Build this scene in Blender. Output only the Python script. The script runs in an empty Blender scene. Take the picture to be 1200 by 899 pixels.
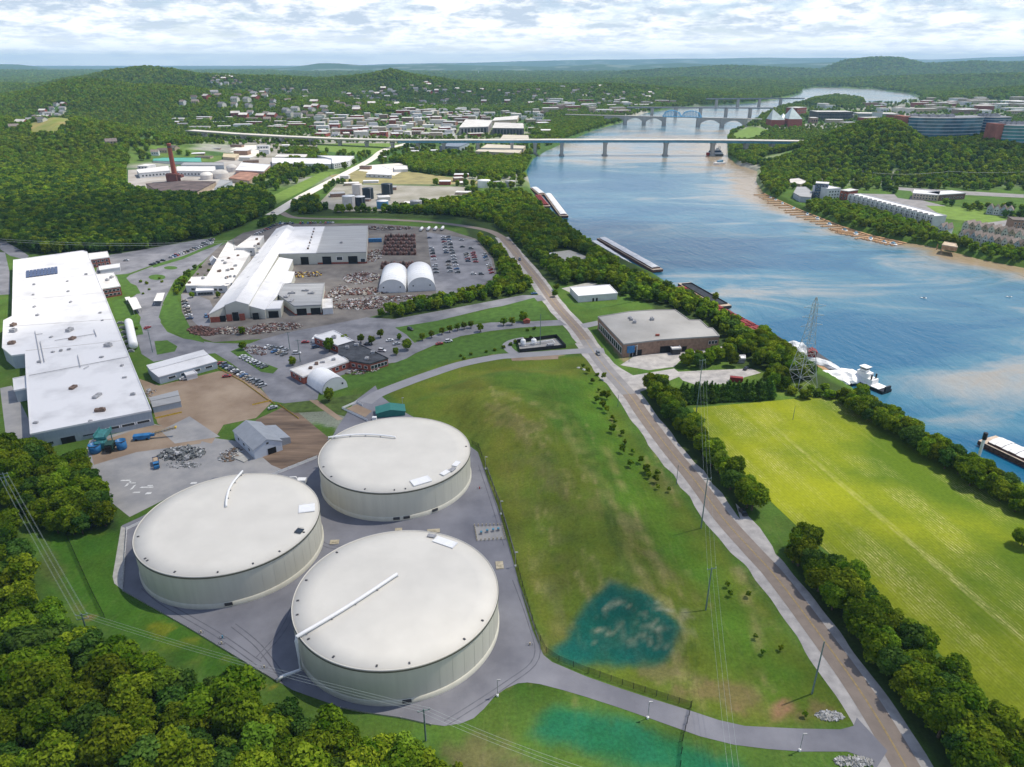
import bpy, math, random
import numpy as np
from mathutils import Vector, Matrix
from mathutils.geometry import tessellate_polygon
random.seed(7); rng = np.random.default_rng(7)
R = math.radians
S = bpy.context.scene; COL = S.collection

# ------------------------------------------------------------------ camera, light, exposure
CAM_H, FPX, TH = 170.0, 833.0, R(24.4)
cam = bpy.data.objects.new('camera', bpy.data.cameras.new('camera')); COL.objects.link(cam)
cam.location = (0, 0, CAM_H); cam.rotation_euler = (R(90) - TH, 0, 0)
cam.data.sensor_width = 36; cam.data.lens = 36 * FPX / 1200
cam.data.clip_start = 1; cam.data.clip_end = 90000
S.camera = cam
SUN_DIR = Vector((0.42, 0.17, 0.0)).normalized() * math.cos(R(61)) + Vector((0, 0, math.sin(R(61))))
S.view_settings.view_transform = 'Standard'; S.view_settings.look = 'None'
S.view_settings.gamma = 1; S.view_settings.use_curve_mapping = False
S.view_settings.exposure = 0.12
W = bpy.data.worlds.new('World'); S.world = W; W.use_nodes = True
def build_world():
    nt = W.node_tree; nt.nodes.clear(); N = nt.nodes.new; L = nt.links.new
    out = N('ShaderNodeOutputWorld'); bg = N('ShaderNodeBackground'); bg.inputs[1].default_value = 0.10
    sky = N('ShaderNodeTexSky'); sky.sky_type = 'NISHITA'; sky.sun_disc = False
    sky.sun_elevation = R(61); sky.sun_rotation = math.atan2(SUN_DIR.x, SUN_DIR.y); sky.dust_density = 0.2; sky.ozone_density = 2.0
    tc = N('ShaderNodeTexCoord'); sep = N('ShaderNodeSeparateXYZ'); L(tc.outputs['Generated'], sep.inputs[0])
    def m(op, a, b=None, c=None, clamp=False):
        n = N('ShaderNodeMath'); n.operation = op; n.use_clamp = clamp
        for i, v in enumerate((a, b, c)):
            if v is None: continue
            if isinstance(v, (int, float)): n.inputs[i].default_value = v
            else: L(v, n.inputs[i])
        return n.outputs[0]
    # the cloud deck: directions meet a level sheet of cloud, so the field shrinks towards the horizon
    z = m('MAXIMUM', sep.outputs[2], 0.0); zz = m('ADD', z, 0.02)
    px = m('MULTIPLY', m('ARCTAN2', sep.outputs[0], sep.outputs[1]), 15.0); py = m('MULTIPLY', m('LOGARITHM', m('ADD', z, 0.03), 2.718), 4.2)
    cmb = N('ShaderNodeCombineXYZ'); L(px, cmb.inputs[0]); L(py, cmb.inputs[1])
    n1 = N('ShaderNodeTexNoise'); n1.inputs['Scale'].default_value = .95; n1.inputs['Detail'].default_value = 9; n1.inputs['Roughness'].default_value = 0.62; n1.inputs['Distortion'].default_value = 0.15
    L(cmb.outputs[0], n1.inputs['Vector'])
    n2 = N('ShaderNodeTexNoise'); n2.inputs['Scale'].default_value = 0.3; n2.inputs['Detail'].default_value = 3
    L(cmb.outputs[0], n2.inputs['Vector'])
    cov = m('ADD', m('MULTIPLY', n1.outputs[0], 0.75), m('MULTIPLY', n2.outputs[0], 0.45))
    mask = N('ShaderNodeMapRange'); mask.interpolation_type = 'SMOOTHSTEP'
    mask.inputs[1].default_value = 0.47; mask.inputs[2].default_value = 0.62; L(cov, mask.inputs[0])
    # more cloud low over the horizon, more blue overhead
    low = N('ShaderNodeMapRange'); low.inputs[1].default_value = 0.10; low.inputs[2].default_value = 0.5; low.inputs[3].default_value = 1.0; low.inputs[4].default_value = 0.22; L(z, low.inputs[0]); mask.inputs[3].default_value = .38
    mk = m('MULTIPLY', mask.outputs[0], low.outputs[0])
    # lit tops and grey bases
    sh = N('ShaderNodeTexNoise'); sh.inputs['Scale'].default_value = 1.5; sh.inputs['Detail'].default_value = 8; sh.inputs['Roughness'].default_value = 0.6
    off = N('ShaderNodeVectorMath'); off.operation = 'ADD'; off.inputs[1].default_value = (3.1, 1.7, 5); L(cmb.outputs[0], off.inputs[0]); L(off.outputs[0], sh.inputs['Vector'])
    cr = N('ShaderNodeValToRGB'); L(sh.outputs[0], cr.inputs[0])
    cr.color_ramp.elements[0].position = 0.40; cr.color_ramp.elements[0].color = (6.0, 7.0, 8.3, 1)
    cr.color_ramp.elements[1].position = 0.56; cr.color_ramp.elements[1].color = (11.8, 12.0, 12.2, 1)
    mx = N('ShaderNodeMix'); mx.data_type = 'RGBA'; L(mk, mx.inputs[0])
    tint = N('ShaderNodeMix'); tint.data_type = 'RGBA'; tint.blend_type = 'MULTIPLY'; tint.inputs[0].default_value = 1
    L(sky.outputs[0], tint.inputs[6]); tint.inputs[7].default_value = (1.0, 1.06, 1.3, 1)
    hz = N('ShaderNodeMapRange'); hz.interpolation_type = 'SMOOTHSTEP'; hz.inputs[1].default_value = -0.01; hz.inputs[2].default_value = 0.05; hz.inputs[3].default_value = 0.75; hz.inputs[4].default_value = 0.0; L(z, hz.inputs[0])
    mh = N('ShaderNodeMix'); mh.data_type = 'RGBA'
    L(tint.outputs[2], mx.inputs[6]); L(cr.outputs[0], mx.inputs[7])
    L(hz.outputs[0], mh.inputs[0]); L(mx.outputs[2], mh.inputs[6]); mh.inputs[7].default_value = (13.5, 13.8, 14.2, 1)
    L(mh.outputs[2], bg.inputs[0]); L(bg.outputs[0], out.inputs[0])
build_world()
sl = bpy.data.lights.new('sun', 'SUN'); sl.energy = 4.9; sl.angle = R(0.6); sl.color = (1, 0.925, 0.79)
sun = bpy.data.objects.new('sun', sl); COL.objects.link(sun)
sun.rotation_euler = (-SUN_DIR).to_track_quat('-Z', 'Y').to_euler(); sun.location = (0, 0, 400)

# ------------------------------------------------------------------ geometry of the photograph
def proj(x, y, z):
    zz = z - CAM_H
    d = y * math.cos(TH) - zz * math.sin(TH); up = y * math.sin(TH) + zz * math.cos(TH)
    d = np.maximum(d, 1e-3) if isinstance(d, np.ndarray) else max(d, 1e-3)
    return 600 + FPX * x / d, 449.5 - FPX * up / d
def ray(px, py):
    u = px - 600; v = py - 449.5
    return Vector((u, FPX * math.cos(TH) - v * math.sin(TH), -(FPX * math.sin(TH) + v * math.cos(TH))))
def flat(px, py, z=0.0):
    r = ray(px, py); t = (z - CAM_H) / r.z
    return Vector((r.x * t, r.y * t, z))
def inpoly(px, py, poly):
    px = np.asarray(px, float); py = np.asarray(py, float); c = np.zeros(px.shape, bool); n = len(poly)
    for i in range(n):
        x1, y1 = poly[i][:2]; x2, y2 = poly[(i + 1) % n][:2]
        if y1 == y2: continue
        k = ((y1 > py) != (y2 > py)) & (px < (x2 - x1) * (py - y1) / (y2 - y1) + x1)
        c ^= k
    return c
def polydist(X, Y, poly, closed=True):
    d = np.full(X.shape, 1e9); n = len(poly)
    for i in range(n if closed else n - 1):
        ax, ay = poly[i][:2]; bx, by = poly[(i + 1) % n][:2]
        ex, ey = bx - ax, by - ay; l = ex * ex + ey * ey + 1e-9
        t = np.clip(((X - ax) * ex + (Y - ay) * ey) / l, 0, 1)
        d = np.minimum(d, np.hypot(X - ax - t * ex, Y - ay - t * ey))
    return d
def sdist(X, Y, poly):                       # positive inside
    return np.where(inpoly(X, Y, poly), 1, -1) * polydist(X, Y, poly)
WZ = -5.0
def wpoly(px, z=0.0): return [tuple(flat(a, b, z))[:2] for a, b in px]
RIVER = wpoly([(1420,700),(1250,596),(1150,545),(1100,520),(1040,482),(1000,458),(955,430),(912,402),(880,388),(840,370),(800,345),(770,325),(735,308),(700,288),(665,266),(640,245),(622,222),(617,200),(625,186),(640,177),(665,166),(695,153),(729,143.5),(738,138.5),(755,133),(790,127),(830,124),(880,121),(920,115),(938,110),(941,105),(955,102.5),(990,103),(1030,105.5),(1065,110),(1082,116),(1068,120.5),(1040,122.5),(1015,123),(1010,117),(980,114),(955,117),(940,121.5),(915,127),(893,135),(886,141),(875,147),(852,158),(853,184),(864,193),(888,201),(886,213),(895,227),(934,245),(985,265),(1019,275),(1060,284),(1081,287),(1104,292),(1148,304),(1200,314),(1300,345),(1480,420)], WZ)
MOUND = wpoly([(478,470),(540,436),(600,428),(690,428),(742,520),(800,640),(880,770),(870,815),(800,805),(700,765),(655,745),(615,640),(575,530)])
LEFTRISE = wpoly([(-300,520),(100,600),(118,690),(270,790),(400,855),(500,880),(620,940),(700,1300),(-900,1300)])
def sm(t): t = np.clip(t, 0, 1); return t * t * (3 - 2 * t)
def vnoise(X, Y, s, seed=0):                 # smooth value noise, 0..1
    x = X / s + seed * 17.3; y = Y / s + seed * 9.1
    xi = np.floor(x); yi = np.floor(y); fx = sm(x - xi); fy = sm(y - yi)
    def h(a, b):
        v = np.sin(a * 127.1 + b * 311.7 + seed * 74.7) * 43758.5453
        return v - np.floor(v)
    return (h(xi, yi) * (1 - fx) + h(xi + 1, yi) * fx) * (1 - fy) + (h(xi, yi + 1) * (1 - fx) + h(xi + 1, yi + 1) * fx) * fy
def fbm(X, Y, s, seed=0, o=4):
    v = 0; a = 0.5
    for i in range(o): v = v + a * vnoise(X, Y, s / 2 ** i, seed + i); a *= 0.5
    return v
def hz_at(D, py):                            # height that shows at picture row py from distance D
    r = ray(600, py); return CAM_H + r.z / r.y * D
RIDGES = [ # distance, half width, [(px column, skyline row)]
 (26000, 3000, [(-400,80),(0,79),(60,79.5),(330,79),(380,78),(450,75),(560,73),(640,70.5),(700,69),(800,68),(900,67),(1000,67.5),(1100,69),(1160,66),(1250,65),(1700,70)]),
 (15000, 1700, [(-400,70),(-60,73),(0,74.5),(25,75),(50,79),(90,82),(200,83),(340,79),(375,72.5),(395,73),(430,76.5),(520,75),(640,78),(700,74),(740,76),(800,73),(860,76),(930,74),(1000,72),(1080,72),(1250,70),(1700,74)]),
 (9500, 900, [(-400,80),(0,84),(80,86),(140,88),(250,90),(500,86),(600,89),(700,88),(780,82),(850,78),(900,80),(960,83),(985,71),(1020,66.5),(1050,67),(1080,75),(1130,73),(1180,74),(1260,72),(1700,76)]),
 (6000, 500, [(-400,90),(0,96),(60,97),(120,93),(180,92),(300,94),(450,93),(560,97),(640,99),(720,94),(800,92),(860,95),(930,96),(1000,93),(1100,88),(1200,86),(1700,85)]),
 (3700, 330, [(-400,100),(60,96),(110,86),(135,81),(150,79.5),(180,77.5),(205,79.5),(240,84),(300,87),(380,90),(430,87),(460,80.5),(490,86),(540,93),(600,97),(700,97),(760,100),(820,106),(880,112),(1000,118),(1200,100),(1700,95)]),
 (2450, 300, [(-500,95),(-200,100),(0,108),(50,99),(85,90),(105,87.5),(140,90),(180,93),(230,99),(280,104),(330,108),(400,112),(470,119),(520,126),(560,133),(640,142),(1700,142)]),
 (1550, 180, [(-700,110),(-100,120),(0,128),(40,135),(75,128),(120,136),(180,150),(240,162),(290,172),(330,180),(1700,180)]),
]
def height(X, Y):
    X = np.asarray(X, float); Y = np.asarray(Y, float); z = np.zeros(X.shape)
    Yc = np.maximum(Y, 50.0); pc = 600 + FPX * X / (Yc * math.cos(TH) + CAM_H * math.sin(TH))
    for D, w, prof in RIDGES:
        ys = np.interp(pc, [p[0] for p in prof], [p[1] for p in prof])
        r = ray(600, 0); c, s = math.cos(TH), math.sin(TH); v = ys - 449.5
        hh = CAM_H - (FPX * s + v * c) / (FPX * c - v * s) * D
        wob = (vnoise(X, Y * 0.3, w * 1.3, int(D) % 97) - 0.5) * w * 0.5
        hh = np.maximum(hh - (13 if D < 5000 else 15 if D < 8000 else 22 if D < 12000 else 0), 0) * (0.93 + 0.09 * (vnoise(X, Y, w * 0.45, 3) - 0.5) * 2)
        dy = (Y - D - wob) / w
        z = np.maximum(z, hh * np.exp(-np.where(dy < 0, np.abs(dy) ** 2 * 1.0, dy ** 2 * 0.8)))
    z = np.where(z < 2.0, z * 0, z - 2.0)
    # wooded hill with offices on the right bank
    ex = (X - 905) / 480.0; ey = (Y - 1335) / 258.0; q = np.sqrt(np.abs(ex) ** 2.6 + np.abs(ey) ** 2.6) 
    z = z + 62 * sm((1.0 - q) / 0.62) * (0.92 + 0.16 * vnoise(X, Y, 70, 5)) * np.interp(pc, [860, 930, 1000, 1045, 1075, 1300], [.55, .78, 1, 1, .60, .60])
    near = (Y < 900)
    if near.any():
        z = z + np.where(near, 4.5 * sm(sdist(X, Y, MOUND) / 28), 0)
        z = z + np.where(near, 6.0 * sm(sdist(X, Y, LEFTRISE) / 45), 0)
    sd = sdist(X, Y, RIVER)
    z = np.where(sd > 0, np.minimum(z * 0, np.maximum(WZ - 0.9 * sd, -13)), np.where(sd > -45, z * sm(-sd / 45), z))
    bank = np.clip(WZ - 0.9 * sd, -13, 0)
    return np.where(sd > -6, np.minimum(z, bank), z)
def H(x, y): return float(height(np.array([x]), np.array([y]))[0])
def P(px, py, h=0.0):                        # ground point (plus h) seen at a picture position
    p = flat(px, py, h)
    if H(p.x, p.y) < 0.3 and p.y < 1150: return p
    r = ray(px, py); a, b = 100/r.y, 30000/r.y
    for n in (420, 24, 24):
        ts = np.geomspace(a, b, n); k = np.nonzero(CAM_H + r.z*ts - h < np.maximum(height(r.x*ts, r.y*ts), 0))[0]; i = max(k[0] if len(k) else n-1, 1); a, b = ts[i-1], ts[i]
    return Vector((r.x * b, r.y * b, CAM_H + r.z * b))

# ------------------------------------------------------------------ mesh and object helpers
class MB:
    def __init__(s): s.v = []; s.f = []
    def quad(s, a, b, c, d): n = len(s.v); s.v += [tuple(a), tuple(b), tuple(c), tuple(d)]; s.f.append((n, n+1, n+2, n+3)); return s
    def poly(s, pts): n = len(s.v); s.v += [tuple(p) for p in pts]; s.f.append(tuple(range(n, n+len(pts)))); return s
    def flatpoly(s, pts, z):
        n = len(s.v); vs = [Vector((p[0], p[1], z if z is not None else p[2])) for p in pts]
        s.v += [tuple(v) for v in vs]
        for t in tessellate_polygon([vs]):
            a, b, c = (vs[i] for i in t)
            if (b - a).cross(c - a).z < 0: t = (t[0], t[2], t[1])
            s.f.append(tuple(n + i for i in t))
        return s
    def box(s, c, d, rz=0.0, M=None):
        n = len(s.v); co, si = math.cos(rz), math.sin(rz)
        for dz in (-.5, .5):
            for dx, dy in ((-.5,-.5),(.5,-.5),(.5,.5),(-.5,.5)):
                x, y = dx*d[0], dy*d[1]; p = Vector((c[0]+x*co-y*si, c[1]+x*si+y*co, c[2]+dz*d[2]))
                s.v.append(tuple(M @ p if M else p))
        for f in ((3,2,1,0),(4,5,6,7),(0,1,5,4),(1,2,6,5),(2,3,7,6),(3,0,4,7)): s.f.append(tuple(n+i for i in f))
        return s
    def prism(s, pts, z0, z1, cap=True):
        """pts world xy CCW; z0/z1 number or list per corner"""
        k = len(pts); n = len(s.v)
        z0 = z0 if isinstance(z0, (list, tuple)) else [z0]*k; z1 = z1 if isinstance(z1, (list, tuple)) else [z1]*k
        for i in range(k): s.v.append((pts[i][0], pts[i][1], z0[i]))
        for i in range(k): s.v.append((pts[i][0], pts[i][1], z1[i]))
        for i in range(k): j = (i+1) % k; s.f.append((n+i, n+j, n+k+j, n+k+i))
        if cap:
            vs = [Vector((pts[i][0], pts[i][1], z1[i])) for i in range(k)]
            for t in tessellate_polygon([vs]):
                a, b, c = (vs[i] for i in t)
                if (b-a).cross(c-a).z < 0: t = (t[0], t[2], t[1])
                s.f.append(tuple(n+k+i for i in t))
        return s
    def tube(s, pts, r, seg=6, cap=True):
        pts = [Vector(p) for p in pts]; rings = []
        for i, p in enumerate(pts):
            d = (pts[min(i+1, len(pts)-1)] - pts[max(i-1, 0)]).normalized()
            a = d.orthogonal().normalized() if abs(d.z) > .95 else d.cross(Vector((0,0,1))).normalized()
            b = d.cross(a); rr = r[i] if isinstance(r, (list, tuple)) else r; n = len(s.v)
            for k in range(seg):
                t = 2*math.pi*k/seg; s.v.append(tuple(p + (a*math.cos(t) + b*math.sin(t))*rr))
            rings.append(n)
        for i in range(len(rings)-1):
            for k in range(seg):
                k2 = (k+1) % seg; s.f.append((rings[i]+k, rings[i]+k2, rings[i+1]+k2, rings[i+1]+k))
        if cap:
            s.f.append(tuple(rings[0]+k for k in range(seg))[::-1]); s.f.append(tuple(rings[-1]+k for k in range(seg)))
        return s
    def lathe(s, c, prof, seg=48, capt=True):
        rings = []
        for r, z in prof:
            n = len(s.v); rings.append(n)
            for k in range(seg): t = 2*math.pi*k/seg; s.v.append((c[0]+r*math.cos(t), c[1]+r*math.sin(t), c[2]+z))
        for i in range(len(rings)-1):
            for k in range(seg):
                k2 = (k+1) % seg; s.f.append((rings[i]+k, rings[i]+k2, rings[i+1]+k2, rings[i+1]+k))
        if capt: s.f.append(tuple(rings[-1]+k for k in range(seg)))
        return s
    def arch(s, a, b, ax, h, seg=14):
        """barrel vault: a,b feet of the front arch, ax vector along it"""
        a, b, ax = Vector(a), Vector(b), Vector(ax); n = len(s.v); c = (a+b)/2; u = (b-a)/2
        for off in (Vector((0,0,0)), ax):
            for k in range(seg+1):
                t = math.pi*k/seg; s.v.append(tuple(c + off - u*math.cos(t) + Vector((0,0,h*math.sin(t)**.8))))
        for k in range(seg): s.f.append((n+k, n+k+1, n+seg+2+k, n+seg+1+k))
        s.f.append(tuple(n+k for k in range(seg+1))); s.f.append(tuple(n+seg+1+k for k in range(seg+1))[::-1])
        return s
    def mesh(s, name, smooth=False, off=None):
        me = bpy.data.meshes.new(name); o = off or (0,0,0)
        me.from_pydata([(v[0]-o[0], v[1]-o[1], v[2]-o[2]) for v in s.v], [], s.f)
        if smooth: me.polygons.foreach_set('use_smooth', [True]*len(me.polygons))
        me.update(); return me
    def build(s, name, mat, parent=None, smooth=False):
        o = bpy.data.objects.new(name, s.mesh(name, smooth, parent.location if parent else None))
        if mat: o.data.materials.append(mat)
        COL.objects.link(o); o.parent = parent; return o
def tag(o, label=None, cat=None, group=None, kind=None):
    for k, v in (('label', label), ('category', cat), ('group', group), ('kind', kind)):
        if v: o[k] = v
    return o
def thing(name, label, cat, loc=(0,0,0), rz=0.0, group=None):
    o = bpy.data.objects.new(name, None); COL.objects.link(o); o.empty_display_size = .5
    o.location = loc; o.rotation_euler = (0, 0, rz); return tag(o, label, cat, group)
def child(name, me, parent, loc=(0,0,0), rz=0.0, sc=(1,1,1)):
    o = bpy.data.objects.new(name, me); COL.objects.link(o); o.parent = parent
    o.location = loc; o.rotation_euler = (0, 0, rz); o.scale = sc; return o
def struct(name, mb, mat): return tag(mb.build(name, mat), kind='structure')
def ccw(pts):
    a = sum(pts[i][0]*pts[(i+1)%len(pts)][1] - pts[(i+1)%len(pts)][0]*pts[i][1] for i in range(len(pts)))
    return list(pts) if a > 0 else list(pts)[::-1]

# ------------------------------------------------------------------ materials
MATS = {}
def mat(name, col, rough=0.75, var=0.12, scale=0.4, col2=None, bump=0.0, bscale=3.0, metal=0.0, spec=0.3, stretch=None, rand=0.0, detail=5.0, thr=(0.35, 0.65)):
    if name in MATS: return MATS[name]
    m = bpy.data.materials.new(name); m.use_nodes = True; MATS[name] = m
    nt = m.node_tree; N = nt.nodes.new; L = nt.links.new; b = nt.nodes['Principled BSDF']
    b.inputs['Roughness'].default_value = rough; b.inputs['Metallic'].default_value = metal; b.inputs['Specular IOR Level'].default_value = spec
    geo = N('ShaderNodeNewGeometry'); mp = N('ShaderNodeMapping'); L(geo.outputs['Position'], mp.inputs[0])
    if stretch: mp.inputs['Rotation'].default_value = (0, 0, stretch[2]); mp.inputs['Scale'].default_value = (stretch[0], stretch[1], stretch[3] if len(stretch) > 3 else 1)
    no = N('ShaderNodeTexNoise'); no.inputs['Scale'].default_value = scale; no.inputs['Detail'].default_value = detail; no.inputs['Roughness'].default_value = 0.6
    L(mp.outputs[0], no.inputs['Vector'])
    cr = N('ShaderNodeValToRGB'); L(no.outputs[0], cr.inputs[0])
    c2 = col2 if col2 else tuple(min(1, c*(1+var)) for c in col)
    c1 = col if col2 else tuple(c*(1-var) for c in col)
    cr.color_ramp.elements[0].position = thr[0]; cr.color_ramp.elements[0].color = (*c1, 1)
    cr.color_ramp.elements[1].position = thr[1]; cr.color_ramp.elements[1].color = (*c2, 1)
    last = cr.outputs[0]
    if rand:
        oi = N('ShaderNodeObjectInfo'); mr = N('ShaderNodeMapRange'); L(oi.outputs['Random'], mr.inputs[0])
        mr.inputs[3].default_value = 1-rand; mr.inputs[4].default_value = 1+rand
        hs = N('ShaderNodeHueSaturation'); L(last, hs.inputs['Color']); L(mr.outputs[0], hs.inputs['Value']); last = hs.outputs[0]
    L(last, b.inputs['Base Color'])
    if bump:
        n2 = N('ShaderNodeTexNoise'); n2.inputs['Scale'].default_value = bscale; n2.inputs['Detail'].default_value = 4; L(geo.outputs['Position'], n2.inputs['Vector'])
        bp = N('ShaderNodeBump'); bp.inputs['Strength'].default_value = bump; bp.inputs['Distance'].default_value = 0.3; L(n2.outputs[0], bp.inputs['Height']); L(bp.outputs[0], b.inputs['Normal'])
    return m
def leafmat(name, c1, c2, hue=0.02, val=0.35):
    m = bpy.data.materials.new(name); m.use_nodes = True; MATS[name] = m
    nt = m.node_tree; nt.nodes.clear(); N = nt.nodes.new; L = nt.links.new
    out = N('ShaderNodeOutputMaterial'); at = N('ShaderNodeAttribute'); at.attribute_name = 'leafvar'
    cr = N('ShaderNodeValToRGB'); L(at.outputs['Fac'], cr.inputs[0])
    cr.color_ramp.elements[0].color = (*c1, 1); cr.color_ramp.elements[1].color = (*c2, 1)
    oi = N('ShaderNodeObjectInfo')
    mr = N('ShaderNodeMapRange'); L(oi.outputs['Random'], mr.inputs[0]); mr.inputs[3].default_value = 1-val; mr.inputs[4].default_value = 1+val
    w = N('ShaderNodeMath'); w.operation = 'MULTIPLY'; w.inputs[1].default_value = 7.31; L(oi.outputs['Random'], w.inputs[0])
    fr = N('ShaderNodeMath'); fr.operation = 'FRACT'; L(w.outputs[0], fr.inputs[0])
    mh = N('ShaderNodeMapRange'); L(fr.outputs[0], mh.inputs[0]); mh.inputs[3].default_value = .5-hue; mh.inputs[4].default_value = .5+hue
    hs = N('ShaderNodeHueSaturation'); L(cr.outputs[0], hs.inputs['Color']); L(mr.outputs[0], hs.inputs['Value']); L(mh.outputs[0], hs.inputs['Hue'])
    d = N('ShaderNodeBsdfDiffuse'); L(hs.outputs[0], d.inputs[0])
    t = N('ShaderNodeBsdfTranslucent'); L(hs.outputs[0], t.inputs[0])
    mx = N('ShaderNodeMixShader'); mx.inputs[0].default_value = 0.4; L(d.outputs[0], mx.inputs[1]); L(t.outputs[0], mx.inputs[2])
    L(mx.outputs[0], out.inputs[0]); return m
LEAF = leafmat('leaf_green', (0.062, 0.125, 0.006), (0.225, 0.305, 0.020), 0.018, 0.36)
LEAFD = leafmat('leaf_dark', (0.036, 0.092, 0.014), (0.11, 0.195, 0.032), 0.01, 0.25)
LEAFM = leafmat('leaf_far_green', (0.090, 0.165, 0.010), (0.245, 0.335, 0.024), 0.022, 0.30)
LEAFY = leafmat('leaf_yellow', (0.105, 0.19, 0.015), (0.20, 0.32, 0.03), 0.015, 0.2)
BARK = mat('bark', (0.09, 0.065, 0.045), 0.9, 0.3, 2.0)
WROOF = mat('white_roof', (0.49, 0.49, 0.50), 0.65, 0.0, 0.05, col2=(0.645, 0.645, 0.655), detail=10, thr=(.28, .50))
WROOF2 = mat('old_white_roof', (0.55, 0.53, 0.50), 0.7, col2=(0.72, 0.71, 0.70), scale=0.12, detail=8)
PALEROOF = mat('pale_roof', (0.52, 0.50, 0.47), 0.7, 0.18, 0.05, detail=8, rand=0.15)
GROOF = mat('grey_roof', (0.30, 0.305, 0.31), 0.6, 0.14, 0.10, stretch=(0.3, 3, 0.1))
DROOF = mat('dark_roof', (0.045, 0.048, 0.055), 0.6, 0.5, 0.3)
BROOF = mat('rusty_brown_roof', (0.10, 0.075, 0.07), 0.8, 0.5, 0.08)
HROOF = mat('shingle_roof', (0.16, 0.135, 0.12), 0.85, 0.3, 0.5, rand=0.45)
GREENROOF = mat('green_metal_roof', (0.08, 0.33, 0.26), 0.5, 0.12, 0.1)
CREAM = mat('cream_metal_wall', (0.50, 0.50, 0.44), 0.6, 0.06, 0.15)
WWALL = mat('white_wall', (0.58, 0.59, 0.60), 0.65, 0.08, 0.2)
GWALL = mat('blue_grey_siding', (0.33, 0.38, 0.43), 0.6, 0.06, 0.3, stretch=(6, 6, 0))
TWALL = mat('tan_wall', (0.42, 0.34, 0.25), 0.8, 0.15, 0.2, rand=0.15)
BRICK = mat('red_brick', (0.27, 0.075, 0.05), 0.9, 0.25, 0.8)
BRICKT = mat('brown_brick', (0.27, 0.175, 0.125), 0.9, 0.2, 0.5)
GLASS = mat('window_glass', (0.03, 0.04, 0.05), 0.15, 0.3, 0.4, spec=0.6)
BLUEGLASS = mat('blue_glass', (0.07, 0.17, 0.24), 0.12, 0.35, 0.05, spec=0.8)
DARK = mat('dark_opening', (0.012, 0.012, 0.014), 0.8, 0.2, 1)
METAL = mat('grey_metal', (0.32, 0.32, 0.33), 0.5, 0.25, 0.8)
DMETAL = mat('dark_metal', (0.06, 0.06, 0.065), 0.5, 0.3, 0.8)
RUST = mat('rust', (0.115, 0.055, 0.042), 0.85, 0.5, 0.8, rand=0.3)
TANKROOF = mat('tank_roof', (0.625, 0.60, 0.54), 0.75, 0.05, 0.07, detail=9, spec=.15)
TANKWALL = mat('tank_wall', (0.60, 0.58, 0.48), 0.6, 0.045, 0.5, stretch=(1, 1, 0, .06), detail=8)
TANKRIM = mat('tank_rim', (0.10, 0.10, 0.075), 0.6, 0.1, 0.3)
WPAINT = mat('white_paint', (0.80, 0.80, 0.79), 0.5, 0.05, 0.6)
CONC = mat('concrete', (0.38, 0.37, 0.34), 0.85, 0.15, 0.5)
ASPH = mat('worn_asphalt', (0.125, 0.128, 0.145), 0.9, 0.0, 0.06, col2=(0.235, 0.235, 0.255), detail=9)
PADM = mat('tank_yard_asphalt', (0.138, 0.14, 0.163), 0.9, 0.0, 0.05, col2=(0.215, 0.217, 0.242), detail=9)
GRAVEL = mat('pale_gravel', (0.23, 0.23, 0.235), 0.95, 0.0, 0.08, col2=(0.33, 0.32, 0.31), detail=10)
ROADB = mat('brown_chipseal', (0.215, 0.178, 0.152), 0.9, 0.10, 0.25, detail=8)
ROADG = mat('grey_road', (0.235, 0.225, 0.225), 0.9, 0.15, 0.08, detail=8)
DRIVE = mat('driveway', (0.25, 0.25, 0.265), 0.9, 0.08, 0.12, detail=8)
SHOULD = mat('gravel_shoulder', (0.27, 0.26, 0.255), 0.95, 0.0, 0.2, col2=(0.42, 0.40, 0.385), detail=9)
DIRT = mat('brown_dirt', (0.20, 0.14, 0.095), 0.95, 0.0, 0.035, col2=(0.33, 0.255, 0.185), detail=10)
DIRTD = mat('dark_dirt', (0.085, 0.06, 0.045), 0.95, 0.0, 0.06, col2=(0.235, 0.165, 0.115), detail=10, stretch=(0.5, 3, -0.9))
YARD = mat('scrap_yard_ground', (0.105, 0.095, 0.090), 0.95, 0.0, 0.06, col2=(0.19, 0.175, 0.16), detail=10)
YELLOW = mat('yellow_paint', (0.62, 0.42, 0.06), 0.8, 0.2, 1.0)
YLINE = mat('worn_yellow_line', (.40,.29,.10), .85, .25, 1.0)
WLINE = mat('white_line', (0.62, 0.62, 0.60), 0.8, 0.2, 1.0)
HIWAY = mat('highway_concrete', (0.66, 0.62, 0.55), 0.85, 0.1, 0.05)
BSTEEL = mat('blue_steel', (0.09, 0.26, 0.37), 0.5, 0.2, 0.2)
TEAL = mat('teal_steel', (0.05, 0.20, 0.20), 0.5, 0.25, 0.6)
BLUEP = mat('blue_paint', (0.03, 0.16, 0.36), 0.4, 0.2, 0.6)
REDP = mat('red_paint', (0.36, 0.03, 0.025), 0.45, 0.2, 0.6)
MAROON = mat('maroon_cargo', (0.20, 0.025, 0.025), 0.7, 0.4, 0.4)
BLACKP = mat('black_paint', (0.015, 0.016, 0.02), 0.4, 0.2, 0.6)
WOODD = mat('dock_wood', (0.36, 0.22, 0.12), 0.9, 0.3, 0.5)
SOLAR = mat('solar_panel', (0.03, 0.05, 0.12), 0.25, 0.2, 0.8, spec=0.7)
POLEM = mat('pole_wood', (0.13, 0.19, 0.18), 0.8, 0.2, 0.8)
GALV = mat('galvanised_lattice', (0.42, 0.46, 0.46), 0.5, 0.15, 0.8)

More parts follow.
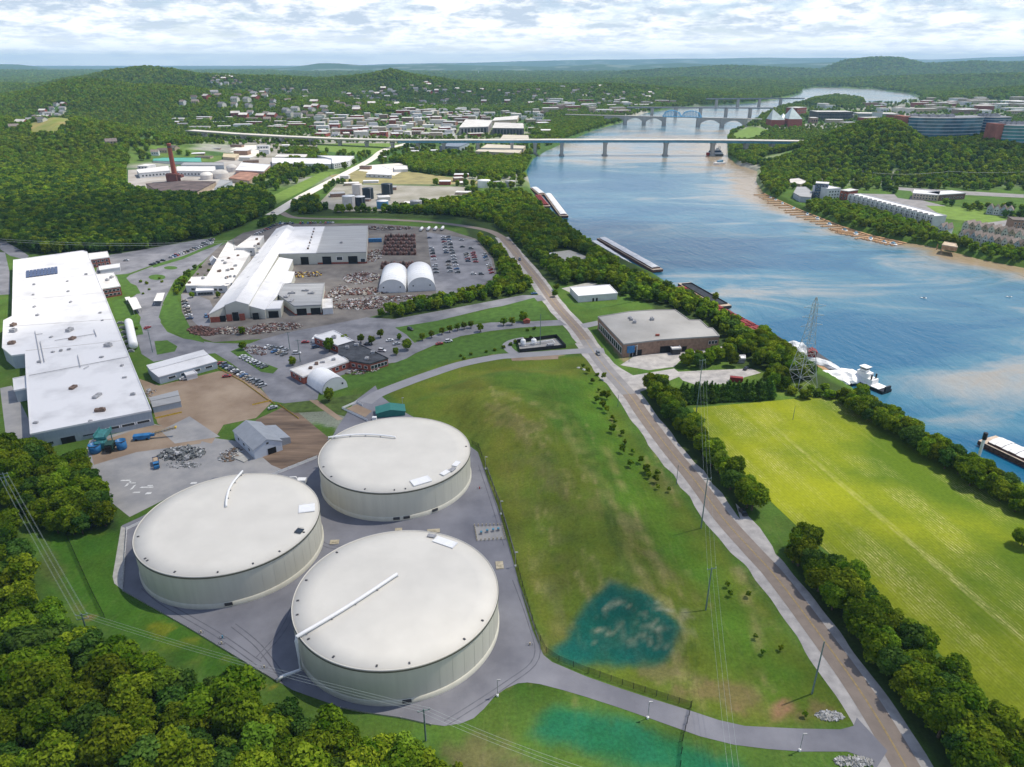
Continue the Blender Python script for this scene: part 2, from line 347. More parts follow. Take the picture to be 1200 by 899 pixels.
# ------------------------------------------------------------------ ground, river
def grow(a, step, k, lim):
    out = []; v = a
    while abs(v) < lim: step *= k; v += step if step else 0; out.append(v)
    return out
xs = np.arange(-260, 400.1, 1.6)
xr = []; v = 400.0; s_ = 2.2
while v < 33000: s_ *= 1.045; v += s_; xr.append(v)
xl = []; v = -260.0; s_ = 2.2
while v > -33000: s_ *= 1.045; v -= s_; xl.append(v)
xs = np.array(xl[::-1] + list(xs) + xr)
yf = list(np.arange(90, 640, 1.6)); v = yf[-1]; s_ = 2.2; yr = []
while v < 31500: s_ = max(s_ * 1.013, v / 130 if v > 900 else 0); v += s_; yr.append(v)
ys = np.array([-500, -300, -150, -60, 0, 30, 60, 75] + yf + yr)
GX, GY = np.meshgrid(xs, ys); GZ = height(GX, GY)
PU, PV = proj(GX, np.maximum(GY, 40), GZ * 0)
col = np.zeros(GX.shape + (4,)); col[..., :3] = (0.065, 0.125, 0.020); col[..., 3] = 1
def paint(poly, c, feather=6.0, amt=1.0, nz=0.0, ns=14, seed=1):
    wp = wpoly(poly); xsn = [p[0] for p in wp]; ysn = [p[1] for p in wp]
    i0, i1 = np.searchsorted(ys, (min(ysn)-60, max(ysn)+60)); j0, j1 = np.searchsorted(xs, (min(xsn)-60, max(xsn)+60))
    X = GX[i0:i1, j0:j1]; Y = GY[i0:i1, j0:j1]
    d = sdist(X, Y, wp) + (fbm(X, Y, ns, seed) - 0.47) * nz * 2
    a = sm(d / feather + 0.5) * amt
    col[i0:i1, j0:j1, :3] = col[i0:i1, j0:j1, :3] * (1 - a[..., None]) + np.array(c) * a[..., None]
def ell(cx, cy, rx, ry, n=18, rot=0): return [(cx + rx*math.cos(t)*math.cos(rot) - ry*math.sin(t)*math.sin(rot), cy + rx*math.cos(t)*math.sin(rot) + ry*math.sin(t)*math.cos(rot)) for t in np.linspace(0, 2*math.pi, n, endpoint=False)]
# dark forest floor where woods stand; town and far land
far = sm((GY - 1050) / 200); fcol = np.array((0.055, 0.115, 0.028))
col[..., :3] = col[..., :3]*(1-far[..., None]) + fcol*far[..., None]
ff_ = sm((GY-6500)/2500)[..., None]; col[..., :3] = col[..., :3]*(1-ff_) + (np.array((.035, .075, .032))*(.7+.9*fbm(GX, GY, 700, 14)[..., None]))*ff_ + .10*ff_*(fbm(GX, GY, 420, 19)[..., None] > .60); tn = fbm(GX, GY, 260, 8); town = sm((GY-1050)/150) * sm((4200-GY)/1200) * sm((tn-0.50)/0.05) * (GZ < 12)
col[..., :3] = col[..., :3]*(1-0.75*town[..., None]) + np.array((0.36, 0.34, 0.31))*0.75*town[..., None]
lawn = sm((GY-1000)/150) * sm((7000-GY)/1000) * sm((fbm(GX, GY, 180, 21)-0.56)/0.04) * (GY < 6000)
col[..., :3] = col[..., :3]*(1-0.6*lawn[..., None]) + np.array((0.13, 0.20, 0.04))*0.6*lawn[..., None]
# field beside the tanks: olive mown slope, brighter north side, straw patches, blue-green seeded hollows
paint([(450,455),(540,420),(690,418),(745,520),(860,660),(1000,845),(870,850),(760,815),(650,768),(612,690),(560,525),(480,485)], (0.098, 0.138, 0.016), 6)
paint([(500,452),(600,430),(680,440),(640,490),(600,560),(640,680),(640,740),(620,690),(590,580),(560,520)], (0.125, 0.140, 0.020), 20, 0.7, 12)
paint([(640,450),(700,440),(760,560),(860,690),(960,820),(900,830),(820,700),(740,620),(690,560)], (0.070, 0.155, 0.014), 14, 0.8, 8)
paint([(560,445),(600,440),(680,450),(690,500),(700,560),(660,520),(620,480)], (0.060, 0.140, 0.016), 12, 0.7, 8)
for (cx, cy, rx, ry, ro, am, c) in [(600,500,36,9,.5,.5,(.17,.14,.06)),(640,560,60,6,.95,.45,(.15,.135,.05)),(700,600,20,14,.6,.35,(.16,.13,.05)),(760,650,45,5,.9,.5,(.19,.16,.07)),(792,742,20,5,-1.1,.6,(.27,.25,.15)),(790,790,34,10,.1,.7,(.16,.14,.06)),(850,815,60,12,.1,.6,(.17,.11,.06)),(930,838,60,7,-.1,.5,(.20,.12,.07)),
     (650,720,10,50,.05,.4,(.13,.13,.04)),(620,415,42,5,-.02,.8,(.36,.29,.17)),(880,700,6,40,-.35,.5,(.24,.2,.09)),(780,570,30,6,1.0,.35,(.14,.13,.05))]:
    paint(ell(cx, cy, rx, ry, rot=ro), c, 5, am, 7, 6)
paint([(688,712),(715,694),(745,703),(778,722),(797,745),(785,768),(748,780),(700,778),(665,776),(645,768),(668,748),(676,728)], (0.008, 0.088, 0.072), 6, 0.9, 3, 8)
paint([(630,838),(650,822),(700,830),(760,850),(830,880),(870,899),(880,930),(800,915),(700,890),(650,872),(625,856)], (0.006, 0.118, 0.060), 7, 0.85, 4, 9)
for (cx, cy, rx, ry, am) in [(762,742,24,5,.8),(770,722,10,3,.7),(740,757,34,2.5,.8),(716,749,10,2,.6),(785,757,16,4,.8)]:
    paint(ell(cx, cy, rx, ry), (.24,.26,.17), 3, am*.25, 6, 2)
paint(ell(625, 800, 60, 22), (0.045, 0.10, 0.012), 10, 0.8, 4)
paint([(560,870),(620,868),(640,899),(640,960),(540,960),(520,899)], (0.12, 0.10, 0.05), 8, 0.7, 12, 8)
# yellow and bare patches in the clearing left of the tanks
for (cx, cy, rx, ry, c, am) in [(188,737,14,6,(.48,.30,.02),.95),(222,750,11,4.5,(.42,.30,.03),.9),(198,756,18,6,(.30,.27,.03),.7),(264,774,5,3,(.40,.28,.03),.9),(310,806,10,4,(.28,.22,.03),.7),(228,776,10,4,(.20,.2,.03),.5),(113,624,9,3,(.26,.22,.03),.7),(75,672,6,6,(.24,.16,.07),.9),(94,712,6,5,(.20,.14,.06),.9),(107,725,4,3,(.3,.15,.08),.9),(172,775,10,4,(.16,.07,.04),.7)]:
    paint(ell(cx, cy, rx, ry), c, 2.5, am, 3, 4)
paint([(35,590),(80,620),(140,612),(140,690),(290,785),(280,800),(180,760),(120,730),(60,700),(45,650)], (0.045, 0.125, 0.012), 6, 0.8, 3)
paint([(38,600),(60,620),(66,660),(100,715),(88,720),(55,680)], (0.085, 0.10, 0.03), 4, 0.7, 4)
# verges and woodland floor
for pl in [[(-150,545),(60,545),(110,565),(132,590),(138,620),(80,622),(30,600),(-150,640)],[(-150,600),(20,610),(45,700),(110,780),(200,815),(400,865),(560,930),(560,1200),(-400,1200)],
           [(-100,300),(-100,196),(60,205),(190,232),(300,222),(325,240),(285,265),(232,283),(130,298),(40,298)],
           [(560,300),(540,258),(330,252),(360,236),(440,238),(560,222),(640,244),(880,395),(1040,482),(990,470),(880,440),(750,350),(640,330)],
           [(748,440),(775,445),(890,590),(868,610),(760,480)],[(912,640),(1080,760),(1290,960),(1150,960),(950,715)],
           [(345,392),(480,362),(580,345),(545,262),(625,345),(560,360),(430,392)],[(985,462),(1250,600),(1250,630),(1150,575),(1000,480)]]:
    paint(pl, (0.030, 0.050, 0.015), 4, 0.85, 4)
paint([(700,372),(745,428),(735,430),(700,385)], (.24,.19,.11), 3, .7, 4)
paint([(330,478),(400,470),(420,485),(400,505),(350,495)], (.22,.22,.20), 5, .7, 8, 6)
for (cx, cy, rx, ry) in [(930,455,30,8),(880,440,25,6),(1000,860,10,3)]: paint(ell(cx,cy,rx,ry), (.11,.17,.03), 4, .7, 3)
def stroke(px, w, c, amt, ns=5, seed=2):
    wp_ = smooth_l(wpoly(px)); xsn = [p[0] for p in wp_]; ysn = [p[1] for p in wp_]; i0, i1 = np.searchsorted(ys, (min(ysn)-30, max(ysn)+30)); j0, j1 = np.searchsorted(xs, (min(xsn)-30, max(xsn)+30)); X = GX[i0:i1, j0:j1]; Y = GY[i0:i1, j0:j1]
    d = polydist(X, Y, wp_, False); a = np.clip(1-d/w, 0, 1)*amt*np.clip((vnoise(X, Y, ns, seed)-.3)*2.2, 0, 1); col[i0:i1, j0:j1, :3] = col[i0:i1, j0:j1, :3]*(1-a[..., None]) + np.array(c)*a[..., None]
def smooth_l(p): 
    for _ in range(2): p = [p[0]] + [q for a, b in zip(p, p[1:]) for q in ((a[0]*.75+b[0]*.25, a[1]*.75+b[1]*.25), (a[0]*.25+b[0]*.75, a[1]*.25+b[1]*.75))] + [p[-1]]
    return p
ST = (.25,.225,.085); DG = (.045,.085,.012)
for px_, w, c, am in (([(585,470),(640,485),(672,520),(690,560),(715,600)], 5, ST, .6),([(600,462),(655,480),(690,520),(712,560),(730,600)], 4, DG, .6),([(560,500),(600,495),(632,520),(655,580),(668,640)], 6, DG, .5),([(705,520),(722,560),(745,610),(770,665),(790,720),(798,760)], 3, ST, .6),([(720,600),(732,640),(748,680),(765,710),(790,735),(797,760)], 4, ST, .8),([(625,640),(640,690),(655,730),(672,750)], 4, ST, .7),
    ([(632,650),(645,695),(662,735),(680,760),(720,772)], 2.5, DG, .7),([(868,676),(874,700),(884,735),(893,760)], 3, ST, .8),([(470,480),(520,455),(580,440),(640,436),(690,440)], 5, (.07,.13,.02), .8),([(480,500),(530,470),(590,455),(650,452)], 5, DG, .5),([(880,846),(905,832),(920,822)], 2, (.28,.15,.09), .9),([(893,850),(915,836),(928,828)], 2, (.28,.15,.09), .9),([(640,560),(652,620),(660,680)], 9, (.11,.11,.035), .5),([(600,540),(612,600),(625,640)], 9, (.11,.11,.035), .4),([(700,700),(730,690),(770,715)], 2, ST, .5),([(700,748),(730,752),(760,750),(785,740),(795,728)], 3.5, (.30,.28,.18), .9)): stroke(px_, w, c, am)
for k in range(13):                          # mowing rounds follow the crest of the mound
    o = k*9; stroke([(500+o*.6,505-o*.05+k*3),(545+o*.5,468+o*.25),(600+o*.35,455+o*.28),(655+o*.12,470+o*.36),(690+o*.05,520+o*.42),(715+o*.05,600+o*.5),(740+o*.05,690+o*.6)], 1.9, (.125,.17,.028) if k % 2 else DG, .5, 4, k+40)
for i in range(110):
    a, b = 560+rng.random()*330, 450+rng.random()*380; stroke([(a, b), (a+8+rng.random()*10, b+16+rng.random()*22)], 1.5, ST if rng.random() < .6 else DG, .6, 2.5, i)
paint([(688,712),(715,694),(745,703),(778,722),(797,745),(785,768),(748,780),(700,778),(665,776),(645,768),(668,748),(676,728)], (0.006, 0.090, 0.070), 5, 0.85, 3, 8)
for k in range(40):
    a, b = 690+rng.random()*95, 712+rng.random()*50; stroke([(a, b), (a+4+rng.random()*12, b+rng.random()*5)], 1.1, (.26,.27,.18), .7, 1.5, k)
me = bpy.data.meshes.new('ground'); ny, nx = GX.shape
me.vertices.add(nx*ny); me.vertices.foreach_set('co', np.stack([GX, GY, GZ], -1).reshape(-1))
ii = (np.arange(ny-1)[:, None]*nx + np.arange(nx-1)[None]).reshape(-1)
q = np.stack([ii, ii+1, ii+nx+1, ii+nx], -1).reshape(-1)
me.loops.add(len(q)); me.loops.foreach_set('vertex_index', q.astype(np.int32)); me.polygons.add(len(q)//4)
me.polygons.foreach_set('loop_start', np.arange(0, len(q), 4, dtype=np.int32)); me.polygons.foreach_set('use_smooth', np.ones(len(q)//4, bool))
me.update(calc_edges=True); me.validate()
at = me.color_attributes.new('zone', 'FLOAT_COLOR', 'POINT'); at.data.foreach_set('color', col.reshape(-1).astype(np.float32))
def ground_mat():
    m = bpy.data.materials.new('grass_and_soil'); m.use_nodes = True; nt = m.node_tree; N = nt.nodes.new; L = nt.links.new
    b = nt.nodes['Principled BSDF']; b.inputs['Roughness'].default_value = .95; b.inputs['Specular IOR Level'].default_value = .1
    a = N('ShaderNodeAttribute'); a.attribute_name = 'zone'; g = N('ShaderNodeNewGeometry')
    def noise(sc, de, ro=.6, src=None):
        n = N('ShaderNodeTexNoise'); n.inputs['Scale'].default_value = sc; n.inputs['Detail'].default_value = de; n.inputs['Roughness'].default_value = ro; L(src or g.outputs['Position'], n.inputs['Vector']); return n.outputs[0]
    def rng_(s, a0, a1, o0, o1):
        r = N('ShaderNodeMapRange'); r.inputs[1].default_value = a0; r.inputs[2].default_value = a1; r.inputs[3].default_value = o0; r.inputs[4].default_value = o1; L(s, r.inputs[0]); return r.outputs[0]
    f1 = rng_(noise(0.035, 8, .65), .3, .7, .68, 1.32); f2 = rng_(noise(0.9, 6, .7), .3, .7, .72, 1.28)
    mu = N('ShaderNodeMath'); mu.operation = 'MULTIPLY'; L(f1, mu.inputs[0]); L(f2, mu.inputs[1])
    hs = N('ShaderNodeHueSaturation'); L(a.outputs['Color'], hs.inputs['Color']); L(mu.outputs[0], hs.inputs['Value']); L(rng_(noise(0.06, 5), .3, .7, .485, .512), hs.inputs['Hue'])
    st = N('ShaderNodeTexNoise'); st.inputs['Scale'].default_value = 0.18; st.inputs['Detail'].default_value = 8; st.inputs['Roughness'].default_value = .7
    mp = N('ShaderNodeMapping'); mp.inputs['Rotation'].default_value = (0, 0, R(-25)); mp.inputs['Scale'].default_value = (2.2, .3, 1); L(g.outputs['Position'], mp.inputs[0]); L(mp.outputs[0], st.inputs['Vector'])
    mx = N('ShaderNodeMix'); mx.data_type = 'RGBA'; L(rng_(st.outputs[0], .52, .75, 0, .5), mx.inputs[0]); L(hs.outputs[0], mx.inputs[6])
    dr = N('ShaderNodeHueSaturation'); dr.inputs['Hue'].default_value = .455; dr.inputs['Saturation'].default_value = .85; dr.inputs['Value'].default_value = 1.25; L(hs.outputs[0], dr.inputs['Color']); L(dr.outputs[0], mx.inputs[7])
    L(mx.outputs[2], b.inputs['Base Color'])
    bp = N('ShaderNodeBump'); bp.inputs['Strength'].default_value = .5; bp.inputs['Distance'].default_value = .4; L(noise(1.3, 5), bp.inputs['Height']); L(bp.outputs[0], b.inputs['Normal'])
    return m
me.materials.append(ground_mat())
go = bpy.data.objects.new('ground', me); COL.objects.link(go); tag(go, kind='structure')
def water_mat():
    m = bpy.data.materials.new('river_water'); m.use_nodes = True; nt = m.node_tree; N = nt.nodes.new; L = nt.links.new
    b = nt.nodes['Principled BSDF']; b.inputs['Roughness'].default_value = .16; b.inputs['IOR'].default_value = 1.33; b.inputs['Specular IOR Level'].default_value = .5
    g = N('ShaderNodeNewGeometry'); a = N('ShaderNodeAttribute'); a.attribute_name = 'mud'
    def noise(sc, de, ro, st, di=0):
        mp = N('ShaderNodeMapping'); mp.inputs['Rotation'].default_value = (0, 0, R(st[2])); mp.inputs['Scale'].default_value = (st[0], st[1], 1); L(g.outputs['Position'], mp.inputs[0])
        n = N('ShaderNodeTexNoise'); n.inputs['Scale'].default_value = sc; n.inputs['Detail'].default_value = de; n.inputs['Roughness'].default_value = ro; n.inputs['Distortion'].default_value = di; L(mp.outputs[0], n.inputs['Vector']); return n.outputs[0]
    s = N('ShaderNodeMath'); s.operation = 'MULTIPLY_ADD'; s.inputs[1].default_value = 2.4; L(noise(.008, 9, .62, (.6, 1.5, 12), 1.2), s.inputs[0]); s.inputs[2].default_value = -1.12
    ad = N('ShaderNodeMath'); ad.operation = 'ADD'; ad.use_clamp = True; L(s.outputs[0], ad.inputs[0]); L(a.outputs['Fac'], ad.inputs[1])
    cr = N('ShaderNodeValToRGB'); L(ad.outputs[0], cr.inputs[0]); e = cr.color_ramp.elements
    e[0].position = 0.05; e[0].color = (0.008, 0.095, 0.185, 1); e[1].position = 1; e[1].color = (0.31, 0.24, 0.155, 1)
    n = e.new(.38); n.color = (0.045, 0.155, 0.225, 1); n = e.new(.70); n.color = (0.23, 0.255, 0.255, 1)  # pale grey stop paints patches of reflected cloud into the water colour
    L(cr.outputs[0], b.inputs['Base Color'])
    bp = N('ShaderNodeBump'); bp.inputs['Strength'].default_value = 1.0; bp.inputs['Distance'].default_value = .8
    mxm = N('ShaderNodeMath'); mxm.operation = 'MULTIPLY_ADD'; mxm.inputs[1].default_value = .5; L(noise(.30, 6, .65, (1, .35, 10)), mxm.inputs[0]); L(noise(.03, 4, .6, (1, .6, 30), 2), mxm.inputs[2])
    L(mxm.outputs[0], bp.inputs['Height']); L(bp.outputs[0], b.inputs['Normal'])
    return m
# the river sheet lies in the bed; its mud attribute is thick along the right bank and downstream
wx = np.linspace(-200, 4500, 240); wy = np.concatenate([np.linspace(150, 1700, 160), np.linspace(1715, 9000, 120)])
WX, WY = np.meshgrid(wx, wy)
rb = wpoly([(853,170),(853,184),(888,201),(886,213),(895,227),(934,245),(985,265),(1060,284),(1104,292),(1148,304),(1200,314),(1300,345),(1480,420)], WZ)
dr_ = polydist(WX, WY, rb, False); mud = 0.85*np.exp(-(dr_/34)**2) + .42*np.exp(-(dr_/95)) 
mud = mud + .58*sm((WY-1180-(WX-200)*-0.6)/300) + .45*np.exp(-((WX-190)**2/90**2+(WY-590)**2/70**2)) + .42*np.exp(-((WX-300)**2/110**2+(WY-390)**2/45**2)) + .40*np.exp(-((WX-430)**2/120**2+(WY-440)**2/50**2)) + .0 + .3*np.exp(-((WX-280)**2/120**2+(WY-1000)**2/60**2))
mud = np.clip(mud, 0, 1.1) * (0.8+.4*fbm(WX, WY, 120, 4))
wm = MB(); k_ = len(wx)
idx = lambda i, j: i*k_+j
wm.v = [(WX[i, j], WY[i, j], WZ) for i in range(len(wy)) for j in range(k_)]
keep = sdist(WX, WY, RIVER) > -60
wm.f = [(idx(i, j), idx(i, j+1), idx(i+1, j+1), idx(i+1, j)) for i in range(len(wy)-1) for j in range(k_-1) if keep[i:i+2, j:j+2].any()]
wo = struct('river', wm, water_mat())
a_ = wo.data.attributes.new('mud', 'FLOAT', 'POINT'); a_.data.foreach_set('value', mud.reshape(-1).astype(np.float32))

# ------------------------------------------------------------------ roads, yards, fields (sheets a few centimetres apart)
EXCL = []                                    # world footprints kept free of trees
def excl(pts, b=3.0): EXCL.append(([tuple(p[:2]) for p in pts], b))
def sheet(name, px, z, m, b=2.0, world=False):
    pts = px if world else wpoly(px)
    if b is not None: excl(pts, b)
    return struct(name, MB().flatpoly(pts, z), m)
def smooth_line(pts, n=6):
    out = []; P_ = [pts[0]] + list(pts) + [pts[-1]]
    for i in range(1, len(P_)-2):
        for k in range(n):
            t = k/n; o = []
            for c in range(len(pts[0])):
                p0, p1, p2, p3 = P_[i-1][c], P_[i][c], P_[i+1][c], P_[i+2][c]
                o.append(.5*(2*p1+(p2-p0)*t+(2*p0-5*p1+4*p2-p3)*t*t+(3*p1-p0-3*p2+p3)*t**3))
            out.append(tuple(o))
    out.append(tuple(pts[-1])); return out
def offset_line(pts, d):
    o = []
    for i in range(len(pts)):
        a = Vector(pts[max(i-1, 0)][:2]); b = Vector(pts[min(i+1, len(pts)-1)][:2]); t = (b-a).normalized()
        o.append((pts[i][0]+t.y*d, pts[i][1]-t.x*d))
    return o
def strip(name, line, d0, d1, z, m, b=2.6, wob=0.0, kind=True, z3=None):
    a = offset_line(line, d0); c = offset_line(line, d1)
    if wob:
        c = offset_line(line, 0); c = [offset_line(line, d1 + wob*(vnoise(np.array(p[0]), np.array(p[1]), 9, 3)-.5)*2)[i] for i, p in enumerate(line)]
    mb = MB(); mb.v = [(p[0], p[1], z) for p in a] + [(p[0], p[1], z) for p in c]; n = len(a)
    up = d0 > d1
    mb.f = [(i, i+1, n+i+1, n+i) if not up else (n+i, n+i+1, i+1, i) for i in range(n-1)]
    # make faces look up
    p0, p1, p2 = (Vector(mb.v[k]) for k in mb.f[0][:3])
    if (p1-p0).cross(p2-p0).z < 0: mb.f = [f[::-1] for f in mb.f]
    if b is not None: excl(a + c[::-1], b)
    return struct(name, mb, m)
def line_px(px, n=6): return smooth_line(wpoly(px), n)
MAIN = line_px([(588,278),(607,300),(630,328),(652,358),(680,390),(704,424),(737,462),(753,485),(783,525),(815,564),(847,607),(880,644),(910,677),(960,743),(1010,813),(1060,896),(1130,1030)], 8)
strip('gravel_verge', MAIN, -3.6, -7.0, .03, SHOULD, wob=.7)
strip('gravel_verge', MAIN, 3.6, 8.0, .034, SHOULD, wob=.9)
strip('main_road', MAIN, -3.9, 3.9, .07, ROADB)
g0, g1 = wpoly([(690,402),(738,462)]); seg = [p for p in MAIN if g1[1]-2 < p[1] < g0[1]+12]
strip('main_road_grey_patch', seg, -4.2, 4.2, .09, ROADG)
strip('road_centre_line', MAIN, -.05, -.19, .11, YLINE, None); strip('road_centre_line', MAIN, .10, .24, .11, YLINE, None)
sheet('roadside_apron', [(708,418),(728,432),(742,440),(790,432),(800,440),(770,452),(742,462),(752,480),(775,505),(800,535),(806,545),(760,495),(730,458)], .05, SHOULD)
sheet('roadside_apron', [(862,590),(890,618),(905,640),(915,665),(893,650),(868,610)], .05, SHOULD)
CURVE = line_px([(607,300),(594,283),(574,271),(540,264.5),(500,260),(440,257),(385,256.5),(345,255),(330,249)], 6)
strip('curving_road', CURVE, -4.5, 4.5, .06, ROADB)
ROADN = line_px([(520,158),(470,170),(450,176),(435,187),(400,206),(360,227),(335,242),(318,252),(290,264),(262,275),(246,282)], 6)
strip('north_road', [p for p in ROADN if p[1] > 900], -5, 5, .08, ROADB)
strip('north_road', [p for p in ROADN if p[1] < 1700 and p[1] > 860], -8, 8, .10, HIWAY)
LOTW = sheet('west_car_park', [(115,301),(174,291.5),(232,281),(252,279),(250,286),(215,300),(178,311),(150,321),(112,324)], .05, ASPH)
sheet('works_road', [(110,325),(150,323),(178,312.5),(215,302),(248,290),(262,284),(240,305),(222,318),(205,328),(196,345),(190,365),(188,378),(196,389),(215,397),(252,402),(292,403),(305,398),(345,388),(400,378),(430,372),(462,374),(525,362.5),(575,353),(612,346),(634,346),(640,352),(600,357),(575,361),(525,373),(470,386),(486,402),(505,394),(540,383),(575,378),(615,377),(656,375),(664,381),(610,384),(575,388),(540,394),(510,404),(487,414),(470,424),(440,428),(400,440),(375,455),(372,468),(340,474),(318,470),(300,447),(270,425),(252,414),(215,418),(180,424),(166,415),(160,396),(165,372),(150,352),(160,345),(150,333)], .055, ASPH)
# green islands on that paving
GR2 = mat('mown_grass', (0.055, 0.12, 0.014), 0.95, 0.25, 0.25, detail=9)
GR3 = mat('rough_grass', (0.060, 0.095, 0.018), 0.95, 0.35, 0.25, detail=9)
sheet('lawn', [(196,345),(208,347),(211,362),(222,382),(240,402),(215,396),(196,385),(186,372),(191,355)], .09, GR2, None)
sheet('lawn', [(181,400),(196,399),(208,406),(205,412),(184,416)], .09, GR2, None)
sheet('lawn', ell(184,325,10,3.2), .09, GR2, None); sheet('lawn', ell(200,314,8,2), .09, GR2, None)
sheet('lawn', [(137,323),(155,320),(148,326),(153,332),(160,335),(165,344),(150,346),(142,342)], .09, GR2, 1)
sheet('lawn', [(131,352),(150,349),(158,366),(166,384),(168,392),(160,393),(148,372),(136,375)], .09, GR2, 1)
sheet('lawn', [(178,311.5),(215,300.5),(246,287),(246,290),(214,304),(180,314)], .09, GR2, None)
sheet('lawn', [(463,384),(525,374),(575,362.5),(626,349),(648,374),(615,376),(572,377),(538,382),(505,391),(487,399)], .09, GR2, None)
sheet('lawn', [(488,416),(512,406),(545,396),(580,390),(660,384),(676,402),(640,412),(580,415),(520,424),(460,444),(400,458),(378,466),(378,458),(402,442),(450,430)], .08, GR2, None)
sheet('lawn', [(270,412),(282,407),(300,422),(326,432),(320,438),(306,436)], .09, GR2, None)
sheet('lawn', [(322,474),(378,468),(420,462),(445,462),(420,470),(402,476),(412,490),(380,482),(345,484)], .07, GR3, None)
sheet('scrap_yard', [(212,346),(226,323),(252,292),(285,273),(330,262),(440,262),(520,268),(558,280),(578,303),(583,325),(560,343),(500,355),(440,370),(380,386),(330,396),(250,401),(238,397),(222,382),(213,365)], .04, YARD)
sheet('staff_car_park', [(500,272),(556,281),(576,304),(580,324),(556,340),(512,346),(506,320)], .07, ASPH, None)
sheet('forecourt', [(212,345),(228,345),(246,352),(252,366),(244,384),(232,382),(222,372)], .07, ASPH, None)
sheet('gravel_yard', [(98,535),(105,516),(181,497),(240,512),(300,520),(345,540),(327,556),(262,562),(200,582),(152,606),(132,590)], .04, GRAVEL)
sheet('dirt_yard', [(163,444),(186,452),(256,435),(285,436),(320,470),(300,490),(262,498),(248,520),(215,512),(185,497),(176,472)], .05, DIRT)
sheet('dark_dirt_yard', [(300,492),(330,478),(345,480),(396,522),(372,537),(335,552),(318,545),(290,520)], .055, DIRTD)
sheet('mud_track', [(105,522),(160,503),(182,498),(240,510),(235,520),(160,530),(110,545)], .06, DIRT)
sheet('concrete_slab', [(188,505),(222,488),(258,512),(205,520)], .075, GRAVEL, None)
sheet('side_yard', [(0,455),(14,452),(38,500),(38,522),(28,524),(8,520)], .05, GRAVEL)
sheet('west_road', [(0,283),(8,284),(24,293),(34,300),(30,304),(12,300),(0,292)], .05, ASPH); sheet('west_road', [(-40,292),(6,296),(11,318),(12,345),(-60,350)], .045, ASPH)
PAD = [(440,452),(446,464),(462,476),(481,487),(516,505),(552,524),(560,530),(571,560),(583,593),(598,645),(612,698),(624,738),(637,768),(647,776),(687,793),(727,807),(767,820),(809,833),(842,844),(873,851),(935,854),(985,855),(1000,851),(1004,841),(1040,880),(1026,902),(1016,889),(993,881),(940,881),(900,878),(860,873),(820,863),(767,844),(727,830),(687,817),(660,809),(633,802),(618,800),(607,801),(593,807),(580,816),(567,831),(555,842),(540,848),(521,851),(505,849),(470,841),(428,835),(399,829),(343,809),(291,778),(220,735),(144,692),(137,684),(134,676),(143,616),(165,606),(250,560),(327,555),(372,537),(385,520),(396,500),(416,470)]
sheet('tank_yard', PAD, .075, PADM)
TYRE = mat('tyre_mark', (0.115, 0.117, 0.135), .9, .15, .4)
for k_, pts_ in enumerate(([(300,780),(250,745),(190,710),(165,690)],[(520,845),(590,800),(625,770),(618,730),(600,680)],[(300,770),(330,735),(350,690),(380,655)],[(590,640),(575,590),(560,545)],[(598,650),(583,598),(566,548)],[(400,660),(460,640),(540,635)],[(360,600),(370,625),(395,640),(450,628)],[(330,800),(300,760),(270,735)])):
    l_ = line_px(pts_, 5); strip('tyre_marks', l_, .0, .35, .080+.001*k_, TYRE, None); strip('tyre_marks', l_, 1.7, 2.05, .0805+.001*k_, TYRE, None)
DRV = line_px([(708,411),(680,411.5),(630,415),(600,417),(580,419),(540,427),(500,440),(470,451),(443,462),(428,472)], 6)
strip('access_drive', DRV, -4.2, 4.2, .10, DRIVE)
strip('access_drive', line_px([(606,416),(598,411),(594,405),(601,400),(615,397)], 5), -3, 3, .12, DRIVE)
sheet('concrete_apron', [(142,617),(147,619),(144,692),(134,684),(132,676)], .10, CONC, None)
sheet('dirt_verge', [(598,418),(655,414),(654,421),(600,423)], .09, DIRT, None)
sheet('dirt_path', [(362,469),(372,469),(402,491),(396,493)], .08, DIRT, None)
sheet('delivery_yard', [(727,428),(744,417),(840,407),(862,404),(845,412),(800,420),(790,430),(760,434)], .06, SHOULD)
sheet('gravel_clearing', [(790,436),(830,434),(880,432),(892,437),(870,443),(850,450),(818,452),(800,446)], .06, SHOULD)
sheet('clearing_lot', [(646,296),(668,293),(686,300),(688,310),(662,314),(652,308)], .06, CONC)
sheet('small_lot', [(658,338),(690,331),(700,333),(672,345)], .06, CONC)
sheet('lawn', [(664,354),(690,362),(700,362),(770,348),(760,342),(730,344),(722,358)], .05, GR2, None)
sheet('short_drive', [(680,380),(700,376),(702,381),(685,385)], .07, DRIVE)
sheet('north_lawn', [(318,230),(376,202.5),(396,201),(360,221),(325,239)], .05, mat('sunny_grass', (0.13, 0.21, 0.03), .95, .2, .1))
sheet('north_lawn', [(372,169),(400,168),(465,168),(470,174),(445,181),(410,181),(372,176)], .05, MATS['sunny_grass'])
sheet('loop_road', ell(434,173.5,32,5.2), .03, HIWAY); sheet('north_lawn', ell(434,173.5,27,3.8), .09, MATS['sunny_grass'], None)
sheet('loop_road', [(345,171),(395,172.5),(397,175),(345,174)], .03, HIWAY)
sheet('works_ground', [(160,176),(240,166),(335,163),(372,166),(372,183),(320,187),(300,196),(200,200),(150,200)], .03, mat('works_soil', (.20,.19,.14), .95, 0, .02, col2=(.36,.34,.30), detail=9), None)
sheet('pale_depot_yard', [(202,184),(248,171),(310,170),(314,180),(285,186),(230,186)], .05, HIWAY)
sheet('factory_yard', [(150,196),(200,187),(320,185),(335,190),(300,212),(262,226),(186,232),(150,222)], .04, mat('factory_ground', (0.30, 0.27, 0.24), .9, 0, .03, col2=(0.42, 0.40, 0.37), detail=9))
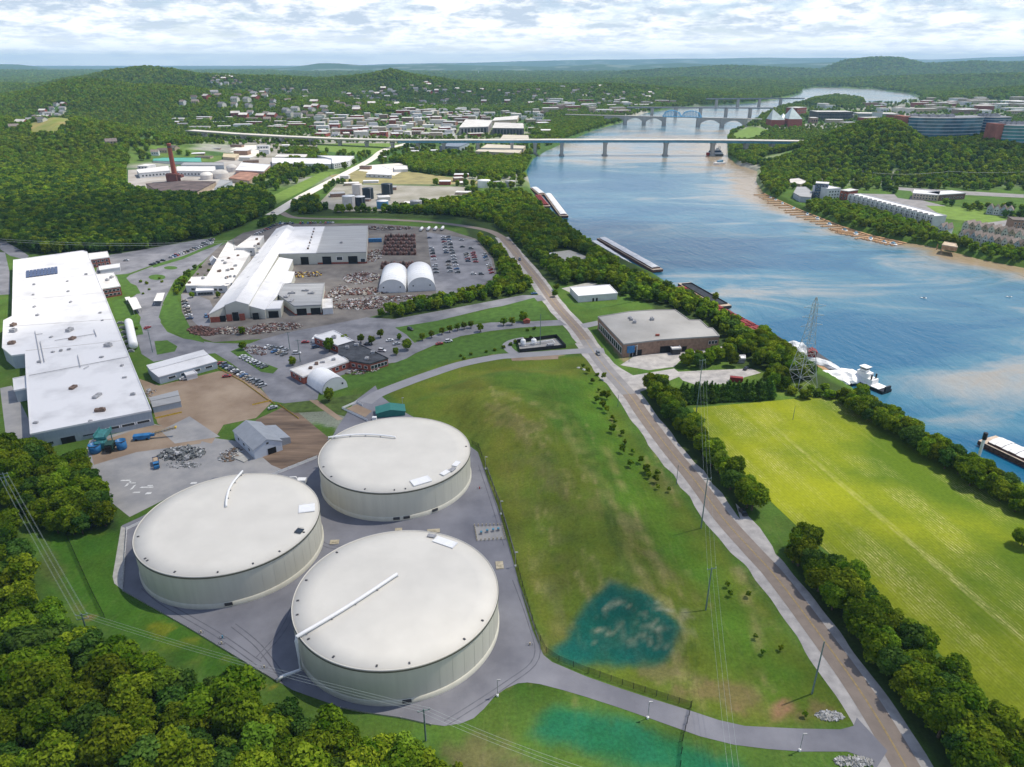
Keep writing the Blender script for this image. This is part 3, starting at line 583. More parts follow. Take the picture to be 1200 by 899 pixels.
sheet('sand_ground', [(385,206),(440,196),(560,212),(560,216),(430,216),(400,214)], .05, mat('dry_grass', (0.26, 0.23, 0.10), .9, .25, .05, detail=8))
sheet('tank_farm_ground', [(395,216),(545,219),(545,232),(455,247),(395,248),(372,240)], .05, MATS['works_soil'] if 'works_soil' in MATS else mat('scrub_soil', (.10,.12,.05), .95, 0, .03, col2=(.34,.32,.27), detail=9))
sheet('street_block', [(420,200),(428,194),(470,191),(478,198),(462,206)], .08, HIWAY)
sheet('riverside_street', [(960,226),(1062,228),(1085,236),(1110,242),(1200,262),(1200,285),(1110,252),(985,222)], .05, ROADG)
sheet('lawn', [(1085,241),(1140,243),(1180,258),(1150,262),(1108,256)], .09, MATS['sunny_grass'], None); sheet('lawn', [(1043,222),(1068,224),(1066,234),(1052,232)], .09, GR2, None)
sheet('hill_foot_road', [(1040,218),(1060,220),(1200,228),(1200,232),(1060,225)], .08, ROADG)
sheet('river_park', [(858,158),(880,148),(900,152),(880,165),(862,166)], .05, MATS['sunny_grass']); sheet('river_landing', [(882,189),(905,186),(935,187),(936,191),(903,193)], .05, CONC)
# field right of the road: drilled rows with straw showing between them
f0, f1 = wpoly([(902,488),(1058,620)]); rowang = math.atan2(f1[1]-f0[1], f1[0]-f0[0])
def field_mat():
    m = bpy.data.materials.new('mown_field'); m.use_nodes = True; nt = m.node_tree; N = nt.nodes.new; L = nt.links.new
    b = nt.nodes['Principled BSDF']; b.inputs['Roughness'].default_value = .95; b.inputs['Specular IOR Level'].default_value = .1
    g = N('ShaderNodeNewGeometry')
    def mp(sx, sy): n = N('ShaderNodeMapping'); n.vector_type = 'POINT'; n.inputs['Rotation'].default_value = (0, 0, -rowang); n.inputs['Scale'].default_value = (1, 1, 1); L(g.outputs['Position'], n.inputs[0]); k = N('ShaderNodeMapping'); k.inputs['Scale'].default_value = (sx, sy, 1); L(n.outputs[0], k.inputs[0]); return k.outputs[0]
    def noise(src, sc, de=6, ro=.6): n = N('ShaderNodeTexNoise'); n.inputs['Scale'].default_value = sc; n.inputs['Detail'].default_value = de; n.inputs['Roughness'].default_value = ro; L(src, n.inputs['Vector']); return n.outputs[0]
    def mr(s, a0, a1, o0, o1): r = N('ShaderNodeMapRange'); r.inputs[1].default_value = a0; r.inputs[2].default_value = a1; r.inputs[3].default_value = o0; r.inputs[4].default_value = o1; L(s, r.inputs[0]); return r.outputs[0]
    def mul(a, c): n = N('ShaderNodeMath'); n.operation = 'MULTIPLY'; L(a, n.inputs[0]); L(c, n.inputs[1]); return n.outputs[0]
    base = N('ShaderNodeValToRGB'); L(noise(g.outputs['Position'], .012, 5, .55), base.inputs[0]); e = base.color_ramp.elements
    e[0].position = .40; e[0].color = (0.085, 0.140, 0.010, 1); e[1].position = .62; e[1].color = (0.235, 0.265, 0.012, 1)
    w = N('ShaderNodeTexWave'); w.bands_direction = 'Y'; w.inputs['Scale'].default_value = .26; w.inputs['Distortion'].default_value = 1.2; w.inputs['Detail'].default_value = 3; w.inputs['Detail Scale'].default_value = .5; L(mp(.25, 1), w.inputs['Vector'])
    fine = mr(noise(mp(.35, 2.4), .9, 7, .75), .46, .62, 0, 1); bands = mr(noise(mp(.05, 1), .075, 5, .65), .43, .56, 0, 1); pat = mr(noise(g.outputs['Position'], .022, 6, .65), .44, .58, .03, 1)
    wr = mr(w.outputs[0], .35, .8, .15, 1)
    ridges = mr(noise(mp(.02, 1), .16, 4, .6), .60, .70, 0, .4)
    s = mul(mul(mul(fine, wr), bands), pat)
    ad = N('ShaderNodeMath'); ad.operation = 'ADD'; ad.use_clamp = True; L(s, ad.inputs[0]); L(mul(ridges, mr(noise(mp(.3, 1), .5, 5, .7), .4, .6, .1, 1)), ad.inputs[1])
    mx = N('ShaderNodeMix'); mx.data_type = 'RGBA'; L(ad.outputs[0], mx.inputs[0]); L(base.outputs[0], mx.inputs[6]); mx.inputs[7].default_value = (.44, .41, .17, 1)
    hs = N('ShaderNodeHueSaturation'); L(mx.outputs[2], hs.inputs['Color']); L(mul(mr(noise(g.outputs['Position'], .7, 6, .7), .3, .7, .80, 1.2), mr(w.outputs[0], 0, 1, .95, 1.04)), hs.inputs['Value'])
    L(hs.outputs[0], b.inputs['Base Color']); return m
sheet('mown_field', [(812,478),(905,470),(985,462),(1010,478),(1060,508),(1130,548),(1210,600),(1400,700),(1500,900),(1500,1100),(1290,1000),(1215,880),(1150,815),(1080,745),(1000,672),(935,618),(890,575),(850,530),(820,500)], .045, field_mat(), None)

# ------------------------------------------------------------------ unseen thin clouds added overhead to shade the works, tanks and woods
def cloud_mat():
    m = bpy.data.materials.new('cloud_white'); m.use_nodes = True; nt = m.node_tree; nt.nodes.clear(); N = nt.nodes.new; L = nt.links.new
    out = N('ShaderNodeOutputMaterial'); tc = N('ShaderNodeTexCoord'); ln = N('ShaderNodeVectorMath'); ln.operation = 'LENGTH'
    ml = N('ShaderNodeVectorMath'); ml.operation = 'MULTIPLY'; ml.inputs[1].default_value = (1, 1, 0); L(tc.outputs['Object'], ml.inputs[0]); L(ml.outputs[0], ln.inputs[0])
    no = N('ShaderNodeTexNoise'); no.inputs['Scale'].default_value = 3.2; no.inputs['Detail'].default_value = 5; L(tc.outputs['Object'], no.inputs['Vector'])
    ad = N('ShaderNodeMath'); ad.operation = 'MULTIPLY_ADD'; ad.inputs[1].default_value = .9; L(no.outputs[0], ad.inputs[0]); L(ln.outputs['Value'], ad.inputs[2])
    mr = N('ShaderNodeMapRange'); mr.interpolation_type = 'SMOOTHSTEP'; mr.inputs[1].default_value = 1.28; mr.inputs[2].default_value = .98; mr.inputs[3].default_value = 0; mr.inputs[4].default_value = .27; L(ad.outputs[0], mr.inputs[0])
    t = N('ShaderNodeBsdfTransparent'); d = N('ShaderNodeBsdfDiffuse'); d.inputs[0].default_value = (.9, .9, .9, 1); tr = N('ShaderNodeBsdfTranslucent'); tr.inputs[0].default_value = (.9, .9, .9, 1)
    m1 = N('ShaderNodeMixShader'); L(d.outputs[0], m1.inputs[1]); L(tr.outputs[0], m1.inputs[2])
    m2 = N('ShaderNodeMixShader'); L(mr.outputs[0], m2.inputs[0]); L(t.outputs[0], m2.inputs[1]); L(m1.outputs[0], m2.inputs[2]); L(m2.outputs[0], out.inputs[0]); return m
CLM = cloud_mat()
import bmesh
def shade_cloud(gx, gy, rx, ry, rot=0, Z=950, th=70):
    bm = bmesh.new(); bmesh.ops.create_icosphere(bm, subdivisions=4, radius=1)
    for v in bm.verts:
        f = 1 + .12*math.sin(v.co.x*7+gx)*math.cos(v.co.y*6+gy)
        v.co.x *= f; v.co.y *= f; v.co.z = v.co.z*f if v.co.z > 0 else v.co.z*.35
    me = bpy.data.meshes.new('shade_cloud'); bm.to_mesh(me); bm.free(); me.materials.append(CLM)
    for p in me.polygons: p.use_smooth = True
    o = bpy.data.objects.new('shade_cloud', me); COL.objects.link(o); k = Z/SUN_DIR.z
    o.location = (gx + SUN_DIR.x*k, gy + SUN_DIR.y*k, Z); o.scale = (rx, ry, th); o.rotation_euler = (0, 0, rot); tag(o, kind='structure')
shade_cloud(-120, 330, 330, 300, .1); shade_cloud(-420, 820, 400, 200, .1, 990); shade_cloud(-20, 720, 300, 230, 0, 1050); shade_cloud(950, 1330, 380, 260, 0, 1080)
shade_cloud(-430, 860, 420, 190, .1, 960, 60); shade_cloud(960, 1300, 400, 230, 0, 1020, 60); shade_cloud(140, 760, 230, 150, -.4, 1000, 60); shade_cloud(140, 170, 190, 90, -.5, 1150); shade_cloud(-300, 3300, 500, 240, 0, 1200); shade_cloud(1200, 3300, 700, 260, 0, 1220); shade_cloud(300, 5200, 900, 400, 0, 1300); shade_cloud(1500, 9300, 1100, 600, 0, 1300)  # more unseen clouds, some overlapping to deepen the shade on the woods

# ------------------------------------------------------------------ storage tanks
def tank(name, c, r, h, label, pipe, extras):
    t = thing(name, label, 'storage tank', (c[0], c[1], 0.075), 0, 'large pale storage tanks')
    excl([(c[0]+r*math.cos(a), c[1]+r*math.sin(a)) for a in np.linspace(0, 6.28, 24)], 4)
    def lb(prof, n, m, sm_=True, seg=128, capt=False):
        o = MB().lathe((0,0,0), prof, seg, capt); ob = child(n, o.mesh(n, sm_), t); ob.data.materials.append(m); return ob
    wall = lb([(r, 0), (r, h-.75)], 'wall', TANKWALL); lb([(r+.35, 0), (r+.35, 1.7), (r+.02, 1.95)], 'base_ring', TANKWALL)
    lb([(r-.02, h-.75), (r+.28, h-.70), (r+.28, h-.12), (r-.02, h-.1)], 'rim_gutter', TANKRIM)
    lb([(r+.12, h-.12), (r+.12, h), (r*.8, h+.28), (r*.5, h+.55), (r*.2, h+.68), (0.4, h+.7)], 'roof', TANKROOF, True, 128, True)
    rb = MB()                                                       # raised rim edge
    lb([(r+.10, h), (r+.10, h+.22), (r-.1, h+.22), (r-.12, h)], 'roof_edge', TANKROOF)
    # panel seams of the wall
    sb = MB()
    for k in range(48):
        a = 2*math.pi*k/48; sb.box(((r+.02)*math.cos(a), (r+.02)*math.sin(a), h/2+.6), (.03, .12, h-2.7), a)
    child('wall_seam', sb.mesh('wall_seam'), t).data.materials.append(TANKWALL)
    def rz(rr): return h + .7*(1-(rr/r)**1.6) if rr < r else 0
    # access hatches round the edge
    hm = MB().box((0,0,.12), (.8, .55, .24)).mesh('hatch'); hm.materials.append(DMETAL)
    for a in extras['hatch']: child('hatch', hm, t, ((r-1.6)*math.cos(a), (r-1.6)*math.sin(a), h+.05), a)
    for a, d, sx, sy, m in extras['deck']:
        o = child('roof_deck', MB().box((0,0,.35), (sx, sy, .3)).box((0,sy/2-.05,.9), (sx,.06,.06)).box((0,-sy/2+.05,.9), (sx,.06,.06)).mesh('roof_deck'), t, ((r-d)*math.cos(a), (r-d)*math.sin(a), h+.15), a); o.data.materials.append(m)
    for a in extras['door']:
        o = child('manway', MB().box((.25,0,0), (.5, 2.6, 1.1)).mesh('manway'), t, (r*math.cos(a)+.2*math.cos(a), r*math.sin(a), 1.25), a); o.data.materials.append(DMETAL)
    # the white pipe from the crown down to the yard
    p0, p1, drop, bow, pr = pipe; q0 = flat(*p0, h+1.2); q1 = flat(*p1, h+1.6); a0 = Vector((q0.x-c[0], q0.y-c[1])); a1 = Vector((q1.x-c[0], q1.y-c[1])); a0 = a0.normalized()*(r+.9); d = (a1-a0).normalized(); n = Vector((-d.y, d.x))
    pts = [(a1.x, a1.y, rz(a1.length)+.1), (a1.x, a1.y, rz(a1.length)+.9)]
    for k in range(1, 14): q = a1.lerp(a0, k/13) + n*bow*math.sin(math.pi*k/13); pts.append((q.x, q.y, rz(min(q.length, r-.1))+1.0))
    pts += [(a0.x*1.01, a0.y*1.01, h-.4)]
    if drop: pts += [(a0.x*1.01, a0.y*1.01, 1.6)] + drop
    child('pipe', MB().tube(pts, pr, 10).mesh('pipe', True), t).data.materials.append(WPAINT)
    for k in (3, 6, 9, 12): q = a1.lerp(a0, k/13) + n*bow*math.sin(math.pi*k/13); child('support', MB().box((q.x, q.y, rz(q.length)+.3), (.3, 1.3, .6), math.atan2(d.y, d.x)).mesh('support'), t).data.materials.append(METAL)
    return t
TR, TZ = 32.8, 13.5
C3 = (-37.3, 181.7); C2 = (-105.8, 221.4); C1 = (-51.4, 272.4)
lp = flat(325, 797, .6)
tank('storage_tank', C3, 32.76, TZ, 'pale round storage tank nearest the viewer, long white pipe bent down its left side', ((351,744), (465,673), [(lp.x-C3[0]+1, lp.y-C3[1]+.5, 1.2), (lp.x-C3[0], lp.y-C3[1], .2)], -.8, .55),
     dict(hatch=[math.radians(d) for d in (222,243,268,285,318,335,140,170,188,200,75)], deck=[(math.radians(62), 4.0, 3.4, 8.5, WPAINT), (math.radians(74), 2.4, 1.8, 3, METAL)], door=[math.radians(282)]))
tank('storage_tank', C2, 32.62, TZ, 'leftmost of the three pale round storage tanks, short white pipe running to its far rim', ((284,552), (265,592), None, -1.8, .42),
     dict(hatch=[math.radians(d) for d in (228,231,256,283,304,322,345,200)], deck=[(math.radians(14), 4.6, 6, 5.2, WPAINT), (math.radians(345), 3.4, 2.6, 2.6, GLASS)], door=[math.radians(286)]))
tank('storage_tank', C1, 32.87, TZ, 'farthest of the three pale round storage tanks, with white roof decks on its right rim', ((352,506), (463,512), None, 2.4, .42),
     dict(hatch=[math.radians(d) for d in (222,256,278,286,205,8)], deck=[(math.radians(300), 4.4, 4.6, 8, WPAINT), (math.radians(322), 3.0, 2.4, 4, WPAINT), (math.radians(338), 3.0, 2.4, 4, WPAINT), (math.radians(329), 2.2, 2.0, 3, METAL)], door=[math.radians(285), math.radians(278), math.radians(306)]))

# ------------------------------------------------------------------ generic buildings
WINM = MB().box((0, .05, 0), (1, .12, 1)).mesh('window'); WINM.materials.append(GLASS)
FRM = MB().box((0,.0,0),(1.18,.06,1.18)).mesh('frame'); FRM.materials.append(WPAINT)
DOORM = MB().box((0, .06, .5), (1, .14, 1)).mesh('door'); DOORM.materials.append(DARK)
UNITM = MB().box((0,0,.5), (1,1,1)).box((.15,.1,1.15), (.35,.35,.3)).mesh('rooftop_unit'); UNITM.materials.append(METAL)
UNITD = UNITM.copy(); UNITD.materials.clear(); UNITD.materials.append(mat('brown_unit', (.16,.11,.085), .8, .4, 1))
STACKM = MB().lathe((0,0,0), [(.5,0),(.5,1),(.7,1.05),(.7,1.25)], 8).mesh('vent'); STACKM.materials.append(METAL)
def wp(px, h):
    hs = h if isinstance(h, (list, tuple)) else [h]*len(px)
    return [flat(a, b, k) for (a, b), k in zip(px, hs)], hs
def edge_items(t, a, b, items, base=0.0):
    """items: (kind, s along the edge 0..1, z centre, width, height)"""
    a = Vector((a[0], a[1], 0)); b = Vector((b[0], b[1], 0)); d = (b-a); ang = math.atan2(d.y, d.x); n = Vector((d.y, -d.x, 0)).normalized()
    for kind, s, z, w, h in items:
        p = a + d*s + n*.03 - Vector((t.location.x, t.location.y, 0))
        if kind == 'window':
            o = child('window', WINM, t, (p.x, p.y, z-t.location.z+base), ang+math.pi, (w, 1, h)); child('frame', FRM, o)
        elif kind == 'bare': child('window', WINM, t, (p.x, p.y, z-t.location.z+base), ang+math.pi, (w, 1, h))
        else: child('door', DOORM, t, (p.x, p.y, -t.location.z+base), ang+math.pi, (w, 1, h))
def row(n, z, w, h, s0=.05, s1=.95, kind='window'): return [(kind, s0+(s1-s0)*(i+.5)/n, z, w, h) for i in range(n)]
def units(t, pos, big=(3, 2.2, 1.6), dark=False, h=0):
    for i, (a, b) in enumerate(pos):
        p = flat(a, b, h); q = (random.uniform(.7, 1.2), random.uniform(.7, 1.2))
        child('rooftop_unit', UNITD if dark and i % 2 == 0 else UNITM, t, (p.x-t.location.x, p.y-t.location.y, h+.1-t.location.z), random.choice((0, .2, 1.5)), (big[0]*q[0], big[1]*q[1], big[2]*random.uniform(.6, 1.1)))
def building(name, label, cat, px, h, wm, rm, items=None, group=None, base=0.0, parapet=.45, unit=None, udark=False, usize=(3,2.2,1.6), world=None, sk=None, roofpart='roof'):
    """px: roof corners as seen; walls drop from them to the ground. items: {corner index: [...]} on edge i -> i+1"""
    pts, hs = (world, h if isinstance(h, (list, tuple)) else [h]*len(world)) if world else wp(px, h)
    a = sum(pts[i][0]*pts[(i+1)%len(pts)][1] - pts[(i+1)%len(pts)][0]*pts[i][1] for i in range(len(pts)))
    n = len(pts); order = list(range(n))
    if a < 0: order = order[::-1]
    P2 = [(pts[i][0], pts[i][1]) for i in order]; H2 = [hs[i]+base for i in order]
    c = (sum(p[0] for p in P2)/n, sum(p[1] for p in P2)/n)
    t = thing(name, label, cat, (c[0], c[1], base), 0, group); excl(P2, 4)
    MB().prism(P2, [base-(.3 if base == 0 else 4)]*n, [k-.35 for k in H2], False).build('wall', wm, t)
    if sk: MB().prism(offset_poly(P2, .06), [base-.3]*n, [base+sk[0]]*n, False).build('plinth', sk[1], t)
    O = offset_poly(P2, .25)
    r = MB().prism(O, [k-.45 for k in H2], [k for k in H2])
    if parapet and max(H2)-min(H2) < .1:
        I = offset_poly(P2, -.15); z = H2[0]
        for i in range(n):
            j = (i+1) % n
            r.quad((*O[i], z), (*O[j], z), (*O[j], z+parapet), (*O[i], z+parapet)); r.quad((*O[i], z+parapet), (*O[j], z+parapet), (*I[j], z+parapet), (*I[i], z+parapet)); r.quad((*I[j], z), (*I[i], z), (*I[i], z+parapet), (*I[j], z+parapet))
    r.build(roofpart, rm, t)
    if items:
        inv = {o: k for k, o in enumerate(order)}
        for e, its in items.items():
            i, j = e, (e+1) % n
            pa, pb = ((pts[i][0], pts[i][1]), (pts[j][0], pts[j][1]))
            if a < 0: pa, pb = pb, pa; its = [(k, 1-s, z, w, hh) for k, s, z, w, hh in its]
            edge_items(t, pa, pb, its, 0)
    if unit: units(t, unit, usize, udark, max(H2))
    return t
def offset_poly(pts, d):
    n = len(pts); out = []
    for i in range(n):
        p0, p1, p2 = Vector(pts[i-1]), Vector(pts[i]), Vector(pts[(i+1)%n])
        e1 = (p1-p0).normalized(); e2 = (p2-p1).normalized(); n1 = Vector((e1.y, -e1.x)); n2 = Vector((e2.y, -e2.x))
        b = (n1+n2); k = d/max(.35, b.length_squared/2) if b.length > .01 else 0
        out.append((p1.x + b.x*k, p1.y + b.y*k) if b.length > .01 else (p1.x+n1.x*d, p1.y+n1.y*d))
    return out
def gable(name, label, cat, fl, fr, depth, he, hr, wm, rm, base=None, group=None, items=None, far=1, over=.4, gm=None):
    """fl, fr: world feet of the gable end (left, right seen from outside); depth along the ridge"""
    fl, fr = Vector(fl).to_2d(), Vector(fr).to_2d(); u = (fr-fl).normalized(); v = Vector((-u.y, u.x)); w = (fr-fl).length
    z = base if base is not None else min(H(fl.x, fl.y), H(fr.x, fr.y), H(*(fl+v*depth)), H(*(fr+v*depth)))
    z = max(z, 0); bl, br = fl+v*depth, fr+v*depth; m0, m1 = (fl+fr)/2, (bl+br)/2
    c = (fl+fr+bl+br)/4; t = thing(name, label, cat, (c.x, c.y, z), 0, group); excl([fl, fr, br, bl], 3)
    X = lambda p, h_: (p.x, p.y, z+h_)
    b = MB(); b.poly([X(fl,-1), X(fr,-1), X(fr,he), X(m0,hr), X(fl,he)]); b.poly([X(br,-1), X(bl,-1), X(bl,he), X(m1,hr), X(br,he)])
    b.quad(X(fr,-1), X(br,-1), X(br,he), X(fr,he)); b.quad(X(bl,-1), X(fl,-1), X(fl,he), X(bl,he)); b.build('wall', wm, t)
    r = MB(); s = (hr-he)/(w/2); 
    for sgn, e0, e1 in ((-1, fl, bl), (1, fr, br)):
        o = u*sgn*over; fo = -v*over
        a0, a1 = e0+o+fo, e1+o-fo; r0, r1 = m0+fo, m1-fo; hz_ = he-over*s
        q = [X(a0,hz_+.05), X(a1,hz_+.05), X(r1,hr+.05), X(r0,hr+.05)]; q2 = [(p[0],p[1],p[2]+.22) for p in q]
        if sgn > 0: r.quad(q[0], q[1], q[2], q[3]); r.quad(*q2) ; 
        else: r.quad(q[3], q[2], q[1], q[0]); r.quad(*q2[::-1])
        for i in range(4): j = (i+1)%4; r.quad(q[i], q[j], q2[j], q2[i])
    r.build('roof', rm, t)
    if items:
        E_ = {'front': (fl, fr), 'right': (fr, br), 'left': (bl, fl), 'back': (br, bl)}
        for k, its in items.items(): edge_items(t, E_[k][0], E_[k][1], its, z)
    return t

# ---- the long white works on the left
A = building('factory', 'very long flat white roofed factory with solar panels, along the left edge', 'factory',
    [(36,509),(177,481),(144,400),(102,295.5),(97,294),(16,305),(14.5,371),(4.5,376),(3,408),(14,417),(30,415),(31,440)], 8.5, GWALL, WROOF,
    items={0: row(3, 3.2, 5.5, 1.2, .58, .98) + [('door', .27, 0, 6, 3.4), ('bare', .45, 2.2, 6, .6), ('bare', .13, 2.0, 2, 1.2)]})
units(A, [(86,455),(114,465),(117.6,482),(127,406),(16,382),(16,389),(14,403),(82,388),(85,397.6)], (5,3,1.8), True, 8.5)
units(A, [(62,413),(71.6,411.6),(81,410),(119,419),(40,334),(80,342),(39,346),(83,354.5),(40.5,360),(44,370),(60,395.5),(82.5,387.5),(101,322),(117.5,367),(120,376),(79,330),(46,425),(156,463),(42,496),(106,494),(146,443),(143,429)], (2,1.6,1.0), False, 8.5)
sp = [flat(*p, 9.0) for p in ((30.5,325.5),(68,320.5),(67.5,313),(30.5,318))]
sm_ = MB()
for i in range(9):
    for j in range(3):
        f = lambda a, b: sp[0].lerp(sp[1], a).lerp(sp[3].lerp(sp[2], a), b)
        q = [f(i/9+.006, j/3+.02), f((i+1)/9-.006, j/3+.02), f((i+1)/9-.006, (j+1)/3-.02), f(i/9+.006, (j+1)/3-.02)]
        sm_.prism([(p.x, p.y) for p in q], 9.05, [9.2, 9.2, 9.7, 9.7])
sm_.build('solar_panel', SOLAR, A)
for (x0, y0), (x1, y1) in (((41,388),(48,425)),((42,392),(50,391)),((47,400),(52,424)),((64,399),(112,391)),((91,416),(94,430)),((34,440),(150,418)),((110,386),(113,394)),((98,432),(104,429))):
    MB().tube([flat(x0, y0, 9.2), flat(x1, y1, 9.2)], .22, 5).build('roof_pipe', METAL, A)
for y0, y1, xa, xb in ((330,322,16,110),(352,343,15,120),(383,374,5,133),(411,399,30,144)):   # seams where the roof was extended
    MB().tube([flat(xa, y0, 8.6), flat(xb, y1, 8.6)], .18, 4).build('roof_seam', WROOF2, A)
building('annex', 'white annex with grey end wall beside the left side of the long factory', 'building', [(15.6,444),(31,441),(32,455),(17,458)], 7, GWALL, WROOF)
building('brick_annex', 'brick office with white roof at the far corner of the long factory', 'building', [(106,304.5),(128,301.5),(125.6,295),(104,297.5)], 7.5, BRICK, WROOF2, items={0: row(4, 2.2, 2, 1.5)+row(4, 5.2, 2, 1.5)})
building('brick_annex', 'brick office with white roof halfway along the right side of the long factory', 'building', [(120,339),(141,335.5),(133,320),(113,322)], 7.5, BRICK, WROOF2, items={0: row(4, 2.2, 2, 1.5)+row(4, 5.2, 2, 1.5)}, unit=[(126,329),(131,326)])
building('long_shed', 'narrow white shed lying beside the far brick office', 'shed', [(117,317),(140.5,313.5),(140,309),(116,312.5)], 3.6, WWALL, WROOF)
def canopy(label, px, h=4.2):
    pts, _ = wp(px, h); c = sum(pts, Vector())/4; t = thing('canopy', label, 'canopy', (c.x, c.y, .06)); P2 = ccw([(p.x, p.y) for p in pts]); excl(P2, 3)
    MB().prism(P2, h-.4, h).build('roof', WROOF2, t)
    for p in P2:
        q = Vector(p).lerp(Vector((c.x, c.y)), .08); MB().box((q.x, q.y, (h-.4)/2), (.3, .3, h-.4)).build('post', METAL, t)
canopy('white roofed open canopy over the road beside the second brick office', [(156,363),(165.7,360.5),(159.5,348),(149,349.5)])
canopy('white roofed open canopy at the top of the curved grass bank', [(180,352.5),(190,352.5),(193,343),(184,343.5)])
canopy('small white canopy at the foot of the second brick office', [(148,352),(153.5,351),(152,347.5),(146,348.5)], 3)
# ---- workshops with the scrap yard
building('workshop_hall', 'wide workshop hall with half white and half grey roof, right end of the works', 'workshop', [(371,296.5),(429,295.5),(431,264.5),(381,265.5)], 10.5, CREAM, GROOF, items={0: [('door', .19, 0, 8, 7), ('door', .72, 0, 8.5, 7), ('window', .45, 5, 5, 3), ('window', .92, 3, 4, 3)]}, unit=[(400,285)], parapet=.3, sk=(1.6, BRICK))
building('workshop_hall', 'white roofed workshop hall with a line of roof vents, joined to the grey roofed hall', 'workshop', [(327,297.5),(371,296.6),(381,265.5),(345,266)], 10.4, CREAM, WROOF, items={0: [('door', .66, 0, 7, 7)]}, parapet=.3,
         unit=[(361-i*1.05+i*2.1, 292-i*3.3) for i in range(8)], usize=(1.8,1.8,1.6), udark=True)
NV = thing('workshop_nave', 'long tall white workshop with a gabled brick and cream front facing the viewer', 'workshop', (*flat(300,320)[:2], 0))
def slab(px, hs, wm, rm, nm='roof', wn='wall', t=NV, item=None, mono=.4):
    pts, _ = wp(px, hs); P2 = [(p.x, p.y) for p in pts]; hh = list(hs); excl(P2, 4)
    a = sum(P2[i][0]*P2[(i+1)%len(P2)][1] - P2[(i+1)%len(P2)][0]*P2[i][1] for i in range(len(P2)))
    if a < 0: P2 = P2[::-1]; hh = hh[::-1]
    MB().prism(P2, [-.3]*len(P2), [k-mono for k in hh], False).build(wn, wm, t); MB().prism(offset_poly(P2, .2), [k-mono-.05 for k in hh], hh).build(nm, rm, t)
slab([(244.7,368),(264,358),(330,265.5),(324,268)], [6.5,9.5,9.5,6.5], CREAM, WROOF, 'aisle_roof', 'aisle_wall')
slab([(263.4,357.5),(276,352.4),(338,263.6),(331,265)], [10.5,13.5,13.5,10.5], CREAM, WROOF, 'nave_roof', 'nave_wall')
slab([(276,352.4),(291,356.6),(345,266.4),(338,263.6)], [13.5,10.5,10.5,13.5], CREAM, WROOF, 'nave_roof', 'nave_wall')
slab([(291,358),(310,363),(326,345),(332,333),(341,331),(345,318.5),(337,318),(343,304),(327.5,301.5)], [9,7,7,7.3,7,7,7.3,7.2,9], CREAM, WROOF, 'aisle_roof', 'aisle_wall')
g0_, g1_, g2_ = flat(245.5,378), flat(291.5,374.5), flat(310,376)
def wallrect(t, a, b, s0, s1, z0, z1, m, nm, off=.12):
    a = Vector((a[0], a[1], 0)); b = Vector((b[0], b[1], 0)); d = b-a; n = Vector((d.y, -d.x, 0)).normalized(); c = a + d*(s0+s1)/2 + n*off/2
    MB().box((c.x, c.y, (z0+z1)/2), (d.length*(s1-s0), .1+off, z1-z0), math.atan2(d.y, d.x)).build(nm, m, t)
fa, fb = flat(244.7,368,6.5), flat(310,363,7)
wallrect(NV, fa, fb, .01, .18, .1, 4, BRICK, 'brick_panel'); wallrect(NV, fa, fb, .30, .40, .1, 5.2, BRICK, 'brick_panel'); wallrect(NV, fa, fb, .53, .63, .1, 5.2, BRICK, 'brick_panel')
for s0, s1, zz in ((.18,.28,4.6),(.41,.52,6.5),(.77,.88,5)): wallrect(NV, fa, fb, s0, s1, .1, zz, DARK, 'door', .16)
units(NV, [(325,277),(317,290),(304,309),(291.5,326.5),(278.5,346.5),(304,292),(301.5,297),(270,325),(265,327),(275,325)], (2,2,1.4), False, 10.5)
for k in range(6):
    p, q = flat(262+k*2+20*k/6, 352-k*14, 10.8), flat(272+k*12, 352-k*14.3, 13)
building('office_wing', 'low white office wing with brown roof vents, left of the tall workshop', 'office', [(217.5,335),(266,335.5),(272,331.7),(293,297.3),(267,283.5),(243,324),(225,325)], 5.5, WWALL, WROOF2, items={0: row(6, 2.6, 3, 1.8, .1, .9)},
         unit=[(222,332),(238,327),(268,303),(264,309),(279,300),(276,312),(272,316),(258,318),(266,326),(261,306),(257,318.5),(267,317.5)], udark=True, usize=(2.6,2.2,1.4))
building('entrance_block', 'small white entrance block in front of the low white office wing', 'building', [(229.5,341.5),(250.5,340.5),(249,336.3),(231,337)], 3.8, WWALL, WROOF, items={0: row(5, 1.6, 2.2, 2.2, .08, .92)})
building('white_block', 'plain white block at the upper left of the workshops', 'building', [(276,290.5),(298,291),(309,276.5),(295,276.7)], 7.5, WWALL, WROOF2, items={0: row(3, 4, 2, 1.5)}, unit=[(301,281),(299,289),(303,287)], udark=True)
building('grey_workshop', 'grey roofed workshop with pipes on its roof, at the front of the scrap yard', 'workshop', [(326,345.5),(345,359),(376,357.5),(380,332),(332,333)], 7, CREAM, GROOF, items={1: [('door', .25, 0, 7, 5), ('door', .78, 0, 7, 5)]}, unit=[(336,348),(341,353),(365,344),(358,341),(342,344)], udark=False, usize=(5,3,1.4), sk=(1.2, BRICK))
building('small_workshop', 'small white roofed lean-to workshop between the tall and the grey one', 'workshop', [(311,362.6),(328.5,362),(331.7,352.6),(316,352.8)], 6.5, CREAM, WROOF, items={0: [('door', .5, 0, 7, 5)]})
building('white_shed', 'white shed at the right corner of the grey workshop', 'shed', [(378,362),(390,361),(389,350),(378,350.5)], 4.5, WWALL, WROOF2)
gable('garden_pavilion', 'small white gabled pavilion on the lawn left of the works', 'pavilion', flat(248,311), flat(256.5,310), 9, 3.5, 6.5, WWALL, WROOF)
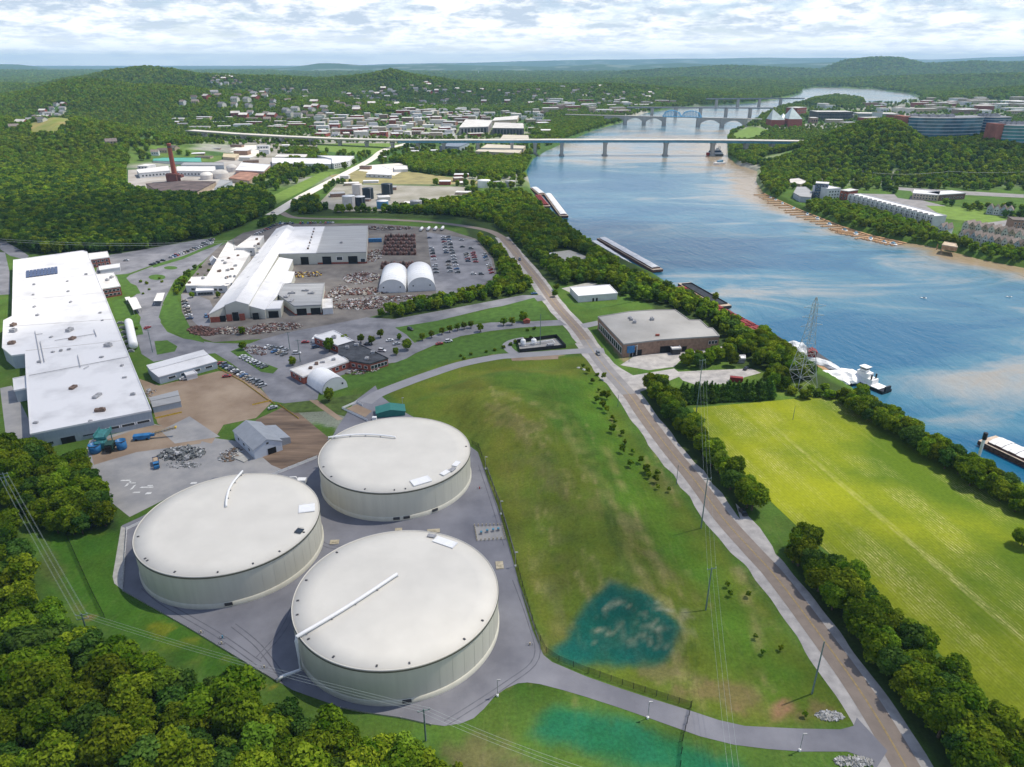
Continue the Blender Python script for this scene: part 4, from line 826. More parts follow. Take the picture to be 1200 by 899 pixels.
def arch_tent(label, fl, fr, back, h, group, ext=None):
    a, b = Vector(fl), Vector(fr); ax = Vector(back); t = thing('arched_tent', label, 'tent', (*((a+b)/2+ax/2)[:2], 0), 0, group)
    excl([a, b, b+ax, a+ax], 4); MB().arch(a-Vector((0,0,0)), b, ax, h, 18).build('cover', mat('tent_fabric', (.76,.77,.78), .5, .04, .1), t, True)
    u = (b-a).normalized(); n = Vector((u.y, -u.x, 0))
    e = MB(); K = 18; c = (a+b)/2; uu = (b-a)/2*.985; pts = [tuple(c - uu*math.cos(math.pi*k/K) + Vector((0,0,h*.975*math.sin(math.pi*k/K)**.8)) + n*.25) for k in range(K+1)]
    e.poly(pts); e.build('end_wall', mat('tent_end', (.60,.61,.62), .6, .05, .2), t)
    for s in (.2, .8):
        p = a.lerp(b, s) + n*.32; MB().box((p.x, p.y, h*.42), (1.0, .1, 1.0), math.atan2(u.y, u.x)).build('vent', DARK, t)
    for s in np.linspace(0.12, .88, 7):
        p = a+ax*s; q = b+ax*s; cc = (p+q)/2; U = (q-p)/2*1.004
        MB().tube([tuple(cc - U*math.cos(math.pi*k/12) + Vector((0,0,h*1.004*math.sin(math.pi*k/12)**.8))) for k in range(13)], .07, 4).build('rib', WPAINT, t)
    return t
tA, tB = flat(443.4,343.6), flat(476,342.6); tax = Vector((-(tB-tA).y, (tB-tA).x, 0)).normalized()*52
arch_tent('left of two big white arched tents in the scrap yard', tA, tB, tax, 11, None)
tA, tB = flat(478,342), flat(510.8,340.5); tax2 = Vector((-(tB-tA).y, (tB-tA).x, 0)).normalized()*50
arch_tent('right of two big white arched tents, next to the staff car park', tA, tB, tax2, 11.5, None)
# ---- brick offices beside the drive
building('brick_office', 'brick office with a white roof at the far side, behind the dark roofed wing', 'office', [(368,394.6),(396,405.3),(414,399.8),(391,387.6)], 5, BRICK, WROOF, unit=[(391.5,396.5)], items={0: row(4, 2.5, 2, 1.6)})
building('brick_office', 'red brick office wing with a large dark flat roof', 'office', [(397,414.5),(409.5,421),(409,422.5),(433,426.5),(454.5,420),(414,400.3),(396.3,405.6)], 5, BRICK, DROOF, unit=[(407,408.5),(418,405),(430,421),(437,414)], items={3: row(5, 2.3, 2, 2), 2: row(3, 2.3, 2, 1.6)})
building('brick_office', 'brick office with stained white roof in front, beside the small arched tent', 'office', [(340,433.5),(355,442),(409,423.5),(398,415)], 4.5, BRICK, WROOF2, unit=[(371,427),(378,425),(364,432),(391,422)], udark=True, usize=(2.5,2.5,1), items={0: row(2, 2.3, 2, 1.6), 1: row(6, 2.3, 2, 1.6)})
tt = [(395.5,389.8),(411,388.6)]; a_, b_ = flat(400,397.5), flat(411.5,393)
tq0 = flat(378,462.5); tq1 = flat(407.5,453.5); dq = Vector((-(tq1-tq0).y, (tq1-tq0).x, 0)).normalized()*19
arch_tent('small white arched tent beside the stained brick office, near the tanks', tq0, tq1, dq, 8, None)
building('white_store', 'low white roofed store with two roof planes, by the dirt yard', 'building', [(186,441.5),(254,423),(243.5,415.3),(176,433.5)], [4.8,4.8,6.2,6.2], GWALL, WROOF, items={0: row(4, 2.4, 4, 1.2, .1, .95)}, parapet=0)
building('white_store', 'rear half of the low white roofed store by the dirt yard', 'building', [(176,433),(243.3,415),(238,410),(172,428)], [6.6,6.6,5,5], GWALL, WROOF, parapet=0)
building('entrance_porch', 'small white porch on the low white roofed store', 'porch', [(218.5,440.5),(231,437.5),(226,433.5),(215.5,436.5)], 3, WWALL, WROOF)
O = thing('open_shed', 'grey metal open sided shed beside the long factory', 'shed', (*flat(193,476)[:2], 0))
slab([(179,477),(211.6,470),(209.5,463),(177,470)], [3.6,3.6,5.0,5.0], GWALL, GROOF, t=O); slab([(177,469.6),(209.5,462.8),(208,457.6),(175,466)], [5.2,5.2,4,4], GWALL, GROOF, t=O)
# grey gabled house by the tanks
hA, hB = flat(299,538.5), flat(331.5,527.5)
GH = gable('gabled_barn', 'pale blue-grey gabled barn with side wing, standing between dirt yard and tanks', 'barn', hA, hB, 25, 5.0, 8.2, mat('pale_siding', (.50,.55,.62), .6, .05, .3), mat('metal_grey_roof', (.26,.28,.31), .5, .08, .3), items={'front': [('door', .62, 0, 4, 3.2), ('window', .5, 6.3, 1.2, .9)], 'left': row(3, 2.8, 1.6, 1.4, .1, .9)})
uu_ = (hB-hA).normalized(); vv_ = Vector((-uu_.y, uu_.x, 0)); w0 = hB + vv_*4
MB().prism([tuple(p[:2]) for p in (w0, w0+uu_*6, w0+uu_*6+vv_*17, w0+vv_*17)], -.2, [4.8,3.2,3.2,4.8]).build('side_wing', MATS['metal_grey_roof'], GH)
building('concrete_slab_pad', 'low pale concrete pad left of the gabled barn', 'pad', [(272,535),(286,541),(292,537),(280,530)], .5, CONC, CONC, parapet=0)
# ---- right of the road
GWH = building('warehouse', 'large brown brick warehouse with a grey stepped roof, right of the road', 'warehouse',
    [(731,403.5),(774,398.3),(843,394),(835,385),(829.5,384),(820,375.3),(808,375.3),(791,363.3),(765,363.6),(738,365.5),(701,371.5)], 9, BRICKT, mat('grey_membrane_roof', (.25,.245,.235), .75, 0, .03, col2=(.33,.325,.315), detail=7),
    items={1: [('door', .12, 0, 9, 4.5), ('door', .42, 0, 3, 3.5)] + row(3, 5, 1.4, 2, .82, .98), 0: [('door', .35, 0, 8, 4)], 10: row(12, 3.5, 3.0, 4.0)}, unit=[(740,375),(743.5,378.5),(764,375),(738,373)], usize=(2.5,2.5,1.6))
p = flat(769, 409); MB().box((p.x, p.y, 5), (2.5, 1.0, 10.5), .1).build('chimney', BRICK, GWH)
p = flat(737, 417)
BM_ = thing('dust_collector', 'blue dust collector with ducts at the corner of the brown warehouse', 'dust collector', (p.x, p.y, .07))
MB().box((0,0,4.5), (5, 4.5, 5)).mesh('x'); o = child('housing', MB().box((0,0,5), (5,4.5,4.5), .3).mesh('housing'), BM_); o.data.materials.append(BLUEP)
o = child('hopper', MB().lathe((0,0,0), [(.5,1),(2.4,2.8)], 10).mesh('hopper'), BM_); o.data.materials.append(BLUEP)
for dx, dy in ((-2,-2),(2,-2),(2,2),(-2,2)): child('leg', MB().box((dx,dy,1.5), (.25,.25,3)).mesh('leg'), BM_).data.materials.append(METAL)
child('duct', MB().tube([(2,-1,6),(4.5,-1,7.5),(4.5,-1,1)], .5, 8).mesh('duct', True), BM_).data.materials.append(METAL)
building('loading_shelter', 'white roofed loading shelter at the back of the brown warehouse', 'shelter', [(788,409),(798,408.5),(794,403),(784,403.5)], 4, DMETAL, WROOF)
building('white_garage', 'low white roofed garage beyond the lawn, right of the road', 'garage', [(678,347.3),(723.6,343.8),(714,334),(668,337)], 5, WWALL, WROOF, items={0: [('door', .38, 0, 1.5, 2.6), ('door', .47, 0, 1.5, 2.6)]})
building('river_shed', 'small white roofed shed in the trees near the river barges', 'shed', [(860,420.5),(873.5,420.5),(873,416.8),(860.5,416.8)], 3, METAL, WROOF)
building('white_garage', 'small white building among riverside trees left of the brown road', 'garage', [(645.5,301),(652,300.5),(650,296),(644,297)], 3.5, WWALL, WROOF)
# ---- tank farm and near-north industry
def drum(px, py, d, h, m, label, roofm=None):
    b = flat(px, py); t = thing('oil_tank', label, 'oil tank', (b.x, b.y+d/2, 0), 0, 'oil tanks north of the works'); excl([(b.x-d/2, b.y), (b.x+d/2, b.y), (b.x+d/2, b.y+d), (b.x-d/2, b.y+d)], 3)
    child('shell', MB().lathe((0,0,0), [(d/2,0),(d/2,h)], 24, False).mesh('shell', True), t).data.materials.append(m)
    child('roof', MB().lathe((0,0,0), [(d/2+.1,h-.2),(d/2+.1,h),(.3,h+.9)], 24).mesh('roof', True), t).data.materials.append(roofm or m)
    child('ladder', MB().box((d/2*.6,-d/2*.82,h/2), (.5,.3,h), -.6).mesh('ladder'), t).data.materials.append(METAL)
RW = mat('rusty_white', (.55,.5,.46), .7, 0, .15, col2=(.62,.6,.58)); DT = mat('dark_tank', (.02,.032,.045), .4, .3, .2)
drum(418,229,14,14,RW,'rust streaked white oil tank, back left of the tank group'); drum(430.5,234,15,14,DT,'dark blue oil tank in the middle of the tank group'); drum(453,228.5,16,14,DT,'dark blue oil tank standing apart at the back right'); drum(408,246,16,16,RW,'rust streaked white oil tank at the front left of the tank group',WPAINT); drum(421,244.5,14,14,DT,'dark oil tank beside the front white one',WPAINT)
drum(447.5,245,15,9,mat('blue_shell', (.08,.25,.42), .5, .15, .2),'light blue squat oil tank with pale roof',WPAINT); drum(487,246,15,10,METAL,'grey weathered tank half hidden by trees')
drum(567,220.5,19,10,WPAINT,'white round tank left of two grey ones, near the river'); drum(583.5,219.5,15,7,mat('pale_grey_tank', (.4,.4,.4), .6, .1, .2),'grey round tank in the middle of three near the river'); drum(598,219.5,16,8,MATS['pale_grey_tank'],'grey round tank nearest the river bank')
def house_rows(spec):
    for s in spec: building(*s[:3], s[3], *s[4:7], **(s[7] if len(s) > 7 else {}))
building('white_depot', 'long white depot with rows of windows north of the works', 'depot', [(319,191.5),(388,192.5),(389,186),(319,185)], 7, WWALL, WROOF, items={0: row(16, 3.5, 3, 3)})
building('white_depot', 'white depot with two storeys of windows beside the north road', 'depot', [(389,191.5),(391,192),(409,189),(415,183),(372,182.5),(389,186)], 9, WWALL, WROOF, items={1: row(7, 2.5, 2.6, 2)+row(7, 6, 2.6, 2)})
building('small_depot', 'low white building beside the north road, right side', 'building', [(429,204),(459,205.5),(459,199),(448,195),(438,197)], 5, WWALL, WROOF, items={0: row(5, 2.5, 3, 1.5)})
building('small_depot', 'small white flat building behind the low one by the north road', 'building', [(462,199),(478,198.5),(477,194),(462,194)], 4, WWALL, WROOF2)
building('foundry', 'big low foundry with rusty brown roof at the foot of the chimney', 'factory', [(187,225.5),(231,224.5),(253,213),(214.6,212),(171,215.5)], 7, TWALL, BROOF)
building('green_shed', 'long shed with green metal roof left of the pale depot yard', 'shed', [(179,188.5),(236,190),(235,185),(181,185)], 6, WWALL, GREENROOF)
building('tan_shed', 'tan gabled shed beside the pale depot yard', 'shed', [(261,184),(275,185),(280,180.5),(262,180)], 5, TWALL, mat('tan_roof', (.5,.42,.28), .7, .1, .1))
building('factory_hall', 'long white roofed hall just right of the chimney', 'factory', [(208,200.5),(253,201),(252,195),(208,195)], 8, WWALL, WROOF2, items={0: row(10, 3.5, 2.6, 2.4)})
building('factory_hall', 'white roofed hall left of the chimney at the edge of the wood', 'factory', [(163,203),(199,200),(197,194.5),(160,199)], 8, WWALL, WROOF2, items={0: row(8, 3.5, 2.6, 2.4)})
building('factory_hall', 'pinkish white roofed hall at the right of the old factory', 'factory', [(276,199.5),(309,201),(317,193),(283,190.5)], 8, mat('pink_wall', (.45,.30,.26), .8, .2, .1), WROOF, items={0: row(6, 3.5, 2.6, 2.4)})
building('factory_hall', 'rust red roofed sheds in front of the pinkish hall', 'factory', [(268,209),(292,212),(303,203),(283,201)], 6, TWALL, mat('rust_red_roof', (.30,.16,.11), .8, .3, .1))
building('factory_hall', 'slate grey hall beside the rust red sheds', 'factory', [(251,221),(262,217),(272,212),(258,210.5)], 6, GWALL, GROOF)
building('factory_hall', 'narrow grey hall behind the chimney', 'factory', [(212,193.5),(262,194),(262,190.5),(216,190.5)], 7, GWALL, GROOF)
building('factory_hall', 'low grey hall near the pale depot yard', 'factory', [(322,184),(358,184.5),(360,181),(326,180.5)], 6, TWALL, PALEROOF)
for (x, y, d, h, lb) in ((255,210,26,13,'pale domed silo right of the factory halls'),(240,211,20,11,'smaller pale domed silo in the middle of the factory'),(270,202,18,12,'pale domed silo behind the rust red sheds')):
    b = flat(x, y); t = thing('silo', lb, 'silo', (b.x, b.y+d/2, 0)); excl([(b.x-d/2, b.y), (b.x+d/2, b.y), (b.x+d/2, b.y+d), (b.x-d/2, b.y+d)], 2)
    child('shell', MB().lathe((0,0,0), [(d/2,0),(d/2,h*.6)], 20, False).mesh('shell', True), t).data.materials.append(RW); child('dome', MB().lathe((0,0,0), [(d/2,h*.6),(d/2*.85,h*.8),(d/2*.5,h*.95),(.3,h)], 20).mesh('dome', True), t).data.materials.append(PALEROOF)
b = flat(206, 212.5); CH = thing('chimney', 'tall tapering red brick chimney stack of the old factory', 'chimney', (b.x, b.y, 0))
child('shaft', MB().lathe((0,0,0), [(4.2,0),(3.8,12),(2.9,54),(3.2,54.5),(3.2,56)], 20).mesh('shaft', True), CH).data.materials.append(BRICK)
child('base_block', MB().box((-2,-2,6), (16,14,12)).box((8,0,8), (8,10,4)).mesh('base_block'), CH).data.materials.append(mat('dark_brick', (.13,.05,.045), .9, .3, .2)); child('top_band', MB().lathe((0,0,0), [(3.25,50),(3.3,52)], 20, False).mesh('top_band'), CH).data.materials.append(DMETAL)
building('steel_warehouse', 'blue-grey steel warehouse tucked under the highway bridge', 'warehouse', [(515,171.5),(537,172.5),(550,167.5),(527,167)], 9, GWALL, mat('slate_roof', (.17,.21,.26), .6, .1, .1))
building('river_warehouse', 'broad cream roofed warehouse by the river in front of the highway bridge', 'warehouse', [(557,177.5),(608,179.5),(616,171),(571,169)], 8, TWALL, mat('cream_roof', (.52,.47,.38), .7, .1, .05), items={0: row(8, 4, 3, 2)})
building('river_annex', 'cream roofed annex directly behind the river warehouse', 'building', [(586,163.2),(620,163.2),(619,158.5),(590,158)], 7, TWALL, MATS['cream_roof'])
building('mill_block', 'dark brick block with columns and pale roof, beyond the highway', 'building', [(577,150),(614,150.5),(613,144.5),(580,143.5)], 18, mat('dark_mill', (.13,.12,.14), .8, .3, .1), PALEROOF, items={0: row(9, 9, 5, 12, kind='bare')})
building('mill_block', 'grey striped old mill block left of the dark brick one', 'building', [(538,149.5),(572,148.5),(577,141),(546,140)], 18, mat('grey_mill', (.30,.28,.28), .8, .3, .1), PALEROOF, items={0: row(8, 9, 5, 12, kind='bare')})
building('long_store', 'grey long building with pale curved roof behind the mill blocks', 'building', [(577,141.5),(606,140),(608,135.5),(580,138)], 12, TWALL, PALEROOF)

# ------------------------------------------------------------------ bridges
HB = thing('highway_bridge', 'long pale highway bridge on grey piers with blue steel girders, crossing the river', 'bridge', (300, 1485, 0))
def deckline(pts, w, th, m, nm, t, dz=0.0):
    a = offset_line(pts, -w/2); b = offset_line(pts, w/2); mb = MB(); n = len(pts)
    for i in range(n-1):
        za, zb = pts[i][2]+dz, pts[i+1][2]+dz
        q = [(*a[i], za), (*b[i], za), (*b[i+1], zb), (*a[i+1], zb)]; q2 = [(p[0], p[1], p[2]-th) for p in q]
        if a[i][1] < b[i][1]: pass
        mb.poly(q[::-1]); mb.poly(q2)
        for k in range(4): l = (k+1) % 4; mb.quad(q[k], q[l], q2[l], q2[k])
    return mb.build(nm, m, t)
LB = []
for px_, py_, h_ in ((222,152.5,15),(277,156.5,16),(333,159.5,15),(400,162.5,14),(470,164,17),(517,164,22),(570,163.8,25),(627,163.7,26),(709,163.4,26),(800,163.6,26),(880,164.3,25),(945,165.2,23)):
    p = flat(px_, py_, h_); LB.append((p.x, p.y, h_))
deckline(LB, 24, 1.0, HIWAY, 'deck', HB); deckline(LB[4:], 22, 4.2, BSTEEL, 'girder', HB, -1.0); deckline(LB[:5], 18, 2.2, CONC, 'girder', HB, -1.0)
for s in (-11.8, 11.8):
    L_ = [(*p, q[2]+1) for p, q in zip(offset_line(LB, s), LB)]; deckline([(a, b, c-.3) for a, b, c in L_], .5, .8, HIWAY, 'parapet', HB)
def pier(t, x, y, z1, z0=WZ-3, w=16, two=False):
    b = MB().prism(ccw([(x-3,y-w/2),(x+3,y-w/2),(x+3,y+w/2),(x-3,y+w/2)]), z0, z1-3.5); b.prism(ccw([(x-4,y-w*.62),(x+4,y-w*.62),(x+4,y+w*.62),(x-4,y+w*.62)]), z1-3.5, z1-.02); b.prism(ccw([(x-5,y-w*.6),(x+5,y-w*.6),(x+5,y+w*.6),(x-5,y+w*.6)]), z0, WZ+2); b.build('pier', CONC, t)
def onl(px_):
    for a, b in zip(LB, LB[1:]):
        ua, ub = proj(*a)[0], proj(*b)[0]
        if ua <= px_ <= ub: k = (px_-ua)/(ub-ua); return tuple(a[i]+(b[i]-a[i])*k for i in range(3))
for q in (658.5, 709.5, 781, 836): x, y, z = onl(q); pier(HB, x, y, z-5.2)
for q in (240, 285, 330, 365, 398, 430, 460, 490, 520, 560, 600, 627, 875, 905, 933): x, y, z = onl(q); pier(HB, x, y, z-(3.2 if q < 400 else 5.2), -1)
def at(px_, D, h=0.0): zc = D*math.cos(TH)+(CAM_H-h)*math.sin(TH); return Vector(((px_-600)/FPX*zc, D, h))
# arched bridge with the blue trusses
AB = thing('truss_bridge', 'old arched river bridge with bright blue steel trusses in its middle spans', 'bridge', (*at(790, 2210)[:2], 0))
a0, a1 = at(690, 2330, 20), at(893, 2130, 22); D_ = lambda px_: a0.lerp(a1, (px_-690)/(893-690))
ln = [tuple(D_(q)) for q in (660, 690, 740, 800, 850, 893)]
deckline(ln, 12, 2, CONC, 'deck', AB)
pq = [712, 736, 759, 783, 823, 850, 875]
for i, q in enumerate(pq):
    p = D_(q); MB().prism(ccw([(p.x-5,p.y-7),(p.x+5,p.y-7),(p.x+5,p.y+7),(p.x-5,p.y+7)]), WZ-2, p.z-2).build('pier', CONC, AB)
for q0, q1 in ((712,736),(736,759),(759,783),(823,850),(850,875)):
    mb = MB(); pts = [D_(q0+(q1-q0)*k/10) for k in range(11)]
    for k in range(10):
        z0_ = WZ+4+16*math.sin(math.pi*k/10)**.7; z1_ = WZ+4+16*math.sin(math.pi*(k+1)/10)**.7
        for dy in (-5, 5): mb.prism([(pts[k].x,pts[k].y+dy-.6),(pts[k+1].x,pts[k+1].y+dy-.6),(pts[k+1].x,pts[k+1].y+dy+.6),(pts[k].x,pts[k].y+dy+.6)], [z0_,z1_,z1_,z0_], [19.2]*4)
    mb.build('arch', CONC, AB)
BT = mat('bright_blue_steel', (.10,.36,.58), .5, .1, .2)
for q0, q1 in ((781,803),(803,826)):
    for dy in (-6, 6):
        mb = MB(); n = 7; b_ = [D_(q0+(q1-q0)*k/n)+Vector((0,dy,0)) for k in range(n+1)]; tp = [p+Vector((0,0,2+15*math.sin(math.pi*(.14+.72*k/n)))) for k, p in enumerate(b_)]
        mb.tube(b_, .9, 4); mb.tube([b_[0]]+tp[1:-1]+[b_[-1]], .9, 4)
        for k in range(1, n): mb.tube([b_[k], tp[k]], .6, 4); mb.tube([b_[k], tp[min(k+1, n-1)]], .5, 4)
        mb.build('truss', BT, AB)
def plainbridge(lb, pa, Da, pb, Db, h, pp, m):
    a, b = at(pa, Da, h), at(pb, Db, h); t = thing('river_bridge', lb, 'bridge', ((a.x+b.x)/2, (a.y+b.y)/2, 0)); deckline([tuple(a), tuple(a.lerp(b,.5)), tuple(b)], 16, 4, m, 'deck', t)
    for q in pp: p = a.lerp(b, (q-pa)/(pb-pa)); MB().prism(ccw([(p.x-4,p.y-8),(p.x+4,p.y-8),(p.x+4,p.y+8),(p.x-4,p.y+8)]), WZ-2, h-4).build('pier', CONC, t)
plainbridge('dark grey flat river bridge just beyond the blue truss bridge', 735, 2600, 905, 2560, 28, (765, 793, 822, 852, 880), mat('bridge_grey', (.2,.22,.24), .7, .1, .1))
plainbridge('farthest dark river bridge, near the bend of the river', 828, 3150, 942, 3200, 30, (840, 865, 890, 915), mat('bridge_dark', (.16,.19,.22), .7, .1, .1))

# ------------------------------------------------------------------ right bank
def fblk(name, label, cat, x0, y0, x1, y1, d, h, wm, rm, items=None, base=0.0, group=None, **k):
    """front wall between two ground pixels, depth d away from the viewer"""
    a, b = flat(x0, y0, base), flat(x1, y1, base); u = (b-a).normalized(); v = Vector((-u.y, u.x, 0))
    return building(name, label, cat, None, h, wm, rm, {0: items} if items else None, group, base, world=[a, b, b+v*d, a+v*d], **k)
def apartments():
    a, b = flat(993.5,238.5), flat(1091,266); u = (b-a).normalized(); v = Vector((-u.y, u.x, 0)); L_ = (b-a).length; n = 17
    t = building('apartment_row', 'long white terrace of riverside flats with grey balconies and white roof', 'apartment block', None, 11.5, WWALL, WROOF, None, None, 0, world=[a, b, b+v*17, a+v*17], parapet=.8)
    for i in range(n):
        s = (i+.5)/n; p = a+u*L_*s
        edge_items(t, a, b, [('bare', s-.012, z, 1.6, 1.9) for z in (2.2, 5.6, 9.0)] + [('bare', s+.014, z, 1.6, 1.9) for z in (2.2, 5.6, 9.0)])
        q = a+u*L_*i/n - v*.9; MB().box((q.x, q.y, 5.7), (.5, 1.8, 11.4), math.atan2(u.y, u.x)).build('fin_wall', WPAINT, t)
        r = p - v*.7
        MB().box((r.x, r.y, 3.9), (L_/n*.8, 1.5, .3), math.atan2(u.y, u.x)).box((r.x, r.y, 7.3), (L_/n*.8, 1.5, .3), math.atan2(u.y, u.x)).build('balcony', METAL, t)
        r = p + v*1.5; MB().box((r.x, r.y, 12), (2.6, 3.2, 1.6), math.atan2(u.y, u.x)).build('roof_dormer', DMETAL, t)
apartments()
NAVY = mat('navy_cladding', (.025,.06,.13), .5, .2, .1)
fblk('flats_block', 'navy blue riverside flats block at the left end of the white terrace', 'apartment block', 953, 232.5, 968, 233.5, 16, 20, NAVY, WROOF2, row(4,4,2.2,2)+row(4,8.5,2.2,2)+row(4,13,2.2,2)+row(4,17,2.2,2))
fblk('flats_block', 'white six window wide flats block beside the navy one', 'apartment block', 968.5, 235, 983, 234, 30, 15, WWALL, WROOF, row(4,3,2,2)+row(4,7,2,2)+row(4,11,2,2))
fblk('flats_block', 'brick flats block between the white block and the long terrace', 'apartment block', 983, 233.5, 992, 235, 22, 12, BRICK, WROOF2, row(2,3,2,2)+row(2,7,2,2))
building('curved_terrace', 'low grey building with stepped round terraces on the river bank', 'building', [(930,226),(938,230.5),(950,231.5),(952,225),(944,219),(934,219)], 7, GWALL, GROOF); building('curved_terrace', 'smaller upper grey block with terraces by the river bank', 'building', [(925,214),(938,216),(946,213),(936,209),(926,210)], 5, TWALL, PALEROOF)
fblk('office_block', 'low stone office building with white roof below the wooded hill', 'office', 1068, 233.5, 1099, 236, 34, 8, TWALL, WROOF, row(8,2.5,2,1.8)+row(8,5.8,2,1.8))
fblk('office_block', 'right wing of the low stone office building, with a brown front', 'office', 1100, 235.5, 1130, 233.5, 22, 8, mat('brown_wall', (.16,.10,.08), .8, .2, .2), WROOF, row(6,3,2.5,1.6))
ORD = ['leftmost','second from left','third from left','fourth from left','fifth from left','sixth from left','seventh from left','eighth from left','ninth from left','tenth from left']
def townhouses(pts, d, he, hr, n, cols, lbl, grp):
    for i in range(n):
        t0, t1 = i/n, (i+.96)/n; a = Vector(pts[0]).lerp(Vector(pts[1]), t0); b = Vector(pts[0]).lerp(Vector(pts[1]), t1)
        it = row(2, 2.2, 1.3, 1.6, .15, .85)+row(2, 5.4, 1.3, 1.6, .15, .85)+([('bare', .5, 8.4, 1.2, 1.2)] if he > 7 else [])
        gable('townhouse', lbl, 'house', a, b, d*random.uniform(.92, 1.08), he*random.uniform(.96,1.05), hr*random.uniform(.97,1.05), cols[i % len(cols)], HROOF, 0, grp, {'front': it})['label'] = lbl + ', ' + ORD[i]
W2 = mat('cream_siding', (.55,.54,.48), .7, .1, .2); W3 = mat('tan_siding', (.38,.31,.22), .7, .1, .2); W4 = mat('blue_siding', (.36,.42,.46), .7, .1, .2)
townhouses([flat(1097,276), flat(1109,278)], 14, 9, 13, 2, [WWALL], 'white gabled townhouse at the left end of the riverside houses', 'white end townhouses')
townhouses([flat(1121,283), flat(1163,291)], 15, 8, 12, 6, [W2, WWALL, W4], 'pale gabled townhouse in the front row by the river bank', 'pale riverside townhouses')
townhouses([flat(1164,291), flat(1216,301)], 15, 8, 12, 7, [W3, W2, W3, W4], 'tan or pale gabled townhouse at the right end of the riverside houses', 'tan riverside townhouses')
townhouses([flat(1126,271), flat(1196,285)], 14, 8, 12, 9, [W2, W3], 'grey roofed townhouse in the second row behind the riverside houses', 'second row townhouses')
townhouses([flat(1155,251), flat(1186,254)], 14, 7, 11, 4, [W4, WWALL], 'grey roofed house on the lawn street below the wooded hill', 'houses below the hill')
fblk('flats_block', 'brown brick block of flats at the right edge above the townhouses', 'apartment block', 1183, 272, 1215, 274, 20, 13, BRICKT, HROOF, row(6,2.5,1.6,1.8)+row(6,6,1.6,1.8)+row(6,9.5,1.6,1.8))
building('observation_deck', 'timber river pavilion on raking legs over the muddy water', 'pavilion', [(1104,287),(1122,290),(1120,285.5),(1107,283.5)], 4, WOODD, TWALL, base=0)
pd = flat(1113, 295, WZ); OD = thing('pier_frame', 'brown raking timber frame below the river pavilion', 'frame', (pd.x, pd.y, WZ))
for dx in (-9, 9): child('leg', MB().tube([(dx,0,-3),(dx*.3,8,5.5)], .6, 6).tube([(dx,8,-3),(dx,8,5.5)], .5, 6).mesh('leg'), OD).data.materials.append(WOODD)
# aquarium with glass peaks
AQ = thing('aquarium', 'brick museum with steep pointed glass roofs beside the river', 'museum', (*flat(920,149)[:2], 0)); YA = flat(920,149)[1]
def pyr(x0, x1, y0, y1, hb, hp, sk_):
    a, b = at(x0, YA+y0), at(x1, YA+y0); c, d = Vector((b.x, YA+y1, 0)), Vector((a.x, YA+y1, 0)); excl([a,b,c,d], 4)
    MB().prism([tuple(p[:2]) for p in (a,b,c,d)], -1, hb).build('brick_wall', BRICK, AQ)
    pk = a.lerp(c, .5); pk = Vector((a.x+(b.x-a.x)*sk_, (a.y+c.y)/2, hp)); z = Vector((0,0,hb+.05)); k = MB(); pp = [p+z for p in (a,b,c,d)]
    for i in range(4): k.poly([pp[i], pp[(i+1)%4], pk])
    k.build('glass_roof', mat('peak_glass', (.42,.50,.50), .3, .15, .05), AQ)
pyr(903, 919, 0, 45, 19, 46, .2); pyr(923, 939, -12, 40, 22, 52, .35); pyr(914, 924, 15, 60, 16, 34, .5)
fblk('city_block', 'dark brown city block with roof parking by the far river bend', 'building', 956, 141.5, 998, 141.5, 60, 26, mat('dark_brown_wall', (.10,.085,.085), .8, .3, .1), PALEROOF, row(12,8,7,4,kind='bare')+row(12,18,7,4,kind='bare'))
fblk('city_block', 'narrow red brick tower block left of the dark city block', 'building', 933, 137, 944, 136, 40, 28, BRICK, PALEROOF, row(4,8,5,4)+row(4,18,5,4))
fblk('long_garage', 'long low grey parking deck behind the wooded hill', 'car park', 1005, 137.5, 1052, 138, 60, 12, GROOF, PALEROOF)
# glass offices on the hill top
def hilloffice(lb, x0, x1, ytop, D, d, h, m, n, curve=0, brick=None):
    z1 = CAM_H + ray(600, ytop).z/ray(600, ytop).y*D; z0 = z1-h; K = 8; pts = []
    for k in range(K+1):
        s = k/K; q = at(x0+(x1-x0)*s, D+curve*4*s*(1-s), z1); pts.append(Vector((q.x, q.y, 0)))
    bk = [p+Vector((d*.1, d, 0)) for p in pts[::-1]]; allp = [tuple(p[:2]) for p in pts+bk]
    t = thing('glass_office', lb, 'office', (pts[0].x, pts[0].y, z0)); excl(allp, 4)
    MB().prism(allp, z0-8, z1-1, False).build('curtain_wall', m, t); MB().prism(offset_poly(allp, 1.0), z1-1, z1).build('roof', PALEROOF, t)
    for i in range(n):
        z = z0+(i+.0)*(h/n); mb = MB(); o = offset_poly(allp, .35); mb.prism(o, z, z+h/n*.22, True); mb.build('floor_band', mat('band_grey', (.42,.47,.50), .6, .1, .1), t)
    units(t, [], (1,1,1))
    for k in range(5):
        c = (pts[1+k]+bk[-2-k])/2; child('rooftop_unit', UNITM, t, (c.x-t.location.x, c.y-t.location.y, h), .1, (12,9,4))
    if brick:
        a = pts[0]; MB().box((a.x-4, a.y+d*.4, z0+h/2-3), (14, d*.7, h+8)).build('brick_stair_tower', mat('red_panel', (.33,.12,.085), .8, .2, .1), t)
hilloffice('long curved blue glass office on top of the wooded hill, with a red end', 1066, 1153, 137.2, 1370, 45, 34, BLUEGLASS, 6, -20, True)
hilloffice('middle dark blue glass office on the hill top', 1154, 1186, 137, 1400, 45, 28, mat('dark_blue_glass', (.04,.10,.17), .15, .3, .05, spec=.8), 6, -12)
hilloffice('teal glass office with red end at the right edge of the hill top', 1178, 1225, 146.5, 1270, 45, 27, mat('teal_glass', (.05,.22,.24), .15, .3, .05, spec=.8), 5, -10, True)
